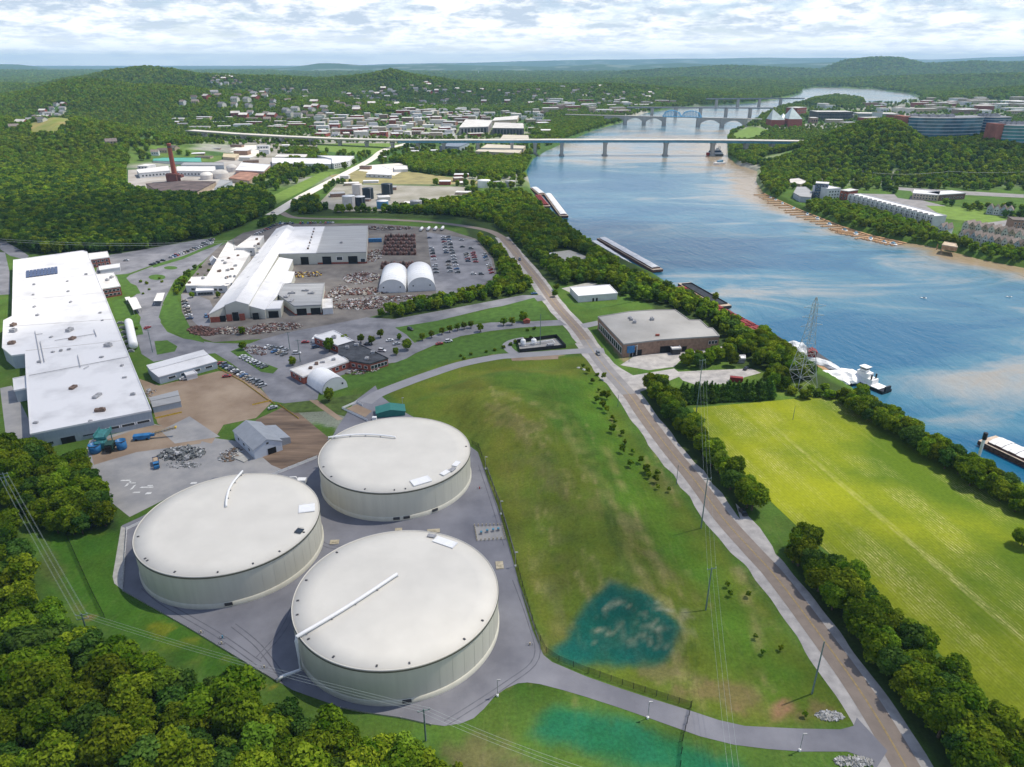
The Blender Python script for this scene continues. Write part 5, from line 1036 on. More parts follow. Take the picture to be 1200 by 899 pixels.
# ------------------------------------------------------------------ marina
for i in range(30):
    s = (i+.5)/30; pts_ = [(897,227.5),(934,246.5),(985,267),(1019,277.5),(1060,286.5)]; L_ = wpoly(pts_, WZ); k = s*4; j = int(k); a = Vector(L_[j]).lerp(Vector(L_[j+1]), k-j); u = (Vector(L_[j+1])-Vector(L_[j])).normalized(); n = Vector((u.y, -u.x)); 
    if n.y > 0: n = -n
    ln_ = random.uniform(17, 24); c = a + n*ln_/2; t = thing('floating_dock', 'brown finger dock of the marina on the far bank, dock %d from the left' % (i+1), 'dock', (c.x, c.y, WZ), math.atan2(n.y, n.x), 'finger docks of the marina')
    child('deck', MB().box((0,0,.5), (ln_, 3.0, .5)).mesh('deck'), t).data.materials.append(WOODD)
    for dx in (-.45, .45): child('post', MB().box((ln_*dx, 1.3, .9), (.35,.35,2.2)).mesh('post'), t).data.materials.append(WOODD)
L_ = wpoly([(895,226.5),(934,245),(985,265.5),(1019,276),(1062,285.5)], WZ); mb = MB(); a_ = offset_line(L_, 1.8); b_ = offset_line(L_, -1.8)
for i in range(4): mb.prism(ccw([a_[i], a_[i+1], b_[i+1], b_[i]]), WZ+.2, WZ+.75)
tag(mb.build('dock_walkway', WOODD), 'long brown walkway linking the finger docks along the right bank', 'walkway')
BH = MB(); BH.poly([(-1.5,-4,0),(1.5,-4,0),(1.6,2,0),(0,5,0.2),(-1.6,2,0)][::-1]); BH.poly([(-1.7,-4.2,1.2),(1.7,-4.2,1.2),(1.8,2,1.3),(0,5.6,1.5),(-1.8,2,1.3)])
lo = [(-1.5,-4,0),(1.5,-4,0),(1.6,2,0),(0,5,0.2),(-1.6,2,0)]; hi = [(-1.7,-4.2,1.2),(1.7,-4.2,1.2),(1.8,2,1.3),(0,5.6,1.5),(-1.8,2,1.3)]
for i in range(5): j = (i+1)%5; BH.quad(lo[i], lo[j], hi[j], hi[i])
BHM = BH.mesh('hull'); BHM.materials.append(WPAINT); BCM = MB().prism([(-1.2,-2),(1.2,-2),(1.0,1.6),(-1.0,1.6)], 1.2, [2.6,2.6,2.2,2.2]).mesh('cabin'); BCM.materials.append(BLUEGLASS)
def boat(p, rz, s, lb, grp=None):
    t = thing('motor_boat', lb, 'boat', (p[0], p[1], WZ-.2), rz, grp); child('hull', BHM, t, sc=(s,s,s)); child('cabin', BCM, t, sc=(s,s,s)); return t
for bi, (px_, py_) in enumerate(((903,232),(909,235),(917,239),(930,245),(946,252),(958,257),(972,264),(990,270.5),(1003,275),(1020,281),(1036,284.5),(1047,287))):
    boat(flat(px_, py_, WZ), random.uniform(2.6, 3.4), random.uniform(.9, 1.2), 'white motor boat moored among the finger docks of the marina, boat %d from the left' % (bi+1), 'boats moored in the marina')
boat(flat(843,192.5,WZ), 2.2, 3.0, 'white boat heading out just below the highway bridge'); boat(flat(1082.5,349.5,WZ), 1.2, .5, 'small grey boat alone in mid river'); boat(flat(1182.5,348,WZ), 1.6, .5, 'tiny white boat in mid river near the right edge')
rp = flat(838, 182, WZ); RBt = thing('river_steamer', 'dark and white stern wheel river steamer moored under the highway bridge', 'ship', (rp.x, rp.y, WZ), .25)
for nm, c, d, m in (('hull', (0,0,1), (32,11,2.4), BLACKP), ('lower_deck', (0,0,4.2), (28,10,3.6), WPAINT), ('middle_deck', (-1,0,7.8), (24,9,3.2), NAVY), ('upper_deck', (-1,0,10.7), (15,7,2.2), WPAINT), ('pilot_house', (4,0,13), (4,4,2.6), WPAINT), ('paddle_wheel', (-16.5,0,3), (4,8,5.5), REDP)):
    child(nm, MB().box(c, d).mesh(nm), RBt).data.materials.append(m)
for dy in (-2.5, 2.5): child('funnel', MB().tube([(8,dy,9),(8,dy,17)], .6, 8).mesh('funnel'), RBt).data.materials.append(BLACKP)

# ------------------------------------------------------------------ barges and river landing, left bank
def barge(lb, a, b, w, kind, side=1, grp=None):
    """a,b: pixels of the ends of the right (river side) edge"""
    A_, B_ = flat(*a, WZ), flat(*b, WZ); u = (B_-A_); L = u.length; u.normalize(); ang = math.atan2(u.y, u.x); v = Vector((-u.y, u.x, 0))*side; c = (A_+B_)/2 + v*w/2
    t = thing('river_barge', lb, 'barge', (c.x, c.y, WZ), ang, grp)
    hb = MB(); hb.prism([(-L/2,-w/2),(L/2,-w/2),(L/2,w/2),(-L/2,w/2)], [.6,.6,.6,.6], 2.6); hb.prism([(-L/2+3,-w/2+.02),(L/2-3,-w/2+.02),(L/2-3,w/2-.02),(-L/2+3,w/2-.02)], -1, .61)
    child('hull', hb.mesh('hull'), t).data.materials.append(RUST if kind != 'dark' else mat('dark_hull', (.05,.045,.045), .8, .3, .3))
    rim = MB()
    for (x, y, dx, dy) in ((0,-w/2+.6,L,1.2),(0,w/2-.6,L,1.2),(-L/2+2,0,4,w-2.5),(L/2-2,0,4,w-2.5)): rim.box((x,y,2.72), (dx,dy,.18))
    child('deck_rim', rim.mesh('deck_rim'), t).data.materials.append(mat('rim_tan', (.42,.34,.27), .8, .2, .3))
    il, iw = L-8, w-2.8
    cm = MB().box((0,-iw/2,3.2), (il,.2,1.2)).box((0,iw/2,3.2), (il,.2,1.2)).box((-il/2,0,3.2), (.2,iw,1.2)).box((il/2,0,3.2), (.2,iw,1.2)); child('coaming', cm.mesh('coaming'), t).data.materials.append(RUST if kind != 'dark' else DMETAL)
    if kind == 'cover':
        n = 9
        for k in range(n):
            x = -il/2+il*(k+.5)/n; cv = MB(); y = iw/2+.15; q = il/n/2-.12; z = 3.8+(k%2)*.18
            for s0, s1, z0, z1 in ((-1,-.5,0,.75),(-.5,.5,.75,.95),(.5,1,.75,0)): cv.quad((x-q,y*s0,z+z0),(x+q,y*s0,z+z0),(x+q,y*s1,z+z1),(x-q,y*s1,z+z1))
            cv.quad((x-q,-y,z),(x-q,y,z),(x-q,y*.5,z+.8),(x-q,-y*.5,z+.8)); cv.quad((x+q,-y,z),(x+q,y,z),(x+q,y*.5,z+.8),(x+q,-y*.5,z+.8))
            child('cover_section', cv.mesh('cover_section'), t).data.materials.append(mat('barge_cover', (.66,.66,.66), .6, .1, .15))
    elif kind == 'red':
        for k in range(5):
            for s in (-1, 0, 1):
                x = -il/2+il*(k+.5)/5; child('cargo_bundle', MB().box((x,s*iw/3.1,3.5), (il/5*.88, iw/3.6, 1.5)).box((x+1,s*iw/3.1,4.4), (il/5*.5, iw/4.6, .35)).mesh('cargo_bundle'), t).data.materials.append(MAROON)
    elif kind == 'dark': child('hold_floor', MB().box((0,0,2.8), (il-.3,iw-.3,.1)).mesh('hold_floor'), t).data.materials.append(mat('coal_hold', (.02,.025,.035), .8, .4, .3))
    return t
barge('white covered barge moored far up the left bank, nearest the channel', (646,229.5), (666,255.5), 10.5, 'cover', -1)
barge('red loaded barge moored inside the white one far up the left bank', (634,231), (645,244), 11, 'red', -1)
barge('white and blue barge at the upper end of the far left bank group', (630,222), (640,230), 11, 'cover', -1)
barge('outer of two long white covered barges side by side at the left bank', (710,281.5), (777,319), 10.5, 'cover', -1)
barge('inner of two long white covered barges side by side at the left bank', (700,285.5), (745,315), 10.5, 'cover', -1)
barge('empty dark barge with black hold beside the maroon loaded barges', (809,334.5), (857,362), 12, 'dark', -1)
barge('maroon loaded barge at the upper end, partly behind a riverside tree', (801,339), (838,364), 13, 'red', -1)
barge('long maroon loaded barge lying nearest the lattice pylon', (836,359), (906,396), 14, 'red', -1)
barge('white covered barge with rusty hull at the right edge behind the hedge trees', (1165,516), (1260,560), 13, 'cover', -1)
bm_ = MB().tube([flat(895,384,WZ+.6), flat(911,395,WZ+.6), flat(926,405,WZ+.6)], .9, 6); tag(bm_.build('mooring_boom', BLACKP), 'thin black floating boom between maroon barge and landing stage', 'boom')
# landing stage
def pl(px, z): return ccw([tuple(flat(a, b, z)[:2]) for a, b in px])
LS = thing('landing_stage', 'timber landing stage crowded with grey heaps and a red hut, behind the lattice pylon', 'landing stage', (*flat(950,425,WZ)[:2], WZ))
MB().prism(pl([(915,409),(925,406),(945,416),(990,446),(976,450),(948,434),(928,420)], WZ+2), WZ-1, WZ+2).build('deck', WOODD, LS)
MB().prism(pl([(914,408.5),(923,405.5),(926,407.5),(918,411)], WZ+3), WZ+2, WZ+3).build('yellow_ramp', YELLOW, LS)
for s0, s1 in (((923,417),(957,438)),((957,437),(975,448))): MB().tube([flat(*s0, WZ+2.5), flat(*s1, WZ+2.5)], .5, 5).build('yellow_rail', YELLOW, LS)
LS2 = thing('work_barge', 'narrow dark work barge along the outside of the landing stage', 'barge', (*flat(968,425,WZ)[:2], WZ))
MB().prism(pl([(926,405),(936,401),(960,414),(1003,444),(998,450),(960,427)], WZ+1.5), WZ-1, WZ+1.5).build('hull', DMETAL, LS2)
def heap(lb, px_, py_, r, h, m, seed, z=WZ+1.6, sx=1.0, rz=0, nm='heap', cat='heap'):
    p = flat(px_, py_, z); rn = random.Random(seed); bm = bmesh.new(); bmesh.ops.create_icosphere(bm, subdivisions=3, radius=1)
    for v in bm.verts:
        a = math.atan2(v.co.y, v.co.x); f = 1+.16*math.sin(a*3+seed)+.1*math.sin(a*7+seed*2)+rn.uniform(-.06,.06); v.co = Vector((v.co.x*r*f*sx, v.co.y*r*f, max(0, v.co.z)*h*(1+rn.uniform(-.2,.2))))
    me = bpy.data.meshes.new(nm); bm.to_mesh(me); bm.free(); me.materials.append(m); o = bpy.data.objects.new(nm, me); COL.objects.link(o); o.location = (p.x, p.y, z); o.rotation_euler = (0,0,rz); return tag(o, lb, cat)
TARP = mat('grey_white_tarp', (.42,.45,.48), .6, 0, .35, col2=(.66,.68,.70), bump=.8, bscale=1.2)
heap('domed pale grey heap at the upper end of the landing stage', 932, 408.5, 6.5, 4.5, TARP, 1); heap('grey heap of bales just below the domed pale heap', 940, 415.5, 6, 3.4, TARP, 2)
heap('long grey heap of bales on the dark work barge', 961, 426, 5, 2.5, TARP, 3, sx=2.6, rz=-.85); heap('bright white covered heap at the lower end of the landing stage', 978, 443, 8, 4, WPAINT, 4, sx=1.3, rz=-.6); heap('second bright white covered heap beside the towboat', 993, 442, 8, 4.5, WPAINT, 5, sx=1.2, rz=-.5); heap('white sheeted heap nearest the hedge by the landing stage', 967, 446, 5, 2.5, WPAINT, 6)
hb_ = flat(946, 422, WZ+2); HT = gable('red_hut', 'small maroon hut on the landing stage', 'hut', hb_, hb_+Vector((5,-1,0)), 5, 2.6, 3.8, MAROON, MAROON, WZ+2)
tp = flat(1018, 452, WZ); TW = thing('towboat', 'white towboat with stacked decks and pilot house at the end of the landing stage', 'boat', (tp.x, tp.y, WZ), R(-62))
for nm, c, d, m in (('hull', (0,0,.8), (24,8,2), BLACKP), ('main_deck', (-2,0,2.0), (22,7.6,.4), WPAINT), ('deckhouse', (-3,0,3.7), (13,5.6,3), WPAINT), ('upper_house', (-4,0,6.5), (8,4.6,2.6), WPAINT), ('pilot_house', (-4.5,0,9.3), (4,3.6,2.4), WPAINT), ('pilot_roof', (-4.5,0,10.7), (5.2,4.8,.3), WPAINT), ('windows', (-4.5,0,9.6), (4.06,3.66,.9), GLASS), ('push_knees', (11.8,0,2.8), (1,4.5,3), BLACKP)):
    child(nm, MB().box(c, d).mesh(nm), TW).data.materials.append(m)
for dy in (-2, 2): child('funnel', MB().tube([(2,dy,5),(2,dy,8)], .5, 8).mesh('funnel'), TW).data.materials.append(BLACKP)
dp = flat(1148.5, 530, 0); DPH = thing('mooring_dolphin', 'black topped white mooring post rising out of the hedge by the right barge', 'post', (dp.x, dp.y, -2)); child('post', MB().tube([(0,0,0),(0,0,9)], .7, 8).mesh('post'), DPH).data.materials.append(WPAINT); child('cap', MB().tube([(0,0,9),(0,0,12.5)], 1.0, 8).mesh('cap'), DPH).data.materials.append(BLACKP)

# ------------------------------------------------------------------ pylon, poles and wires
py0 = flat(938, 452); TWR = thing('lattice_pylon', 'tall grey green lattice transmission tower on four splayed legs by the landing stage', 'pylon', (py0.x, py0.y, 0), .25)
def lattice(t, hw, parts):
    names = ['lower_frame', 'shaft', 'peak']
    for nm, (lv0, lv1) in zip(names, parts):
        mb = MB(); seg_ = [i for i in range(len(hw)) if lv0 <= i <= lv1]
        for i, j in zip(seg_, seg_[1:]):
            (z0, w0), (z1, w1) = hw[i], hw[j]; c0 = [Vector((sx*w0, sy*w0, z0)) for sx, sy in ((-1,-1),(1,-1),(1,1),(-1,1))]; c1 = [Vector((sx*w1, sy*w1, z1)) for sx, sy in ((-1,-1),(1,-1),(1,1),(-1,1))]
            for k in range(4):
                l = (k+1)%4; mb.tube([c0[k], c1[k]], .17 if i < 3 else .13, 4); mb.tube([c0[k], c1[l]], .08, 4); mb.tube([c0[l], c1[k]], .08, 4); mb.tube([c1[k], c1[l]], .09, 4)
        child(nm, mb.mesh(nm), t).data.materials.append(GALV)
hw = [(0,6.5),(8,5.2),(15,4.2),(21,3.4),(27,2.7),(32,2.15),(37,1.7),(41,1.4),(45,1.2),(49,1.0),(53,.2)]
lattice(TWR, hw, ((0,2),(2,8),(8,10)))
for z in (36, 41.5, 47):
    mb = MB()
    for s in (-1, 1): mb.tube([(s*1.5,0,z),(s*7,0,z+.6)], .12, 4); mb.tube([(s*1.4,0,z+2),(s*7,0,z+.6)], .1, 4)
    child('cross_arm', mb.mesh('cross_arm'), TWR).data.materials.append(GALV)
def polewire(bx, tx, lb, arm=True, r=.22, extra=None, hs=None):
    b = P(*bx); 
    # height so that the top shows at tx row
    rr = ray(b.x and tx[0], tx[1]); t_ = b.y/rr.y; z = CAM_H + rr.z*t_; h = max(4, z-b.z) if hs is None else hs
    t = thing('utility_pole', lb, 'utility pole', (b.x, b.y, b.z)); child('shaft', MB().tube([(0,0,-.3),(0,0,h)], [r*1.25, r*.8], 8).mesh('shaft'), t).data.materials.append(POLEM)
    tops = []
    if arm:
        for dz in ((.6,) if arm == 1 else (.6, 2.2)):
            child('cross_arm', MB().box((0,0,h-dz), (3.4,.16,.2), .3).mesh('cross_arm'), t).data.materials.append(POLEM)
            for s in (-1, 0, 1): child('insulator', MB().tube([(s*1.5,s*.45,h-dz+.1),(s*1.5,s*.45,h-dz+.5)], .1, 6).mesh('insulator'), t).data.materials.append(GALV); tops.append(Vector((b.x+s*1.5, b.y+s*.45, b.z+h-dz+.5)))
    return t, Vector((b.x, b.y, b.z+h)), tops
_, T1, a1_ = polewire((815,492), (815,421), 'grey utility pole in the conifer hedge, right of the road', 1); _, T2, a2_ = polewire((821.5,619), (827,560), 'grey utility pole standing on the left verge of the road', 1); _, T3, a3_ = polewire((827,715), (832,665), 'grey utility pole standing in the field between tanks and road', 1)
polewire((951.5,813), (965,752), 'leaning looking tall pole alone near the drive junction', 0); _, T5, a5_ = polewire((792.5,568), (794,545), 'short post on the left verge of the road', 0, .12)
_, T6, a6_ = polewire((499,868), (496,831), 'utility pole at the edge of the front wood below the nearest tank', 1); _, T7, a7_ = polewire((105,750), (97,719), 'utility pole in the grass clearing at the lower left', 2); _, T8, a8_ = polewire((16,592), (6,554), 'utility pole rising from the wood at the left edge', 2)
polewire((633,404), (633,368), 'tall green post inside the fenced pump station', 0, .2); polewire((179,413), (175,386), 'utility pole by the works road beside the long factory', 1); polewire((352,424), (352,398), 'utility pole in the car park beside the brick office', 1); polewire((340,411), (340,389), 'utility pole at the far edge of the brick office car park', 1); polewire((737,424), (738,410), 'short pole by the apron in front of the brown warehouse', 0, .15)
polewire((276,300), (276,274), 'utility pole at the edge of the left wood behind the west car park', 1, hs=16); polewire((724,477), (724,463), 'short pole on the verge opposite the small lay-by', 0, .12); polewire((929,492),(929,470),'thin pole beside the pylon at the end of the conifer hedge',0,.12, hs=8)
for i, q in enumerate(((1020,218),(1052,214),(1108,216),(1178,214))): polewire(q, (q[0], q[1]-14), 'thin pole at the foot of the wooded hill on the far bank, '+ORD[i], 1, hs=20)
def wires(sets, lb, r=.028):
    mb = MB()
    for a, b, sag in sets:
        n = 14; mb.tube([a.lerp(b, k/n) - Vector((0,0,4*sag*(k/n)*(1-k/n))) for k in range(n+1)], r, 3, False)
    tag(mb.build('power_line', mat('wire', (.35,.40,.38), .5, .1, 1)), lb, 'power line')
far_ = Vector((60, 60, 25)); wires([(a, b, 1.5) for a, b in zip(a1_, a2_)] + [(a, b, 1.2) for a, b in zip(a2_, a3_)] + [(a, Vector((flat(850,960).x+i*1.4, flat(850,960).y, 10)), 1.5) for i, a in enumerate(a3_)], 'thin power lines crossing field and road from the conifer hedge to the bottom edge')
wires([(a, b, 1.2) for a, b in zip(a8_, a7_)] + [(a, b, 1.5) for a, b in zip(a7_, a6_)] + [(a, Vector((flat(740,960).x, flat(740,960).y+i*1.2, 10)), 1.5) for i, a in enumerate(a6_[:3])], 'thin power lines running through the clearing and past the front of the nearest tank')
wires([(flat(-40,298)+Vector((0,0,18)), flat(276,300)+Vector((0,0,15)), 5), (flat(-40,298)+Vector((0,0,16)), flat(276,300)+Vector((0,0,13)), 5)], 'thin power lines along the edge of the left wood', .09)
wires([(flat(1020,218)+Vector((0,0,19)), flat(1108,216)+Vector((0,0,19)), 3), (flat(1108,216)+Vector((0,0,19)), flat(1230,214)+Vector((0,0,19)), 3)], 'thin power lines along the foot of the wooded hill', .12)

# ------------------------------------------------------------------ tank yard fittings, fences, machines
def path_len(pts):
    o = [0]
    for a, b in zip(pts, pts[1:]): o.append(o[-1]+(Vector(b)-Vector(a)).length)
    return o
CHAIN = bpy.data.materials.new('chain_link'); CHAIN.use_nodes = True
_n = CHAIN.node_tree; _t = _n.nodes.new('ShaderNodeBsdfTransparent'); _m = _n.nodes.new('ShaderNodeMixShader'); _m.inputs[0].default_value = .45
_n.nodes['Principled BSDF'].inputs['Base Color'].default_value = (.012,.02,.016,1); _n.links.new(_t.outputs[0], _m.inputs[1]); _n.links.new(_n.nodes['Principled BSDF'].outputs[0], _m.inputs[2]); _n.links.new(_m.outputs[0], _n.nodes['Material Output'].inputs[0])
def fence(name, lb, px, h, pm, mm, step=3.0, r=.05, solid=False, world=None):
    pts = [Vector(p) for p in (world or wpoly(px))]; c = pts[0]; t = thing(name, lb, 'fence', (c.x, c.y, 0)); mb = MB(); posts = []
    for a, b in zip(pts, pts[1:]):
        n = max(1, int((b-a).length/step))
        for k in range(n):
            p, q = a.lerp(b, k/n), a.lerp(b, (k+1)/n); zp, zq = max(H(*p), 0), max(H(*q), 0); mb.quad((*p, zp+.05), (*q, zq+.05), (*q, zq+h), (*p, zp+h)); posts.append((*p, zp))
    posts.append((*pts[-1], max(H(*pts[-1]), 0)))
    mb.build('panel', mm, t)
    pmesh = MB().tube([(0,0,0),(0,0,h+.1)], r, 5).mesh('post'); pmesh.materials.append(pm)
    if len(posts) > 100: posts = posts[::2]
    for p in posts[:100]: child('post', pmesh, t, (p[0]-c.x, p[1]-c.y, p[2]))
    return t
fence('chain_link_fence', 'dark chain link fence between the tank yard and the mound field', [(553,521),(561,525),(572,556),(585,590),(600,643),(615,697),(627,738),(640,765),(655,775),(689,789)], 2.4, BLACKP, CHAIN, 4, .08)
fence('chain_link_fence', 'dark chain link fence along the upper side of the exit drive', [(690,789),(729,803),(769,816),(809,829)], 2.4, BLACKP, CHAIN, 3, .08)
fence('gate_fence', 'dark fence crossing the exit drive and running down to the bottom edge', [(810,829),(800,868),(797,899),(794,930)], 2.6, BLACKP, CHAIN, 3, .1)
fence('chain_link_fence', 'dark chain link fence running down the grass clearing left of the tanks', [(133,612),(95,622),(78,628),(92,660),(108,695),(123,725)], 2.2, BLACKP, CHAIN, 3, .08)
fence('white_wall_rail', 'low white wall along the left edge of the tank yard', [(144,690),(149,621),(166,613)], 1.3, WPAINT, WPAINT, 4, .12)
fence('white_wall_rail', 'low white wall behind the tanks, facing the gabled barn', [(298,566),(327,555),(372,537)], 1.6, WPAINT, WPAINT, 4, .12)
fence('kerb_wall', 'low concrete kerb wall along the lower left edge of the tank yard', [(144,693),(220,736),(291,779),(325,800)], .5, CONC, CONC, 6, .12); fence('kerb_wall', 'low concrete kerb wall along the front edge of the tank yard', [(399,830),(428,836),(470,842),(505,850)], .5, CONC, CONC, 6, .12)
fence('yellow_barrier', 'yellow barrier line between dirt yard and car park', [(256,432),(285,448),(312,468),(322,474)], .8, YELLOW, YELLOW, 3, .12); fence('yellow_barrier', 'short yellow barrier inside the dirt yard', [(296,475),(318,470)], .8, YELLOW, YELLOW, 3, .1)
fence('yellow_barrier', 'yellow barrier line beside the gravel strip near the barn', [(326,474),(350,491)], .8, YELLOW, YELLOW, 3, .12); fence('yellow_barrier', 'yellow striped barrier by the grey open shed', [(182,491),(213,484)], .9, YELLOW, YELLOW, 3, .12)
PS = fence('pump_station_fence', 'black screen fence round the white tanks of the pump station', [(606,402),(652,396),(663,408),(609,413.5),(606,402)], 2.6, BLACKP, BLACKP, 4, .1)
sheet('pump_station_gravel', [(606,402.5),(652,396.5),(662,407.5),(609,413)], .13, GRAVEL)
def vessel(lb, px_, py_, d, h):
    b = flat(px_, py_); t = thing('white_vessel', lb, 'tank', (b.x, b.y, .13)); child('shell', MB().lathe((0,0,0), [(d/2,0),(d/2,h*.75),(d*.42,h*.88),(d*.2,h*.97),(.05,h)], 18).mesh('shell', True), t).data.materials.append(WPAINT)
    child('nozzle', MB().tube([(0,0,h-.1),(0,0,h+.8)], .25, 6).mesh('nozzle'), t).data.materials.append(WPAINT)
vessel('white upright vessel at the left end of the pump station', 613, 405, 3.4, 4.6); vessel('white upright vessel second from left in the pump station', 625.5, 403, 3.6, 3.6)
pa_, pb_, pc_ = flat(613,404,1.6), flat(648,398.5,1.6), flat(650,402,1.6); tag(MB().tube([pa_, pb_, pc_], .4, 8).build('white_pipework', WPAINT, None, True), 'white pipe run linking the vessels inside the pump station', 'pipe')
tag(MB().box(tuple(flat(645,404,.9)), (4,3,1.6), .3).build('valve_box', METAL), 'grey valve box at the right end of the pump station', 'box')
# fitting squares and valve yard
TANS = mat('tan_slab', (.42,.37,.27), .9, .2, 1)
for i, (px_, py_, w, d) in enumerate(((392,635,3.4,2.6),(467,621,2.8,2.6),(508,622,5,2.4),(585.5,662,2.8,4.2))):
    p = flat(px_, py_, .3); o = MB().box((0,0,.1), (w,d,.25)).box((0,0,.3), (w*.5,d*.4,.2)).mesh('valve_pad'); o.materials.append(TANS); ob = child('valve_pad', o, None, (p.x, p.y, .1), .1)
    tag(ob, ['tan valve pad between the left and front tanks','small tan valve pad in front of the farthest tank','wider tan valve pad behind the nearest tank','square tan valve pad right of the nearest tank'][i], 'pad')
vy = [(556,617),(588,616),(592,632),(559,634)]; sheet('valve_yard', vy, .10, GRAVEL); vw = [flat(*p) for p in vy]; BB = thing('bollard_ring', 'ring of short tan bollards around the valve yard right of the tanks', 'bollards', (*vw[0][:2], .1))
bmh = MB().tube([(0,0,0),(0,0,1.1)], .22, 6).mesh('bollard'); bmh.materials.append(TANS)
for a, b in zip(vw, vw[1:]+vw[:1]):
    n = max(3, int((b-a).length/1.5))
    for k in range(n): p = a.lerp(b, k/n); child('bollard', bmh, BB, (p.x-vw[0].x, p.y-vw[0].y, 0))
for i, (px_, py_) in enumerate(((564,626),(571,624),(578,623),(584,622))):
    p = flat(px_, py_); t = thing('valve', 'grey blue valve in the bollard yard, %s' % ORD[i], 'valve', (p.x, p.y, .1)); child('body', MB().box((0,0,.5), (.9,.9,.9)).mesh('body'), t).data.materials.append(METAL); child('wheel', MB().tube([(0,0,.9),(0,0,1.3)], .5, 10).mesh('wheel'), t).data.materials.append(BSTEEL)
def lamp(px_, py_, lb, h=6.5):
    p = P(px_, py_); t = thing('yard_lamp', lb, 'lamp post', (p.x, p.y, p.z)); child('pole', MB().tube([(0,0,0),(0,0,h)], .10, 6).mesh('pole'), t).data.materials.append(METAL); child('lamp_head', MB().box((.4,0,h), (1.1,.4,.25)).mesh('lamp_head'), t).data.materials.append(METAL); child('base', MB().tube([(0,0,0),(0,0,.7)], .35, 8).mesh('base'), t).data.materials.append(WPAINT)
for a, b, c in ((583,816,'lamp post on the grass tip between tank yard and exit drive'),(759,842,'lamp post halfway along the lower side of the exit drive'),(937,880,'lamp post near the road end of the exit drive'),(569,550,'lamp post by the fence beside the farthest tank'),(587,603,'lamp post by the fence beside the valve yard'),(604,664,'lamp post by the fence beside the square pad'),(472,479,'lamp post on the grass beside the access drive')): lamp(a, b, c)
for i, (px_, py_) in enumerate(((236,742),(261,748),(260,755),(310,783),(621,756),(562,573))):
    p = flat(px_, py_); t = thing('hydrant', ['pale fire hydrant at the lower left edge of the tank yard','blue grey standpipe in the tank yard below the left tank','pale hydrant just below the blue grey standpipe','pale fire hydrant beside the pipe end of the nearest tank','tan hydrant where the exit drive leaves the tank yard','small red hydrant beside the farthest tank'][i], 'hydrant', (p.x, p.y, .08))
    child('body', MB().tube([(0,0,0),(0,0,1.0)], .25, 8).mesh('body'), t).data.materials.append((TANS, BSTEEL, TANS, TANS, TANS, REDP)[i]); child('guard', MB().tube([(.9,0,0),(.9,0,1)], .1, 6).mesh('guard'), t).data.materials.append(METAL); child('guard', MB().tube([(-.9,0,0),(-.9,0,1)], .1, 6).mesh('guard'), t).data.materials.append(METAL)
p = flat(452, 489); gable('green_canopy', 'low dark teal hipped canopy just behind the farthest tank', 'canopy', p+Vector((-4.5,-1,0)), p+Vector((10,2,0)), 8, 2.5, 4, mat('teal_canopy', (.03,.17,.15), .7, .1, .3), MATS['teal_canopy'], 0)
fence('white_enclosure', 'white low wall enclosure around a gravel patch behind the farthest tank', [(431,494),(401,479.5),(418,472),(425,476)], 1.3, WPAINT, WPAINT, 4, .1); sheet('enclosure_gravel', [(406,479),(418,474),(436,482),(428,489)], .11, DIRT)
p = flat(439, 492); tag(MB().box((p.x,p.y,.9), (2.2,1.6,1.6)).build('white_cabinet', WPAINT), 'small white cabinet beside the teal canopy', 'cabinet')
# pump cluster between tanks, scrub and pallets
p = flat(345, 566); PC = thing('pump_unit', 'white pump unit with pipes between the left and farthest tanks', 'pump', (p.x, p.y, .08)); child('housing', MB().box((3.5,0,1), (3.6,2.6,2)).mesh('housing'), PC).data.materials.append(WPAINT); child('pipe', MB().tube([(-1.5,0,0),(-1.5,0,3),(1,0,3),(2,0,1.4)], .35, 8).mesh('pipe', True), PC).data.materials.append(WPAINT)
# green hopper machine, conveyor, dump truck
p = flat(122, 524); GM = thing('crushing_machine', 'tall teal hopper machine in front of the long factory', 'machine', (p.x, p.y, .1), R(10))
for nm, c, d, m in (('chute', (-.5,3.5,5.2), (5,9,1.2), TEAL), ('side_wall', (-3.1,3.5,6), (.25,9,2.2), TEAL), ('side_wall', (2.1,3.5,6), (.25,9,2.2), TEAL), ('engine_box', (0,-2,2.6), (4.5,4,3), TEAL), ('feed_hopper', (4.5,-4,2.6), (3.4,5,3), mat('dark_green', (.02,.06,.05), .6, .3, .5)), ('cab', (4.5,-6.5,2.2), (2.6,2,2.6), BLACKP), ('walkway', (-4.2,2,3.8), (1.2,7,.2), METAL)):
    child(nm, MB().box(c, d).mesh(nm), GM).data.materials.append(m)
for dx in (-2.6, 1.8):
    for dy in (-3, 0, 6.5): child('leg', MB().box((dx,dy,2.3), (.35,.35,4.6)).mesh('leg'), GM).data.materials.append(TEAL)
for i, (px_, py_, r, h) in enumerate(((112.5,530,2.7,4.2),(143.5,526,2.3,4.6))):
    p = flat(px_, py_); t = thing('blue_bin', ['round blue bin left of the teal hopper machine','round blue bin right of the teal hopper machine'][i], 'bin', (p.x, p.y, .1)); child('shell', MB().lathe((0,0,0), [(r*.8,0),(r,.6),(r,h),(r-.2,h),(r-.3,h-1)], 16).mesh('shell', True), t).data.materials.append(BLUEP); child('rim', MB().lathe((0,0,0), [(r+.1,h-.3),(r+.1,h+.05),(r,h+.06)], 16, False).mesh('rim'), t).data.materials.append(DMETAL)
p = flat(167, 515); CV = thing('conveyor', 'blue mobile conveyor with long lattice boom reaching right', 'conveyor', (p.x, p.y, .1), R(14)); child('body', MB().box((0,0,1.6), (7.5,3,2)).box((4.8,0,2), (2.2,1.6,1.2)).mesh('body'), CV).data.materials.append(BLUEP)
bmn = MB()
for dy in (-.6, .6): bmn.tube([(5,dy,2),(16,dy,4.2)], .13, 4); bmn.tube([(5,dy,3),(16,dy,5)], .1, 4)
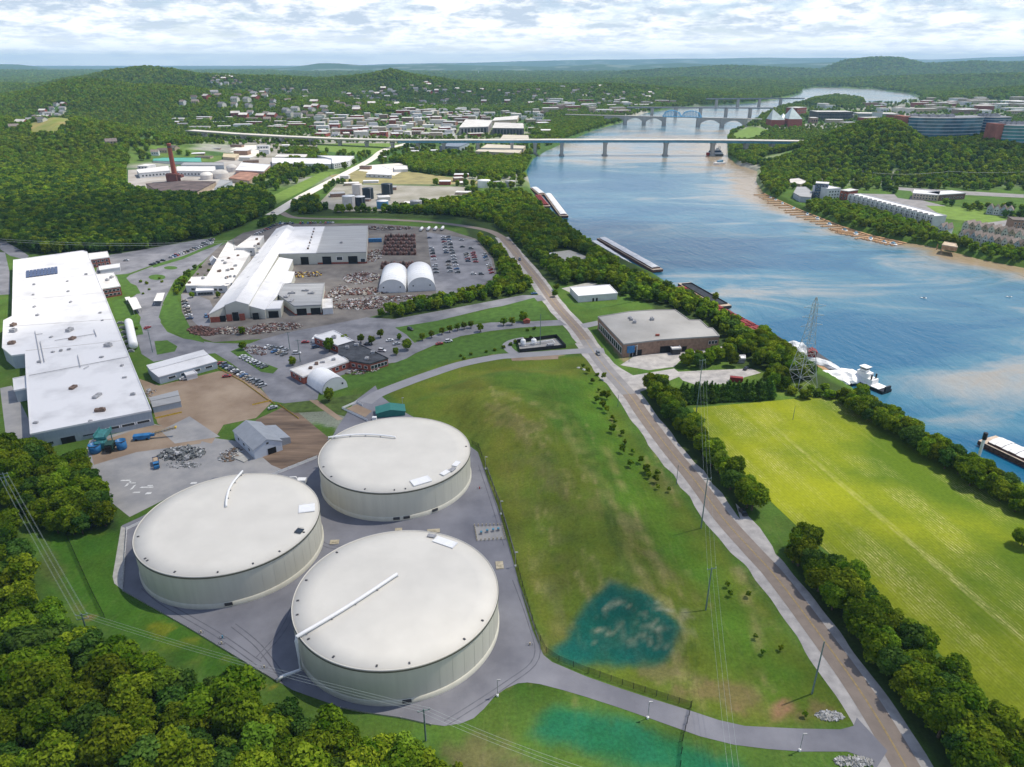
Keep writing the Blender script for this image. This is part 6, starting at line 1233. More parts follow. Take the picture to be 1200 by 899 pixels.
for k in range(9): x = 5+11*k/8; z = 2+2.2*k/8; bmn.tube([(x,-.6,z),(x,.6,z)], .08, 4); bmn.tube([(x,-.6,z),(x,-.6,z+.9)], .08, 4); bmn.tube([(x,.6,z),(x,.6,z+.9)], .08, 4)
child('boom', bmn.mesh('boom'), CV).data.materials.append(mat('rusty_yellow', (.38,.28,.12), .8, .3, 1)); child('belt', MB().quad((5,-.5,2.3),(16,-.5,4.5),(16,.5,4.5),(5,.5,2.3)).mesh('belt'), CV).data.materials.append(DMETAL)
child('drum', MB().tube([(16,-.8,4.6),(16,.8,4.6)], .5, 8).mesh('drum'), CV).data.materials.append(YELLOW)
WHM = MB().tube([(0,-.15,0),(0,.15,0)], .5, 12).mesh('wheel'); WHM.materials.append(BLACKP)
for x in (-2.4, 2.4):
    for y in (-1.5, 1.5): child('wheel', WHM, CV, (x,y,.6), 0, (1.2,1,1.2))
p = flat(183.5, 545); DTk = thing('dump_truck', 'blue dump truck loaded with tan soil beside the rubble heap', 'truck', (p.x, p.y, .06), R(-62))
for nm, c, d, m in (('cab', (2.8,0,1.7), (1.9,2.4,2.2), BLUEP), ('windscreen', (3.77,0,2.1), (.05,2,.9), GLASS), ('chassis', (0,0,.85), (7.4,1.2,.4), BLACKP), ('bonnet', (4.1,0,1.2), (1.2,2,1.2), BLUEP)): child(nm, MB().box(c, d).mesh(nm), DTk).data.materials.append(m)
child('tipper_body', MB().box((-1.2,0,1.3), (5,2.5,.2)).box((-1.2,1.2,1.9), (5,.12,1.2)).box((-1.2,-1.2,1.9), (5,.12,1.2)).box((-3.65,0,1.9), (.12,2.5,1.2)).box((1.25,0,1.9), (.12,2.5,1.3)).mesh('tipper_body'), DTk).data.materials.append(mat('navy_paint', (.02,.05,.13), .5, .2, 1))
child('soil_load', MB().box((-1.2,0,1.8), (4.7,2.2,.7)).box((-1,0,2.25), (3,1.4,.3)).mesh('soil_load'), DTk).data.materials.append(mat('soil_tan', (.42,.32,.22), .95, .2, 1))
for x in (3.2, -1.4, -2.7):
    for y in (-1.1, 1.1): child('wheel', WHM, DTk, (x,y,.5))
def debris(name, lb, px_, py_, rx, ry, n, mats_, smin, smax, hz_, rot=0, z0=.06, kind='stuff'):
    if name == 'scrap_heap': smin *= .55; smax *= .72; n = int(n*1.25); hz_ *= .7
    p = flat(px_, py_, z0); mbs = [MB() for _ in mats_]; rn = random.Random(int(px_*7+py_))
    for i in range(n):
        a = rn.uniform(0, 6.28); q = math.sqrt(rn.random()); x, y = q*math.cos(a)*rx, q*math.sin(a)*ry; X = x*math.cos(rot)-y*math.sin(rot); Y = x*math.sin(rot)+y*math.cos(rot)
        s = rn.uniform(smin, smax); z = hz_*(1-q*q)*rn.random(); M = Matrix.Translation((p.x+X, p.y+Y, z0+z+s*.2)) @ Matrix.Rotation(rn.uniform(0,3.14), 4, 'Z') @ Matrix.Rotation(rn.uniform(-.6,.6), 4, 'X') @ Matrix.Rotation(rn.uniform(-.5,.5), 4, 'Y')
        mbs[rn.randrange(len(mbs))].box((0,0,0), (s*rn.uniform(.6,2.2), s*rn.uniform(.3,.9), s*rn.uniform(.15,.5)), 0, M)
    m = MB(); fi = []
    for k, b in enumerate(mbs):
        n0 = len(m.v); m.v += b.v; m.f += [tuple(v+n0 for v in f) for f in b.f]; fi += [k]*len(b.f)
    me = m.mesh(name)
    for q in mats_: me.materials.append(q)
    me.polygons.foreach_set('material_index', fi); o = bpy.data.objects.new(name, me); COL.objects.link(o); return tag(o, lb, name.replace('_', ' '), kind=kind)
RUB = mat('rubble_grey', (.16,.17,.17), .9, .4, .8); RUBL = mat('rubble_pale', (.42,.42,.42), .9, .3, .8)
debris('rubble_heap', 'heap of broken grey concrete rubble beside the blue dump truck', 214, 532, 10.5, 6, 700, (RUB, RUBL, RUB, DMETAL, RUB), .5, 1.7, 2.2)
debris('rubble_heap', 'thin scatter of rubble left of the gabled barn', 270, 533, 5, 7, 160, (RUB, DIRTD, RUBL), .4, 1.2, .5); debris('rubble_heap', 'scatter of broken slabs below the big rubble heap', 216, 545, 8, 3, 70, (RUBL, RUB), .4, 1.0, .2)
SCR = (RUST, mat('rust_dark', (.07,.045,.04), .9, .4, 1), mat('rust_pink', (.19,.105,.09), .9, .3, 1), METAL, mat('scrap_cream', (.36,.33,.28), .8, .2, 1)); SCW = (METAL, mat('scrap_white', (.45,.45,.46), .7, .2, 1), RUST, SCR[1], SCR[4], SCR[2])
for a in (('scrap_heap', 'rusty scrap metal heap curving round the lower left of the workshops', 237, 388, 14, 7, 420, SCR[:3], .8, 2.2, 1.8, -.6), ('scrap_heap', 'rusty scrap along the front of the gabled workshop', 280, 388, 26, 7, 500, SCR, .8, 2.2, 1.4, 0), ('scrap_heap', 'scrap and parts in front of the small lean-to workshop', 325, 383, 18, 8, 300, SCR, .8, 2, 1.2, 0),
          ('scrap_heap', 'pale boxes and machine parts left of the arched tents', 424, 326, 15, 18, 520, SCW, .8, 2.6, 1.4, 0), ('scrap_heap', 'rusty rods and frames below the machine parts', 426, 342, 20, 9, 400, SCR, 1, 3.0, 1.2, 0), ('scrap_heap', 'mixed parts in front of the white arched tents', 465, 350, 42, 7, 480, SCW, .7, 2.2, 1.0, .12), ('scrap_heap', 'mixed dark scrap on the low side of the yard', 425, 358, 24, 10, 420, SCW+SCR, .8, 2.4, 1.2, .1),
          ('scrap_heap', 'yellow and grey parts in the court between the halls', 352, 322, 20, 9, 260, (YELLOW, METAL, RUST, SCR[1]), .8, 2.5, 1, 0), ('scrap_heap', 'boxes and drums beside the right end of the grey roofed hall', 438, 300, 9, 24, 260, SCW, .8, 2.4, 1.5, 0), ('scrap_heap', 'rusty carts and frames behind the stacks at the top of the yard', 452, 268, 30, 9, 240, SCR+(BLACKP,), 1.2, 3, 1.2, 0), ('scrap_heap', 'white drums and parts between the two workshop courts', 394, 345, 7, 26, 240, SCW, .8, 2.2, 1.4, 0),
          ('scrap_heap', 'parts and pallets stored behind the brick office', 425, 435, 10, 5, 160, SCW, .5, 1.5, .8, .4), ('scrap_heap', 'pallets and drums along the top edge of the brick car park', 300, 411, 11, 5, 120, SCW, .6, 1.6, .8, -.8), ('scrap_heap', 'timber and rubbish along the left side of the small shed', 172, 462, 4, 8, 60, (DIRT, METAL), .6, 1.6, .5, 0)): debris(*a)
# rows of rusty stacks
for i in range(9):
    y = 276+i*4.1 if i < 6 else 280+i*4.1; w0_, w1_ = 451-i*.6, 487+i*.2
    if i == 6: continue
    a, b = flat(w0_, y+2.2), flat(w1_, y+2.2); t = thing('frame_stack', 'row of rust red stacked frames in the scrap yard, row %d from back' % (i+1), 'stack', ((a.x+b.x)/2, a.y, .05), 0, 'rows of rust red frames'); n = 12; L_ = (b-a).length
    for k in range(n): child('stacked_frame', MB().box((-L_/2+L_*(k+.5)/n, 0, .9+.3*((k*7+i)%3)), (L_/n*.86, 3.8, 1.8+.6*((k*7+i)%3))).box((-L_/2+L_*(k+.5)/n, 0, 2.6+.6*((k*7+i)%3)), (L_/n*.4, 2.6, .4)).mesh('stacked_frame'), t).data.materials.append((RUST, SCR[2], SCR[1], SCR[2])[(k+i)%4])
def container(lb, a, b, m, w=2.6, h=2.8, nm='shipping_container', cat='container'):
    A_, B_ = flat(*a), flat(*b); u = B_-A_; L = u.length; c = (A_+B_)/2; t = thing(nm, lb, cat, (c.x, c.y, .07), math.atan2(u.y, u.x)); child('body', MB().box((0,0,h/2+.1), (L,w,h)).mesh('body'), t).data.materials.append(m); rb = MB()
    for k in range(int(L/.8)): rb.box((-L/2+.4+k*.8,-w/2-.03,h/2+.1), (.3,.08,h-.4)); rb.box((-L/2+.4+k*.8,w/2+.03,h/2+.1), (.3,.08,h-.4))
    child('ribs', rb.mesh('ribs'), t).data.materials.append(m); child('door', MB().box((L/2+.04,0,h/2+.1), (.08,w-.3,h-.3)).mesh('door'), t).data.materials.append(METAL)
container('bright blue container at the right end of the grey roofed hall', (432,284), (447.5,283.5), BLUEP, 3, 3.6); container('rust brown container on the gravel clearing above the conifer hedge', (855,446.5), (870,448), MAROON); container('white trailer in the brick car park corner', (368,402), (372,397), WPAINT)
# big white cylinder vessel beside the long factory
a_, b_ = flat(156.5,405,3.2), flat(150.5,377,3.2); t = thing('horizontal_tank', 'long white horizontal cylinder tank between long factory and road', 'tank', (*((a_+b_)/2)[:2], 0)); q = lambda v: v-Vector((t.location.x, t.location.y, 0))
child('shell', MB().tube([q(a_), q(a_.lerp(b_,.02)), q(a_.lerp(b_,.98)), q(b_)], [2.0,2.7,2.7,2.0], 18).mesh('shell', True), t).data.materials.append(WPAINT); excl([a_+Vector((-4,0,0)), a_+Vector((4,0,0)), b_+Vector((4,0,0)), b_+Vector((-4,0,0))], 3)
for k in (.12, .5, .88): p = q(a_.lerp(b_, k)); child('saddle', MB().box((p.x,p.y,.9), (4.6,.8,1.8), .2).mesh('saddle'), t).data.materials.append(CONC)
for i in range(7):
    p0, p1 = flat(137+i*2.2, 379+i*5.5, .6), flat(146+i*1.9, 378+i*5.5, .6); tag(MB().box(tuple((p0+p1)/2), ((p1-p0).length, 1.1, 1.2), .1).box(tuple((p0+p1)/2+Vector((0,0,.9))), ((p1-p0).length*.6, .6, .6), .1).build('pipe_rack', METAL), 'grey pipe rack beside the white cylinder tank, rack %d from the back' % (i+1), 'rack', 'pipe racks beside the long factory')

# ------------------------------------------------------------------ cars
def carbody():
    prof = [(-2.25,.35),(-2.25,.85),(-1.9,.98),(-1.0,1.0),(1.0,1.0),(2.0,.88),(2.28,.7),(2.28,.35)]; m = MB(); n = len(prof); ws = [.82,.86,.86,.88,.88,.84,.8,.8]
    for s in (-1, 1):
        for (x, z), w in zip(prof, ws): m.v.append((x, s*w, z))
    for i in range(n): j = (i+1)%n; m.f.append((i, j, n+j, n+i))
    m.f.append(tuple(range(n))[::-1]); m.f.append(tuple(range(n, 2*n))); return m
def cabinm(van=False):
    m = MB(); lo = [(-1.55 if not van else -2.1, -.8),(1.05,-.8),(1.05,.8),(-1.55 if not van else -2.1,.8)]; hi = [(-1.15 if not van else -2.0,-.62),(.35,-.62),(.35,.62),(-1.15 if not van else -2.0,.62)]; h = 1.46 if not van else 1.8
    for i in range(4): j = (i+1)%4; m.quad((*lo[i],.98),(*lo[j],.98),(*hi[j],h),(*hi[i],h))
    return m, [(*p, h+.01) for p in hi]
CARCOL = {'white': (.72,.72,.72), 'silver': (.42,.44,.46), 'grey': (.16,.17,.18), 'black': (.02,.022,.026), 'dark blue': (.03,.06,.13), 'blue': (.05,.14,.30), 'red': (.34,.03,.03), 'tan': (.36,.31,.24)}
CMS = {}
for nm, c in CARCOL.items():
    m = mat('car_paint_'+nm.replace(' ', '_'), c, .3, .05, .5, spec=.6)
    for van in (0, 1):
        b = carbody(); cb, top = cabinm(van); b.poly(top); me_b = b.mesh('car_body'); me_b.materials.append(m); cg = cb.mesh('windows'); cg.materials.append(GLASS); CMS[nm, van] = (me_b, cg)
WM2 = MB(); 
WHC = MB().tube([(0,-.1,0),(0,.1,0)], .33, 10).mesh('wheel'); WHC.materials.append(BLACKP)
NCAR = 0
def car(p, rz, colr, lb, grp=None, van=None, wheels=False, s=1.12):
    global NCAR; NCAR += 1; van = random.random() < .4 if van is None else van; t = thing('car', lb, 'car', (p[0], p[1], .1), rz, grp); b, g = CMS[colr, int(van)]; k = (s, s, s*1.05)
    child('body', b, t, sc=k); child('windows', g, t, sc=k)
    for x in (-1.4, 1.4):
        for y in (-.8, .8): child('wheel', WHC, t, (x*s, y*s, .33*s), 0, k)
    return t
def carrow(a, b, n, place, ang=None, skip=.12, pal=None, grp=None):
    A_, B_ = flat(*a), flat(*b); u = B_-A_; base = math.atan2(u.y, u.x)+math.pi/2 if ang is None else ang
    pal = pal or ['white','white','silver','silver','grey','black','dark blue','red','blue','grey','tan','black']
    for i in range(n):
        if random.random() < skip: continue
        c = random.choice(pal); p = A_.lerp(B_, (i+.5)/n); car(p, base+random.uniform(-.06,.06)+(math.pi if random.random()<.5 else 0), c, '%s car parked %s' % (c, place), grp or 'cars parked '+place)
GRT = 'in the '
carrow((176,311.5),(249,284.5), 24, 'in the row under the grass strip of the west car park'); carrow((238,287),(250,281), 6, 'at the right tip of the west car park')
carrow((216,352),(223,376), 7, 'along the left edge of the forecourt', 0.1, 0, ['white','tan','black','silver','dark blue','white','grey']); carrow((240,372),(247,371), 2, 'against the gabled workshop wall', None, 0)
carrow((327,262.5),(392,261.5), 22, 'in the row behind the white workshop hall'); carrow((299,276),(325,263), 9, 'in the slanting row behind the tall workshop')
carrow((503,278),(512,322), 13, 'in the first column of the staff car park from the tents', 0.08); carrow((519,277),(528,321), 13, 'in the second column of the staff car park', 0.08, .1); carrow((525,277),(537,322), 13, 'in the third column of the staff car park', 0.08, .1)
carrow((546,297),(549,308), 5, 'in the short fourth column of the staff car park', 0.08, 0); carrow((554,296),(558,309), 5, 'in the short fifth column of the staff car park', 0.08, 0, ['dark blue','red','white','red','grey']); carrow((567,298),(577,322), 8, 'along the far right edge of the staff car park', 0.9)
for (a, b, c, l) in ((542,290,'black','black car standing alone in the upper part of the staff car park'),(552,292,'grey','grey car standing alone right of the black one in the staff car park'),(541,282,'silver','silver car at the very top of the staff car park'),(555,322,'white','white car at the bottom of the staff car park'),(564,322,'grey','grey car at the bottom of the staff car park beside the hedge')): car(flat(a, b), .1, c, l)
carrow((283,418),(312,432), 7, 'in the seven car row between the grass wedge and the works road', None, 0); carrow((257,426),(310,454), 15, 'in the long row beside the yellow barrier', None, .04); carrow((311,407),(337,412), 5, 'in the back row of the brick office car park', None, 0); carrow((319,412),(336,417), 3, 'in the front row of the brick office car park', None, 0)
for (a, b, c, l, r_) in ((266,442,'red','red car parked inside the dirt yard beside the yellow barrier',.3),(216,445,'white','white car in front of the low white store',.5),(320,479,'silver','silver car at the gap in the yellow barriers',.6),(348,415,'white','white car alone in the brick office car park',.1),(457,400,'white','white car near the round tree beside the dark roofed office',.5),(465,404,'silver','silver car near the round tree beside the dark roofed office',.5),(448,412,'white','white car next to the dark roofed office',-.3),(431,404,'grey','dark grey car at the back of the dark roofed office',-.1),(526,401,'white','white car on the lane above the curved access drive',.5),(515,404,'red','red car on the lane above the curved access drive',.5),(370,408,'dark blue','dark blue car beside the trees at the back of the brick office',.6),(358,402,'red','red vehicle at the far edge of the brick office car park',.1),(481,387,'black','black pickup in the lay-by beside the long lawn',-.7),(148,306,'silver','silver car near the far brick office of the long factory',.1),(173,385,'red','red truck cab on the works road beside the white cylinder tank',1.2)): car(flat(a, b), r_, c, l)
def mainang(py_):
    k = min(range(len(MAIN)-1), key=lambda i: abs(proj(MAIN[i][0], MAIN[i][1], 0)[1]-py_)); return math.atan2(MAIN[k+1][1]-MAIN[k][1], MAIN[k+1][0]-MAIN[k][0])
car(flat(870.5, 602), mainang(602), 'black', 'black car on the right shoulder of the main road'); car(flat(701, 415.5), mainang(415), 'grey', 'dark grey car driving on the main road beside the brown warehouse'); car(flat(609, 305), mainang(305), 'dark blue', 'small dark car far up the main road by the riverside wood'); car(flat(626, 345), .3, 'blue', 'blue car waiting at the junction below the parking lot hedge')
for (a, b, l) in ((320,250,'car at the crossroads north of the works, lower one'),(345,234,'car on the north road just above the crossroads'),(352,231,'second car on the north road above the crossroads'),(786,410,'truck parked at the loading shelter of the brown warehouse'),(802,407,'car parked behind the brown warehouse'),(874,433,'dark car at the right end of the gravel clearing'),(649,299,'car parked on the lot among the riverside trees')): car(flat(a, b), .9, 'silver' if 'dark' not in l else 'black', ('silver ' if 'dark' not in l else '')+l)
for i in range(4):
    p = flat(494+i*8.2, 270.5-.3*i); t = thing('tanker_trailer', 'white tanker trailer parked below the curving road, '+ORD[i], 'trailer', (p.x, p.y, .07), 1.5); child('tank', MB().tube([(-5,0,2.2),(-4.7,0,2.2),(4.7,0,2.2),(5,0,2.2)], [.8,1.5,1.5,.8], 12).mesh('tank', True), t).data.materials.append(WPAINT); child('chassis', MB().box((0,0,.8), (10,1.6,.4)).mesh('chassis'), t).data.materials.append(BLACKP)
    for x in (-4, -2.8, 3.6):
        for y in (-1, 1): child('wheel', WHM, t, (x, y, .5))

# ------------------------------------------------------------------ the town and far land
FAR = []                                     # small clearings kept free of trees: x, y, r
def far_excl(x, y, r): FAR.append((x, y, r))
WALLS = [W2, WWALL, TWALL, BRICK, W3, BRICKT]; ROOFS = [PALEROOF, WROOF2, WROOF, PALEROOF, GROOF, HROOF]
rt = random.Random(11)
def town(district, x0, x1, y0, y1, n, wr=(14, 46), dr=(14, 34), hr_=(5, 13), grp=None, roofs=ROOFS, win=.35):
    names = {WROOF: 'white', WROOF2: 'off-white', PALEROOF: 'pale', GROOF: 'grey', HROOF: 'brown'}
    put = []
    for _ in range(n*12):
        if len(put) >= n: break
        a = rt.uniform(x0, x1); b = rt.uniform(y0, y1); p = flat(a, b); p = P(a, b) if 1900 < p.y < 4500 else p; zb = max(0, p.z); w = rt.uniform(*wr); d = rt.uniform(*dr)
        if zb > 38 or H(p.x, p.y) < -.5 or any(abs(p.x-q[0]) < (w+q[2])/2+5 and abs(p.y-q[1]) < (d+q[3])/2+6 for q in put): continue
        if any(abs(p.x-q[0]) < w/2+q[2]/2+4 and abs(p.y-q[1]) < d/2+q[3]/2+4 for q in ALLB): continue
        if sdist(np.array([p.x]), np.array([p.y]), RIVER)[0] > -w*.7: continue
        if any(inpoly([p.x], [p.y], e[0])[0] for e in EXCL[:NB0] if e[1] > 2.0): continue
        put.append((p.x, p.y, w, d)); ALLB.append((p.x, p.y, w, d)); an = rt.choice((0, .12, -.15, .3)); u = Vector((math.cos(an), math.sin(an))); v = Vector((-u.y, u.x)); c = Vector((p.x, p.y)); h = rt.uniform(*hr_); rm = rt.choice(roofs)
        q = [c-u*w/2-v*d/2, c+u*w/2-v*d/2, c+u*w/2+v*d/2, c-u*w/2+v*d/2]
        it = {0: row(max(2, int(w/6)), h*.5, 3, h*.3, kind='bare')} if rt.random() < win and h > 6 else None
        building('town_building', '%s roofed building %s' % (names[rm], district), 'building', None, h, rt.choice(WALLS), rm, it, 'buildings '+district, zb, world=q, parapet=0)
ALLB = []; NB0 = len(EXCL)
for e in [q for q in EXCL if q[1] > 2.6]: 
    xs_ = [p[0] for p in e[0]]; ys_ = [p[1] for p in e[0]]
    if min(ys_) > 900 and max(xs_)-min(xs_) < 260: ALLB.append(((min(xs_)+max(xs_))/2, (min(ys_)+max(ys_))/2, max(xs_)-min(xs_), max(ys_)-min(ys_)))
town('in the business quarter beyond the highway, left part', 372, 470, 136, 161, 70, roofs=[WROOF, WROOF2, PALEROOF, PALEROOF, GROOF])
town('in the business quarter beyond the highway, middle part', 470, 560, 130, 161, 75, roofs=[WROOF, WROOF2, PALEROOF, PALEROOF, GROOF])
town('around the old factory yard', 165, 335, 171, 206, 22, (14, 44), (10, 26), (4, 9), roofs=[WROOF, WROOF2, GROOF, PALEROOF, HROOF]); town('near the tank farm and north thicket', 380, 560, 186, 246, 16, (8, 24), (7, 16), (3, 6)); town('in the business quarter near the old mill blocks', 560, 640, 132, 158, 22, hr_=(8,15)); town('between highway and north road', 480, 512, 172, 182, 3, (10, 24), (10, 18), (4, 7))
town('along the highway beyond the chimney', 200, 372, 139, 151, 20, (16, 60), (14, 26), (4, 8)); town('behind the city woods near the blue truss bridge', 640, 790, 120, 133, 34, (20, 60), (14, 34), (9, 18))
town('in the river front quarter beyond the museum', 940, 1070, 124, 147, 18, (16, 60), (16, 40), (8, 20)); town('on the far right plain beyond the hill', 1070, 1200, 117, 134, 34, (30, 90), (18, 50), (10, 18))
town('on the plain beyond the river bend', 985, 1200, 97, 110, 22, (40, 150), (30, 70), (7, 14), roofs=[WROOF, WROOF2, PALEROOF, PALEROOF]); town('on the far plain left of the river bend', 830, 960, 90, 100, 16, (60, 190), (40, 90), (8, 15), roofs=[WROOF, WROOF2, PALEROOF])
town('in the far valley below the blue ridges', 560, 830, 85, 95, 18, (60, 200), (50, 110), (8, 18), roofs=[WROOF, WROOF2, PALEROOF]); town('at the far foot of the left ridges', 300, 440, 86, 93, 8, (40, 110), (40, 70), (8, 14), roofs=[WROOF, WROOF2, PALEROOF])
# houses among trees on the ridges: three shared pairs of wall and roof meshes
HM = []
for w, d, he, hr2, wm_, rm_ in ((11,9,5.5,8.5,WWALL,HROOF),(13,10,4,7,W3,HROOF),(15,10,6.5,9.5,W2,mat('slate', (.20,.20,.21), .8, .2, .3, rand=.4)),(16,12,6,9,BRICK,PALEROOF)):
    b = MB(); b.poly([(-w/2,-d/2,-2),(w/2,-d/2,-2),(w/2,-d/2,he),(-w/2,-d/2,he)]); b.poly([(w/2,d/2,-2),(-w/2,d/2,-2),(-w/2,d/2,he),(w/2,d/2,he)]); b.poly([(w/2,-d/2,-2),(w/2,d/2,-2),(w/2,d/2,he),(w/2,0,hr2),(w/2,-d/2,he)]); b.poly([(-w/2,d/2,-2),(-w/2,-d/2,-2),(-w/2,-d/2,he),(-w/2,0,hr2),(-w/2,d/2,he)])
    r_ = MB(); r_.quad((-w/2-.5,-d/2-.6,he-.3),(w/2+.5,-d/2-.6,he-.3),(w/2+.5,0,hr2+.1),(-w/2-.5,0,hr2+.1)); r_.quad((w/2+.5,d/2+.6,he-.3),(-w/2-.5,d/2+.6,he-.3),(-w/2-.5,0,hr2+.1),(w/2+.5,0,hr2+.1))
    wd = MB()
    for s in (-.3, 0, .3): wd.box((w*s,-d/2-.03,he*.55), (1.5,.08,1.6))
    a1, a2, a3 = b.mesh('wall'), r_.mesh('roof'), wd.mesh('windows'); a1.materials.append(wm_); a2.materials.append(rm_); a3.materials.append(GLASS); HM.append((a1, a2, a3))
def houses(place, px_, n, sc=1.0, grp=None, seed=0, rad=10):
    r = random.Random(seed+len(place)); xs_ = [q[0] for q in px_]; ys_ = [q[1] for q in px_]; k = 0; put = []
    while len(put) < n and k < n*40:
        k += 1; a, b = r.uniform(min(xs_), max(xs_)), r.uniform(min(ys_), max(ys_))
        if not inpoly([a], [b], px_)[0]: continue
        p = P(a, b)
        if any((p.x-q.x)**2+(p.y-q.y)**2 < (20*sc)**2 for q in put) or sdist(np.array([p.x]), np.array([p.y]), RIVER)[0] > -20: continue
        if any(abs(p.x-q[0]) < q[2]/2+12 and abs(p.y-q[1]) < q[3]/2+12 for q in ALLB): continue
        put.append(p); j = r.randrange(4); t = thing('house', ['white house with brown roof ','tan house with brown roof ','cream house with slate roof ','brick house with pale roof '][j]+place, 'house', tuple(p), r.uniform(-.7,.7), 'houses '+place)
        for nm, m in zip(('wall', 'roof', 'windows'), HM[j]): child(nm, m, t, sc=(sc,)*3)
        far_excl(p.x, p.y, rad*sc); far_excl(p.x, p.y-9*sc, 10*sc)
houses('in the terrace on the left hill ridge', [(34,141),(52,131),(66,124),(78,122),(77,134),(60,141),(48,146),(36,145)], 17, 1.15, seed=1, rad=17); houses('at the left end of the hill meadow', [(2,150),(26,146),(30,150),(4,154)], 3, 1.3)
houses('high on the middle ridge', [(246,97),(256,89),(282,93),(286,100),(262,101)], 12, 1.3); houses('below the middle ridge', [(222,112),(360,104),(370,122),(300,128),(210,124)], 34, 1.5)
houses('on the wooded slope above the business quarter', [(395,112),(520,96),(560,104),(560,124),(420,132),(395,124)], 60, 1.45); houses('among trees above the blue truss bridge', [(560,106),(760,100),(790,112),(700,124),(560,122)], 55, 1.45)
houses('on the low shore below the river bend', [(830,112),(930,110),(935,116),(850,121)], 14, 1.1); houses('by the wood left of the chimney', [(178,176),(208,172),(210,178),(182,182)], 4, 1.2); houses('in the wood on the left hill slope', [(120,166),(140,166),(140,170),(122,171)], 1, 1.5)
houses('on the top of the middle ridge', [(455,79),(470,79),(470,83),(455,83)], 2, 2.0); houses('among trees along the highway', [(270,136),(380,126),(390,138),(300,144)], 34, 1.5)
t = thing('white_church', 'white church with a spire far behind the wooded slope', 'church', tuple(P(561,88.5))); child('nave', MB().box((0,0,9), (38,50,18)).mesh('nave'), t).data.materials.append(WWALL); child('spire', MB().lathe((0,-20,0), [(9,0),(9,28),(5,34),(.3,58)], 8).mesh('spire'), t).data.materials.append(WPAINT)
t = thing('water_tower', 'pale round water dome far away below the blue ridges', 'water tower', tuple(P(685,88))); child('bowl', MB().lathe((0,0,0), [(26,0),(30,14),(24,30),(10,38),(.5,40)], 18).mesh('bowl', True), t).data.materials.append(WPAINT); child('roof_cap', MB().lathe((0,0,39), [(5,0),(4,3),(.3,4)], 10).mesh('roof_cap'), t).data.materials.append(METAL)
# hill meadow
mp_ = [tuple(P(a, b))[:2] for a, b in ((36,146),(50,144),(76,139),(86,143),(70,152),(60,158),(44,158))]; EXCL.append((mp_, 2))
mw = MB(); gx_ = np.linspace(min(p[0] for p in mp_), max(p[0] for p in mp_), 26); gy_ = np.linspace(min(p[1] for p in mp_), max(p[1] for p in mp_), 26)
XX, YY = np.meshgrid(gx_, gy_); ZZ = height(XX, YY)+2.5; IN = inpoly(XX, YY, mp_)
mw.v = [(XX[i,j], YY[i,j], ZZ[i,j]) for i in range(26) for j in range(26)]; mw.f = [(i*26+j, i*26+j+1, (i+1)*26+j+1, (i+1)*26+j) for i in range(25) for j in range(25) if IN[i:i+2, j:j+2].any()]
struct('hill_meadow', mw, mat('meadow', (.17,.21,.04), .9, 0, .02, col2=(.30,.24,.09)))

# ------------------------------------------------------------------ trees
def quadmesh(name, C, A, B, var, mats_, extra=None, extravar=.3):
    n = len(C); V = np.stack([C-A-B, C+A-B, C+A+B, C-A+B], 1).reshape(-1, 3); F = np.arange(4*n).reshape(-1, 4); ev, ef = extra if extra else (np.zeros((0,3)), [])
    me = bpy.data.meshes.new(name); V = np.concatenate([V, ev]); tri = np.array(ef, int).reshape(-1, 3)+4*n if len(ef) else np.zeros((0,3), int)
    me.vertices.add(len(V)); me.vertices.foreach_set('co', V.reshape(-1)); L_ = np.concatenate([F.reshape(-1), tri.reshape(-1)]).astype(np.int32); me.loops.add(len(L_)); me.loops.foreach_set('vertex_index', L_)
    me.polygons.add(n+len(tri)); me.polygons.foreach_set('loop_start', np.concatenate([np.arange(n)*4, 4*n+np.arange(len(tri))*3]).astype(np.int32)); me.update(calc_edges=True)
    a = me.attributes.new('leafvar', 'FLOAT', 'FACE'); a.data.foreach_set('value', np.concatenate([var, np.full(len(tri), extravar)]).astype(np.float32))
    for m in mats_: me.materials.append(m)
    return me
def ico(sub):
    bm = bmesh.new(); bmesh.ops.create_icosphere(bm, subdivisions=sub, radius=1); v = np.array([tuple(x.co) for x in bm.verts]); f = [tuple(x.index for x in y.verts) for y in bm.faces]; bm.free(); return v, f
ICO2, ICO1 = ico(2), ico(1)
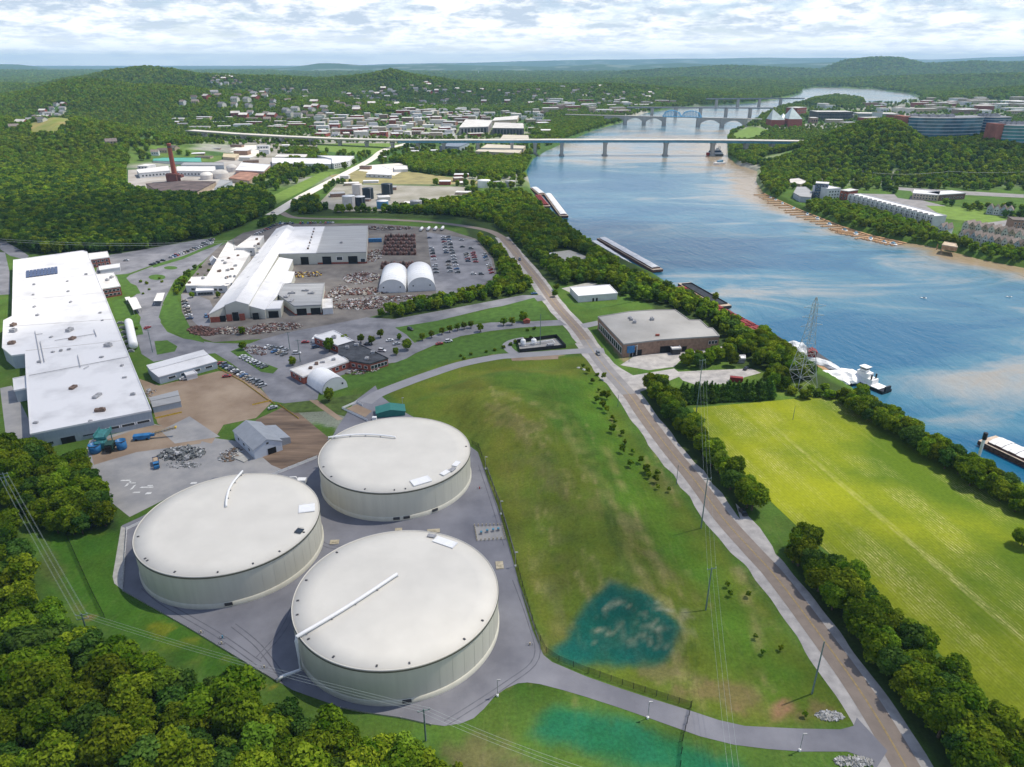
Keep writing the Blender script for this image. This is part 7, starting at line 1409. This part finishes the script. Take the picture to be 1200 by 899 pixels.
def crown(seed, m, rad=4.8, h0=2.2, h1=12, nl=12, nleaf=2400, ls=.42, shape='round', hull=2):
    r = np.random.default_rng(seed); cz = (h0+h1)/2; hz_ = (h1-h0)/2; L_ = []
    for i in range(nl):
        if shape == 'conifer': k = (i+.5)/nl; z = h0+(h1-h0)*k; rr = rad*(1-k)**.8; a = r.uniform(0, 6.28); L_.append((math.cos(a)*rr*.25, math.sin(a)*rr*.25, z, rr*.8+.25, (h1-h0)/nl*1.1))
        else:
            a = i*2.4+r.uniform(-.4,.4); k = (i+.5)/nl; zz = (k*2-1)*.72; q = math.sqrt(max(0, 1-zz*zz))*r.uniform(.45,.66); s = rad*r.uniform(.34,.50)*(1-.15*abs(zz)); L_.append((math.cos(a)*q*rad, math.sin(a)*q*rad, cz+zz*hz_, s, s*min(1.0, hz_/rad)*.85))
    if shape != 'conifer': L_.append((0, 0, cz, rad*.62, hz_*.72))
    L_ = np.array(L_); w = L_[:, 3]**2; w /= w.sum(); li = r.choice(len(L_), nleaf, p=w); d = r.normal(size=(nleaf, 3)); d /= np.linalg.norm(d, axis=1)[:, None]; d[:, 2] = np.where(r.random(nleaf) < .6, np.abs(d[:, 2]), d[:, 2])
    fr = r.uniform(.80, 1.26, nleaf)[:, None]; C = L_[li, :3] + d*fr*np.stack([L_[li, 3], L_[li, 3], L_[li, 4]], -1)
    n = d+r.normal(size=(nleaf, 3))*.55; n[:, 2] += .25; n /= np.linalg.norm(n, axis=1)[:, None]; t = np.cross(n, r.normal(size=(nleaf, 3))); t /= np.linalg.norm(t, axis=1)[:, None]; b = np.cross(n, t); s = ls*r.uniform(.55, 1.25, nleaf)[:, None]
    var = np.clip(.45+.28*r.normal(size=nleaf)+.22*r.normal(size=len(L_))[li], 0, 1)
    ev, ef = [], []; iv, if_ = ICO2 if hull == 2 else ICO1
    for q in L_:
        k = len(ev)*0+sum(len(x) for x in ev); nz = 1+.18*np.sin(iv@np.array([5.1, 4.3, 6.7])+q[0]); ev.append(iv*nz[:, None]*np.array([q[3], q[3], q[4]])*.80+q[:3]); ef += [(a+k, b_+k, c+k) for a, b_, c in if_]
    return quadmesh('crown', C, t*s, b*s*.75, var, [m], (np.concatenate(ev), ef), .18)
def trunkmesh(seed, h=7, r0=.34):
    r = random.Random(seed); m = MB(); m.tube([(0,0,-.8),(0,0,1),(r.uniform(-.2,.2),r.uniform(-.2,.2),h*.5),(r.uniform(-.4,.4),r.uniform(-.4,.4),h)], [r0*1.3,r0,r0*.75,r0*.3], 7)
    for k in range(4): a = k*1.6+r.uniform(0,1); m.tube([(0,0,h*(.35+.1*k)),(math.cos(a)*1.6,math.sin(a)*1.6,h*(.5+.12*k)),(math.cos(a)*2.6,math.sin(a)*2.6,h*(.62+.12*k))], [r0*.5,r0*.3,r0*.1], 5)
    me = m.mesh('trunk', True); me.materials.append(BARK); return me
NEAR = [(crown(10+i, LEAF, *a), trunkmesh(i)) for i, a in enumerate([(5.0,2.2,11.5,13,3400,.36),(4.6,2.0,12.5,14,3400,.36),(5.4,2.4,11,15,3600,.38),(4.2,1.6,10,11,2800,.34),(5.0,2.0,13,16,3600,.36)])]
NEARY = [(crown(44, LEAFY, 3.6, 2.0, 12.0, 11, 2600, .34), trunkmesh(40))]; NEARD = [(crown(30+i, LEAFD, *a), trunkmesh(i+20)) for i, a in enumerate([(4.8,2.0,11.5,13,3000,.36),(4.4,1.6,12,12,3000,.36)])]
MID = [crown(50+i, LEAFM, 5.0, 1.0, 11.5, 9, 420, .85, 'round', 1) for i in range(4)]; MIDD = [crown(60+i, LEAFD, 5.0, 1.0, 11.5, 9, 380, .85, 'round', 1) for i in range(2)]
FARM = [crown(70+i, LEAFM, 5.4, .3, 10.5, 5, 70, 1.5, 'round', 1) for i in range(3)]; MIDY = [crown(140+i, LEAFY, 5.0, 1.0, 11.5, 9, 420, .85, 'round', 1) for i in range(1)]; FARY = [crown(144, LEAFY, 5.4, .3, 10.5, 5, 70, 1.5, 'round', 1)]; FARD = [crown(80+i, LEAF, 5.4, .3, 10.5, 5, 70, 1.5, 'round', 1) for i in range(1)]
CON = [crown(90+i, LEAFD, 2.6, .4, 10.5, 9, 1500, .26, 'conifer', 2) for i in range(3)]
SAP = [crown(95+i, LEAF, 1.5, 1.0, 4.2, 5, 360, .22, 'round', 1) for i in range(2)]; STREET = [crown(98+i, LEAF, 2.8, 1.6, 6.6, 9, 1100, .30, 'round', 2) for i in range(3)]; SHR = [crown(104+i, LEAF, 2.2, .0, 3.0, 7, 800, .26, 'round', 2) for i in range(2)]
def plant(name, lb, cat, p, crownm, trunkm, s, rz, grp, sz=None, tilt=0):
    t = thing(name, lb, cat, p, rz, grp); k = (s, s, sz or s); child('crown', crownm, t, sc=k)
    if trunkm: child('trunk', trunkm, t, sc=k)
    return t
# exclusion tests in world space
EXB = [(np.array(e[0]), e[1]) for e in EXCL]
def free(X, Y, extra=0.0):
    order = np.argsort(Y, kind='stable'); xs_, ys_ = X[order], Y[order]; ok = np.ones(X.shape, bool)
    for poly, b in EXB:
        x0, y0 = poly.min(0)-b-extra; x1, y1 = poly.max(0)+b+extra; a, c = np.searchsorted(ys_, (y0, y1)); xx, yy = xs_[a:c], ys_[a:c]; k = np.nonzero(ok[a:c] & (xx > x0) & (xx < x1))[0]
        if not len(k): continue
        pl_ = [tuple(q) for q in poly]; ok[a+k] = ~(inpoly(xx[k], yy[k], pl_) | (polydist(xx[k], yy[k], pl_) < b+extra))
    for x, y, r in FAR:
        a, c = np.searchsorted(ys_, (y-r, y+r)); ok[a:c] &= np.hypot(xs_[a:c]-x, ys_[a:c]-y) > r
    out = np.ones(X.shape, bool); out[order] = ok; return out
def jitter(poly, sp, sd=0, margin=0):
    wpn = wpoly(poly); x0, y0 = np.min(wpn, 0); x1, y1 = np.max(wpn, 0); r = np.random.default_rng(sd); X, Y = np.meshgrid(np.arange(x0, x1+sp, sp), np.arange(y0, y1+sp*.87, sp*.87)); X = X + (np.arange(X.shape[0])[:, None] % 2)*sp*.5
    X = X+r.uniform(-.34,.34,X.shape)*sp; Y = Y+r.uniform(-.34,.34,Y.shape)*sp; X = X.ravel(); Y = Y.ravel(); k = inpoly(X, Y, wpn) & (Y > 40); X, Y = X[k], Y[k]; k = free(X, Y, margin); return X[k], Y[k]
WOODS = [ # label, group, polygon, spacing, size range, dark share
 ('broadleaf tree in the wood at the lower left corner, below the clearing', 'trees of the lower left wood', [(-150,612),(18,622),(36,672),(42,712),(80,758),(108,786),(160,792),(205,822),(290,838),(375,868),(460,894),(540,930),(540,985),(-200,985)], 7.0, (.72,1.3), .2),
 ('broadleaf tree in the wood between the long factory and the grass clearing', 'trees of the upper left wood', [(-60,560),(-60,525),(22,528),(48,540),(100,556),(126,588),(136,618),(92,630),(58,626),(26,606)], 7.0, (.72,1.25), .2),
 ('tree of the hedge upper right of the road', 'trees of the upper road hedge', [(752,442),(772,452),(800,484),(832,530),(866,572),(884,598),(866,604),(838,582),(800,534),(766,488)], 5.4, (.82,1.15), .15),
 ('tree of the hedge lower right of the road', 'trees of the lower road hedge', [(918,646),(938,640),(1000,700),(1080,770),(1150,842),(1200,892),(1250,960),(1160,960),(1092,884),(1042,815),(968,722)], 5.2, (.80,1.1), .15),
 ('tree on the river bank beside the mown field', 'trees on the bank by the mown field', [(985,470),(1003,470),(1062,505),(1130,545),(1200,588),(1250,615),(1250,632),(1190,604),(1120,562),(1046,516),(992,484)], 5.0, (.60,.95), .15),
 ('tree between the brown warehouse and the gravel clearing', 'trees above the gravel clearing', [(776,444),(800,436),(830,430),(862,432),(866,420),(850,416),(800,426),(770,436)], 7, (.6,.8), .4),
 ('bushy tree on the bank between maroon barges and pylon', 'trees on the bank by the pylon', [(884,393),(905,404),(922,418),(938,430),(950,441),(935,448),(915,434),(895,416)], 5.5, (.42,.62), .2),
 ('tall tree between brown warehouse and maroon barges', 'trees behind the brown warehouse', [(846,412),(862,424),(886,436),(905,430),(925,455),(905,462),(892,448),(905,420),(893,404),(868,392),(848,395)], 7.5, (.85,1.15), .4),
]
trees = 0; CAND = []
for lb, grp, poly, sp_, (s0, s1), dk in WOODS:
    X, Y = jitter(poly, sp_, len(lb)); o_ = np.argsort(-Y); X, Y = X[o_], Y[o_]; Z = height(X, Y)
    for ti, (x, y, z) in enumerate(zip(X, Y, Z)):
        if z < -2.5: continue
        u, v = proj(x, y, z+8)
        if v > 930 or u < -30 or u > 1230: continue
        CAND.append((y, x, z, lb if ' wood ' in lb else lb + ', tree %d from its far end' % (ti+1), grp, s0, s1, dk))
CAND.sort(key=lambda c: c[0])
for y, x, z, lb, grp, s0, s1, dk in CAND[:300]:
    c, t_ = random.choice(NEARD if random.random() < dk else NEARY if random.random() < .11 else NEAR); s = random.uniform(s0, s1); plant('broadleaf_tree', lb, 'tree', (x, y, z), c, t_, s, random.uniform(0, 6.28), grp, s*random.uniform(.85, 1.15))
REST = CAND[300:]; trees = len(CAND)
print('near trees', trees)
A_, B_ = flat(798,474), flat(906,468)
for i in range(24):
    for rw in (0,):
        p = A_.lerp(B_, (i+.5)/24); s = random.uniform(.80, 1.0); plant('conifer', 'dark conifer in the straight evergreen row above the mown field', 'tree', (p.x+random.uniform(-.4,.4), p.y+2+random.uniform(-.5,.5), 0), random.choice(CON), None, s*1.45, random.uniform(0,6), 'conifers of the evergreen row', s*1.12)
for a, b, s, lb in ((145,800,1.35,'big round tree standing at the foot of the grass clearing, lower left'),(386,470,.62,'round tree at the corner of the small arched tent'),(343,428,.55,'tree at the left corner of the stained brick office'),(386,412,.75,'tree between the two white roofed brick offices'),(477,410,.62,'dark round tree at the end of the dark roofed office car park'),(468,398,.42,'small tree just above the dark round tree by the office'),(464,416,.38,'slim tree at the right side of the dark roofed office'),(875,595,1.05,'large tree ending the upper road hedge beside the black car'),(915,450,.9,'large tree left of the lattice pylon'),(838,352,.62,'tree standing in front of the maroon barges'),(613,377,.75,'tall tree on the lawn beside the red hut at the road junction'),(650,348,.5,'round shrub like tree at the left of the white garage'),(652,340,.45,'tree behind the left corner of the white garage'),(284,392,.45,'small bright tree in the rusty scrap'),(225.5,349,.42,'round tree left of the white entrance block'),(256,349,.42,'round tree right of the white entrance block'),(285,410,.5,'tree on the grass wedge by the brick car park'),(1197,640,.7,'tree at the right edge of the mown field')):
    p = P(a, b); plant('broadleaf_tree', lb, 'tree', tuple(p), NEAR[int(a) % 5][0], NEAR[0][1], s, a, None, s)
for i, (a, b) in enumerate(((404,402),(423,402),(436,404),(495,399),(506,396),(518,392),(527,389.5),(536,387.5),(544,386),(552,384.5),(563,389),(590,381.5),(600,381),(446,396))):
    p = flat(a, b); s = .78 if 2 < i < 10 else .9; plant('street_tree', 'small round tree between the lanes below the long lawn, %s' % ('tree %d from the left' % (i+1)), 'tree', tuple(p), STREET[i % 3], NEAR[0][1], s, i, 'small trees along the lanes', s)
for i, (a, b) in enumerate(((540,419-1),(552,416),(570,413),(580,411),(590,408),(598,405),(604,402),(615,398),(622,396),(544,421),(618,388),(626,386),(165,331),(172,333),(175,340),(168,345),(187,327),(190,331),(160,386),(235,314),(245,318),(232,322),(240,324),(700,440))):
    p = flat(a, b); plant('shrub', 'small dark shrub %s' % ('on the lawn left of the pump station' if i < 12 else 'on the lawns by the long factory' if i < 23 else 'beside the road'), 'shrub', tuple(p), SHR[i % 2], None, .5+.04*(i % 7), i, 'shrubs on the lawns by the '+('pump station' if i < 12 else 'factory'))
sp_pts = [(690,438),(694,448),(700,458),(704,466),(700,474),(708,480),(712,486),(716,494),(722,498),(718,508),(728,512),(732,522),(728,530),(740,532),(738,546),(756,552),(750,545),(762,560),(758,556),(768,566),(770,558),(684,432),(706,444),(712,470),(853,688),(857,698),(883,748),(892,766),(876,700),(916,762),(944,842),(770,575),(785,575)]
for i, (a, b) in enumerate(sp_pts):
    a += random.uniform(-2,2); b += random.uniform(-2,2); p = P(a, b); s = random.uniform(.6, 1.25) if i < 24 else random.uniform(.5,.7); plant('sapling', 'young sapling in the scattered line down the field beside the main road' if i < 24 else 'single small sapling in the lower field near the road', 'tree', tuple(p), SAP[i % 2], None, s, i, 'saplings in the field' if i < 24 else 'lower field saplings')
for (a, b) in ((678,432),(684,434)): heap('pale boulder among the first saplings by the main road' if a == 678 else 'second pale boulder among the first saplings', a, b, 1.2, 1.0, RUBL, a, 0, nm='boulder', cat='boulder')
for a, b, sx in ((972,839,2.2),(1000,893,3.0)): debris('riprap', 'patch of pale riprap stones on the grass %s' % ('above the exit drive end' if a == 972 else 'below the exit drive end'), a, b, 2.2*sx*.8, 1.6, 220, (RUBL, RUB, CONC), .3, .8, .3)
tag(gable('red_kiosk', 'tiny red hut under the tall tree at the road junction', 'hut', flat(614,379.5), flat(621,379), 3, 2.2, 3, BRICK, BRICK, 0))
for i, (a, b, s) in enumerate(((928,462,1.5),(943,467,1.7),(958,464,1.5),(972,466,1.6),(990,474,1.8),(1004,479,1.6),(916,457,1.4),(903,463,1.2),(984,466,1.5),(936,456,1.0),(966,456,1.2),(998,470,1.6),(950,458,1.1))):
    p = P(a, b); plant('shrub', 'bush on the bank round the foot of the lattice pylon, number %d' % (i+1), 'shrub', tuple(p), SHR[i % 2], None, s, i, 'bushes round the pylon')
for i, (a, b, dx, dy) in enumerate(((147,563,2.2,.5),(150,567,.5,2.4),(154,566,2,.4),(156,571,.4,2.2),(172,571,3,.5),(176,569,1.2,.4),(174,578,1.2,.9),(160,577,1.6,.5),(227,566,1.4,.8))):
    p = flat(a, b, .09); tag(MB().quad((p.x-dx,p.y-dy,.09),(p.x+dx,p.y-dy*.6,.09),(p.x+dx*.9,p.y+dy,.09),(p.x-dx*.8,p.y+dy*.7,.09)).build('paint_mark', WLINE), kind='structure')
# dark clipped belt along the north lawn
A_, B_ = flat(301,225), flat(375,200)
for i in range(34):
    p = A_.lerp(B_, i/33); plant('conifer', 'dense dark tree in the straight belt beside the sunny north lawn', 'tree', (p.x+random.uniform(-3,3), p.y+random.uniform(-3,3), 0), NEARD[i % 2][0], None, random.uniform(.85,1.1), i, 'trees of the dark north belt')
for j, (A0, B0) in enumerate((((930,206),(950,190)),((944,204),(968,195)))):
    for i in range(9):
        p = flat(A0[0]+(B0[0]-A0[0])*i/8, A0[1]+(B0[1]-A0[1])*i/8); plant('street_tree', 'yellow green tree in the avenue running to the white flats', 'tree', (p.x, p.y, max(0, H(p.x, p.y))), crown_y[i % 2] if 'crown_y' in globals() else (globals().__setitem__('crown_y', [crown(120+k, LEAFY, 5.0, 1.0, 11, 10, 900, .6, 'round', 1) for k in range(2)]) or crown_y[0]), None, .95, i, 'yellow green avenue trees')
# ---- woods that read as one mass: one object each, instances spread over points
def scatter(name, lb, X, Y, Z, SC, protos, seed=0):
    me = bpy.data.meshes.new(name+'_points'); me.vertices.add(len(X)); me.vertices.foreach_set('co', np.stack([X, Y, Z], -1).reshape(-1)); a = me.attributes.new('size', 'FLOAT', 'POINT'); a.data.foreach_set('value', SC.astype(np.float32)); me.update()
    o = bpy.data.objects.new(name, me); COL.objects.link(o); tag(o, lb, 'trees', kind='stuff')
    ng = bpy.data.node_groups.new(name, 'GeometryNodeTree'); ng.interface.new_socket('Geometry', in_out='INPUT', socket_type='NodeSocketGeometry'); ng.interface.new_socket('Geometry', in_out='OUTPUT', socket_type='NodeSocketGeometry')
    N = ng.nodes.new; L = ng.links.new; gi, go_ = N('NodeGroupInput'), N('NodeGroupOutput'); iop = N('GeometryNodeInstanceOnPoints'); L(gi.outputs[0], iop.inputs['Points']); jn = N('GeometryNodeJoinGeometry')
    for pm in protos:
        po = PROTO.get(pm.name) or bpy.data.objects.new('tree_form', pm); PROTO[pm.name] = po; oi = N('GeometryNodeObjectInfo'); oi.inputs['Object'].default_value = po; oi.inputs['As Instance'].default_value = True; L(oi.outputs['Geometry'], jn.inputs[0])
    L(jn.outputs[0], iop.inputs['Instance']); iop.inputs['Pick Instance'].default_value = True; ri = N('FunctionNodeRandomValue'); ri.data_type = 'INT'; ri.inputs[4].default_value = 0; ri.inputs[5].default_value = len(protos)-1; ri.inputs['Seed'].default_value = seed; L(ri.outputs[2], iop.inputs['Instance Index'])
    rr = N('FunctionNodeRandomValue'); rr.data_type = 'FLOAT'; rr.inputs[3].default_value = 6.283; rr.inputs['Seed'].default_value = seed+1; cx = N('ShaderNodeCombineXYZ'); L(rr.outputs[1], cx.inputs[2]); L(cx.outputs[0], iop.inputs['Rotation'])
    at_ = N('GeometryNodeInputNamedAttribute'); at_.data_type = 'FLOAT'; at_.inputs['Name'].default_value = 'size'; L(at_.outputs[0], iop.inputs['Scale']); L(iop.outputs[0], go_.inputs[0])
    md = o.modifiers.new('spread', 'NODES'); md.node_group = ng; return o
PROTO = {}
MASS = [
 ('riverside_wood', 'belt of riverside trees between curving road, main road and barges', [(392,247),(440,249),(500,240),(545,236),(565,230),(612,228),(638,248),(664,270),(694,293),(728,319),(766,338),(806,350),(845,376),(884,396),(888,408),(868,412),(852,404),(844,388),(812,372),(770,355),(744,352),(724,346),(712,336),(668,336),(648,326),(622,300),(606,286),(580,262),(545,254),(500,252),(440,249),(392,250)], 7.2, (.62,.98), .25),
 ('parking_belt', 'belt of trees curving round the staff car park and along the lower edge of the scrap yard', [(546,278),(562,280),(578,287),(590,299),(604,315),(620,334),(622,343),(602,346),(560,354),(525,361),(480,368),(440,383),(400,393),(372,398),(358,396),(364,388),(400,383),(440,370),(480,360),(520,352),(560,345),(582,334),(588,322),(582,302),(566,290)], 6.6, (.55,.82), .15),
 ('west_wood', 'dense dark wood filling the left side behind the long factory', [(-160,290),(-160,206),(-60,200),(20,196),(60,205),(110,207),(165,228),(235,235),(262,228),(300,224),(322,238),(316,251),(285,264),(250,277),(228,281),(174,291),(130,298),(100,296),(60,298),(36,298),(24,290),(0,283)], 8.0, (.85,1.15), .35),
 ('hedge_curve', 'clipped hedge curving along the top of the grass bank by the forecourt', [(226,320),(219,322),(212,330),(206,338),(202,346),(208,347),(214,338),(222,328),(232,318),(236,312),(230,313)], 3.6, (.34,.46), .1),
 ('workshop_trees', 'trees between the workshops and the crossroads', [(246,300),(256,290),(268,284),(278,276),(294,270),(305,266),(318,258),(322,260),(306,272),(290,278),(276,288),(268,296),(256,306),(250,308),(236,318),(230,314)], 6.8, (.55,.9), .6),
 ('north_thicket', 'sunlit thicket between river warehouse and tank farm', [(452,196),(470,186),(500,182),(530,187),(560,186),(600,188),(628,186),(614,200),(606,206),(600,207),(560,206),(500,209),(462,207)], 8, (.7,1.05), .05),
 ('tank_farm_trees', 'scattered trees around the oil tanks', [(374,238),(392,247),(440,250),(500,240),(548,233),(560,224),(545,222),(520,228),(470,234),(440,236),(398,238),(380,226),(384,212),(420,208),(430,214),(400,222)], 7.2, (.4,.75), .3),
 ('crossroads_trees', 'trees in the triangle by the crossroads north of the works', [(342,240),(352,232),(372,232),(386,240),(382,249),(352,252),(340,246)], 8, (.5,.85), .3),
 ('museum_park_trees', 'park trees on the right bank between highway bridge and river landing', [(853,160),(866,160),(890,168),(920,175),(940,175),(945,190),(920,186),(895,192),(866,192),(856,182)], 9, (.6,.95), .05),
 ('marina_bank_trees', 'bright trees on the bank above the marina docks', [(890,208),(905,196),(925,190),(940,196),(936,205),(950,208),(948,216),(930,214),(922,222),(914,232),(900,224)], 8, (.6,1.0), .1),
 ('marina_bank_trees', 'bright trees on the bank in front of the white terrace of flats', [(940,244),(962,236),(990,242),(1030,252),(1085,268),(1110,280),(1150,292),(1200,300),(1230,308),(1230,320),(1190,312),(1110,292),(1080,286),(1040,278),(1000,268),(960,256)], 7.5, (.55,.85), .05),
 ('flats_garden_trees', 'trees around the office building below the wooded hill', [(1020,216),(1040,218),(1060,226),(1065,236),(1050,234),(1020,226),(1070,240),(1110,240),(1150,244),(1200,244),(1200,262),(1180,256),(1160,250),(1130,250),(1100,246),(1070,242)], 12, (.5,.85), .4),
 ('sailors_park_wood', 'sunlit wooded shore beyond the highway bridge, left bank', [(622,157),(632,148),(655,141),(690,139),(728,140),(734,142),(700,151),(668,160),(655,164),(640,162)], 10, (.8,1.1), .05),
 ('bend_wood', 'trees on the point inside the far river bend', [(945,118),(965,114),(990,114),(1012,118),(1012,126),(990,127),(955,125)], 14, (1.0,1.4), .1),
]
for nm, lb, poly, sp_, (s0, s1), dk in MASS:
    X, Y = jitter(poly, sp_, len(lb)); Z = height(X, Y); k = Z > -3; X, Y, Z = X[k], Y[k], Z[k]; r = np.random.default_rng(3); nd = max(1, round(dk*6)); near_ = Y.mean() < 900 if len(Y) else False
    scatter(nm, lb, X, Y, Z, r.uniform(s0, s1, len(X)), (MID[:3]+MIDY*2 if dk < .1 else MID+MIDD[:1] if dk < .3 else MID[:2]+MIDD) , len(lb))
q_ = np.array([c[:3] for c in REST]); scatter('bank_and_hedge_trees', 'remaining trees of the river bank and hedges beyond the mown field', q_[:,1], q_[:,0], q_[:,2], rng.uniform(.65, .95, len(q_)), [c[0] for c in NEAR[:3]]+[NEARD[0][0]], 77)
# the wooded hill, the slopes and the wide far country
r = np.random.default_rng(5); X_, Y_, S_ = [], [], []; y = 900.0
while y < 11500:
    s = max(9.0, y/230); x = np.arange(-y*.80-200, y*.80+200, s); X_.append(x+r.uniform(-.42,.42,len(x))*s); Y_.append(y+r.uniform(-.42,.42,len(x))*s); S_.append(np.full(len(x), s/9.0)); y += s*.9
X, Y, Sz = np.concatenate(X_), np.concatenate(Y_), np.concatenate(S_); Z = height(X, Y); U, V = proj(X, Y, Z)
k = (U > -60) & (U < 1260) & (Z > -.5) & (sdist(X, Y, RIVER) < -6); X, Y, Z, Sz, U, V = (q[k] for q in (X, Y, Z, Sz, U, V))
hillr = (np.abs((X-905)/480.0)**2.6 + np.abs((Y-1335)/258.0)**2.6 < .98)
left = (inpoly(U, V, [(-100,205),(-100,60),(250,60),(360,100),(330,128),(230,146),(190,165),(168,178),(176,196),(165,212),(110,207),(60,205)]))
dens = np.where(Z > 6, .97, .0); n1 = fbm(X, Y, 260, 8); n2 = fbm(X, Y, 90, 31)
dens = np.where((Z <= 6) & (Y > 1050), np.where(n1 > .50, .34, .78) * np.where(n2 > .62, .3, 1), dens); dens = np.where((Y > 2500) & (Z <= 6), np.clip(dens*1.25, 0, .9), dens)
dens = np.where(left, .98, dens); dens = np.where(hillr, .98, dens)
bq = inpoly(U, V, [(368,163),(372,138),(470,131),(560,130),(640,131),(640,160)]) | inpoly(U, V, [(940,150),(940,122),(1070,118),(1230,115),(1230,137),(1060,140)]); dens = np.where(bq & ~hillr, .13, dens)
park = inpoly(U, V, [(372,164),(640,164),(640,184),(440,196),(330,232),(320,230),(372,190)]) | inpoly(U, V, [(330,205),(560,205),(560,225),(400,250),(330,245)]) | inpoly(U, V, [(940,236),(1000,225),(1200,232),(1260,300),(1200,330)]) | inpoly(U, V, [(150,172),(340,168),(335,190),(300,215),(262,230),(180,235),(150,220)])
dens = np.where(park & ~hillr, .15, dens); dens = np.where((Y < 1050) & ~hillr & (Z < 4), 0, dens)
k = r.random(len(X)) < dens; X, Y, Z, Sz, U, V, hillr, left = (q[k] for q in (X, Y, Z, Sz, U, V, hillr, left)); k = free(X, Y, 1.5); X, Y, Z, Sz, U, V, hillr, left = (q[k] for q in (X, Y, Z, Sz, U, V, hillr, left))
sz = Sz*r.uniform(.72, 1.12, len(X)); nearm = (Y < 1650)
tn_ = (Y > 1500) & ~left & ~hillr & (Z < 8); sz = np.where(tn_, sz*.78, sz)
def sub(m): return X[m], Y[m], Z[m]-.5, sz[m]
scatter('hill_wood', 'wooded hill below the glass offices on the right bank', *sub(hillr), MID+MIDD[:1], 1)
scatter('ridge_wood', 'wooded slopes of the left hills', *sub(left & ~hillr & nearm), MID+MIDY, 2); scatter('ridge_wood', 'far wooded ridge on the left', *sub(left & ~hillr & ~nearm), FARM+FARY, 3)
scatter('town_trees', 'trees scattered through the town along the river', *sub(~left & ~hillr & nearm), MID+MIDY, 4); scatter('far_woods', 'endless woods of the far plain and ridges', *sub(~left & ~hillr & ~nearm), FARM+FARD+FARY, 5)
print('mass trees', len(X))

# ------------------------------------------------------------------ the hazy air
hb = bpy.data.objects.new('haze', MB().box((0, 15500, (-15+410)/2), (68500, 33500, 425)).mesh('haze')); COL.objects.link(hb)
hm = bpy.data.materials.new('haze_air'); hm.use_nodes = True; nt = hm.node_tree; nt.nodes.clear(); o_ = nt.nodes.new('ShaderNodeOutputMaterial'); pv = nt.nodes.new('ShaderNodeVolumePrincipled')
pv.inputs['Color'].default_value = (.44, .74, 1.0, 1); pv.inputs['Density'].default_value = .000042; pv.inputs['Anisotropy'].default_value = .0; nt.links.new(pv.outputs[0], o_.inputs['Volume']); hb.data.materials.append(hm); tag(hb, kind='stuff')
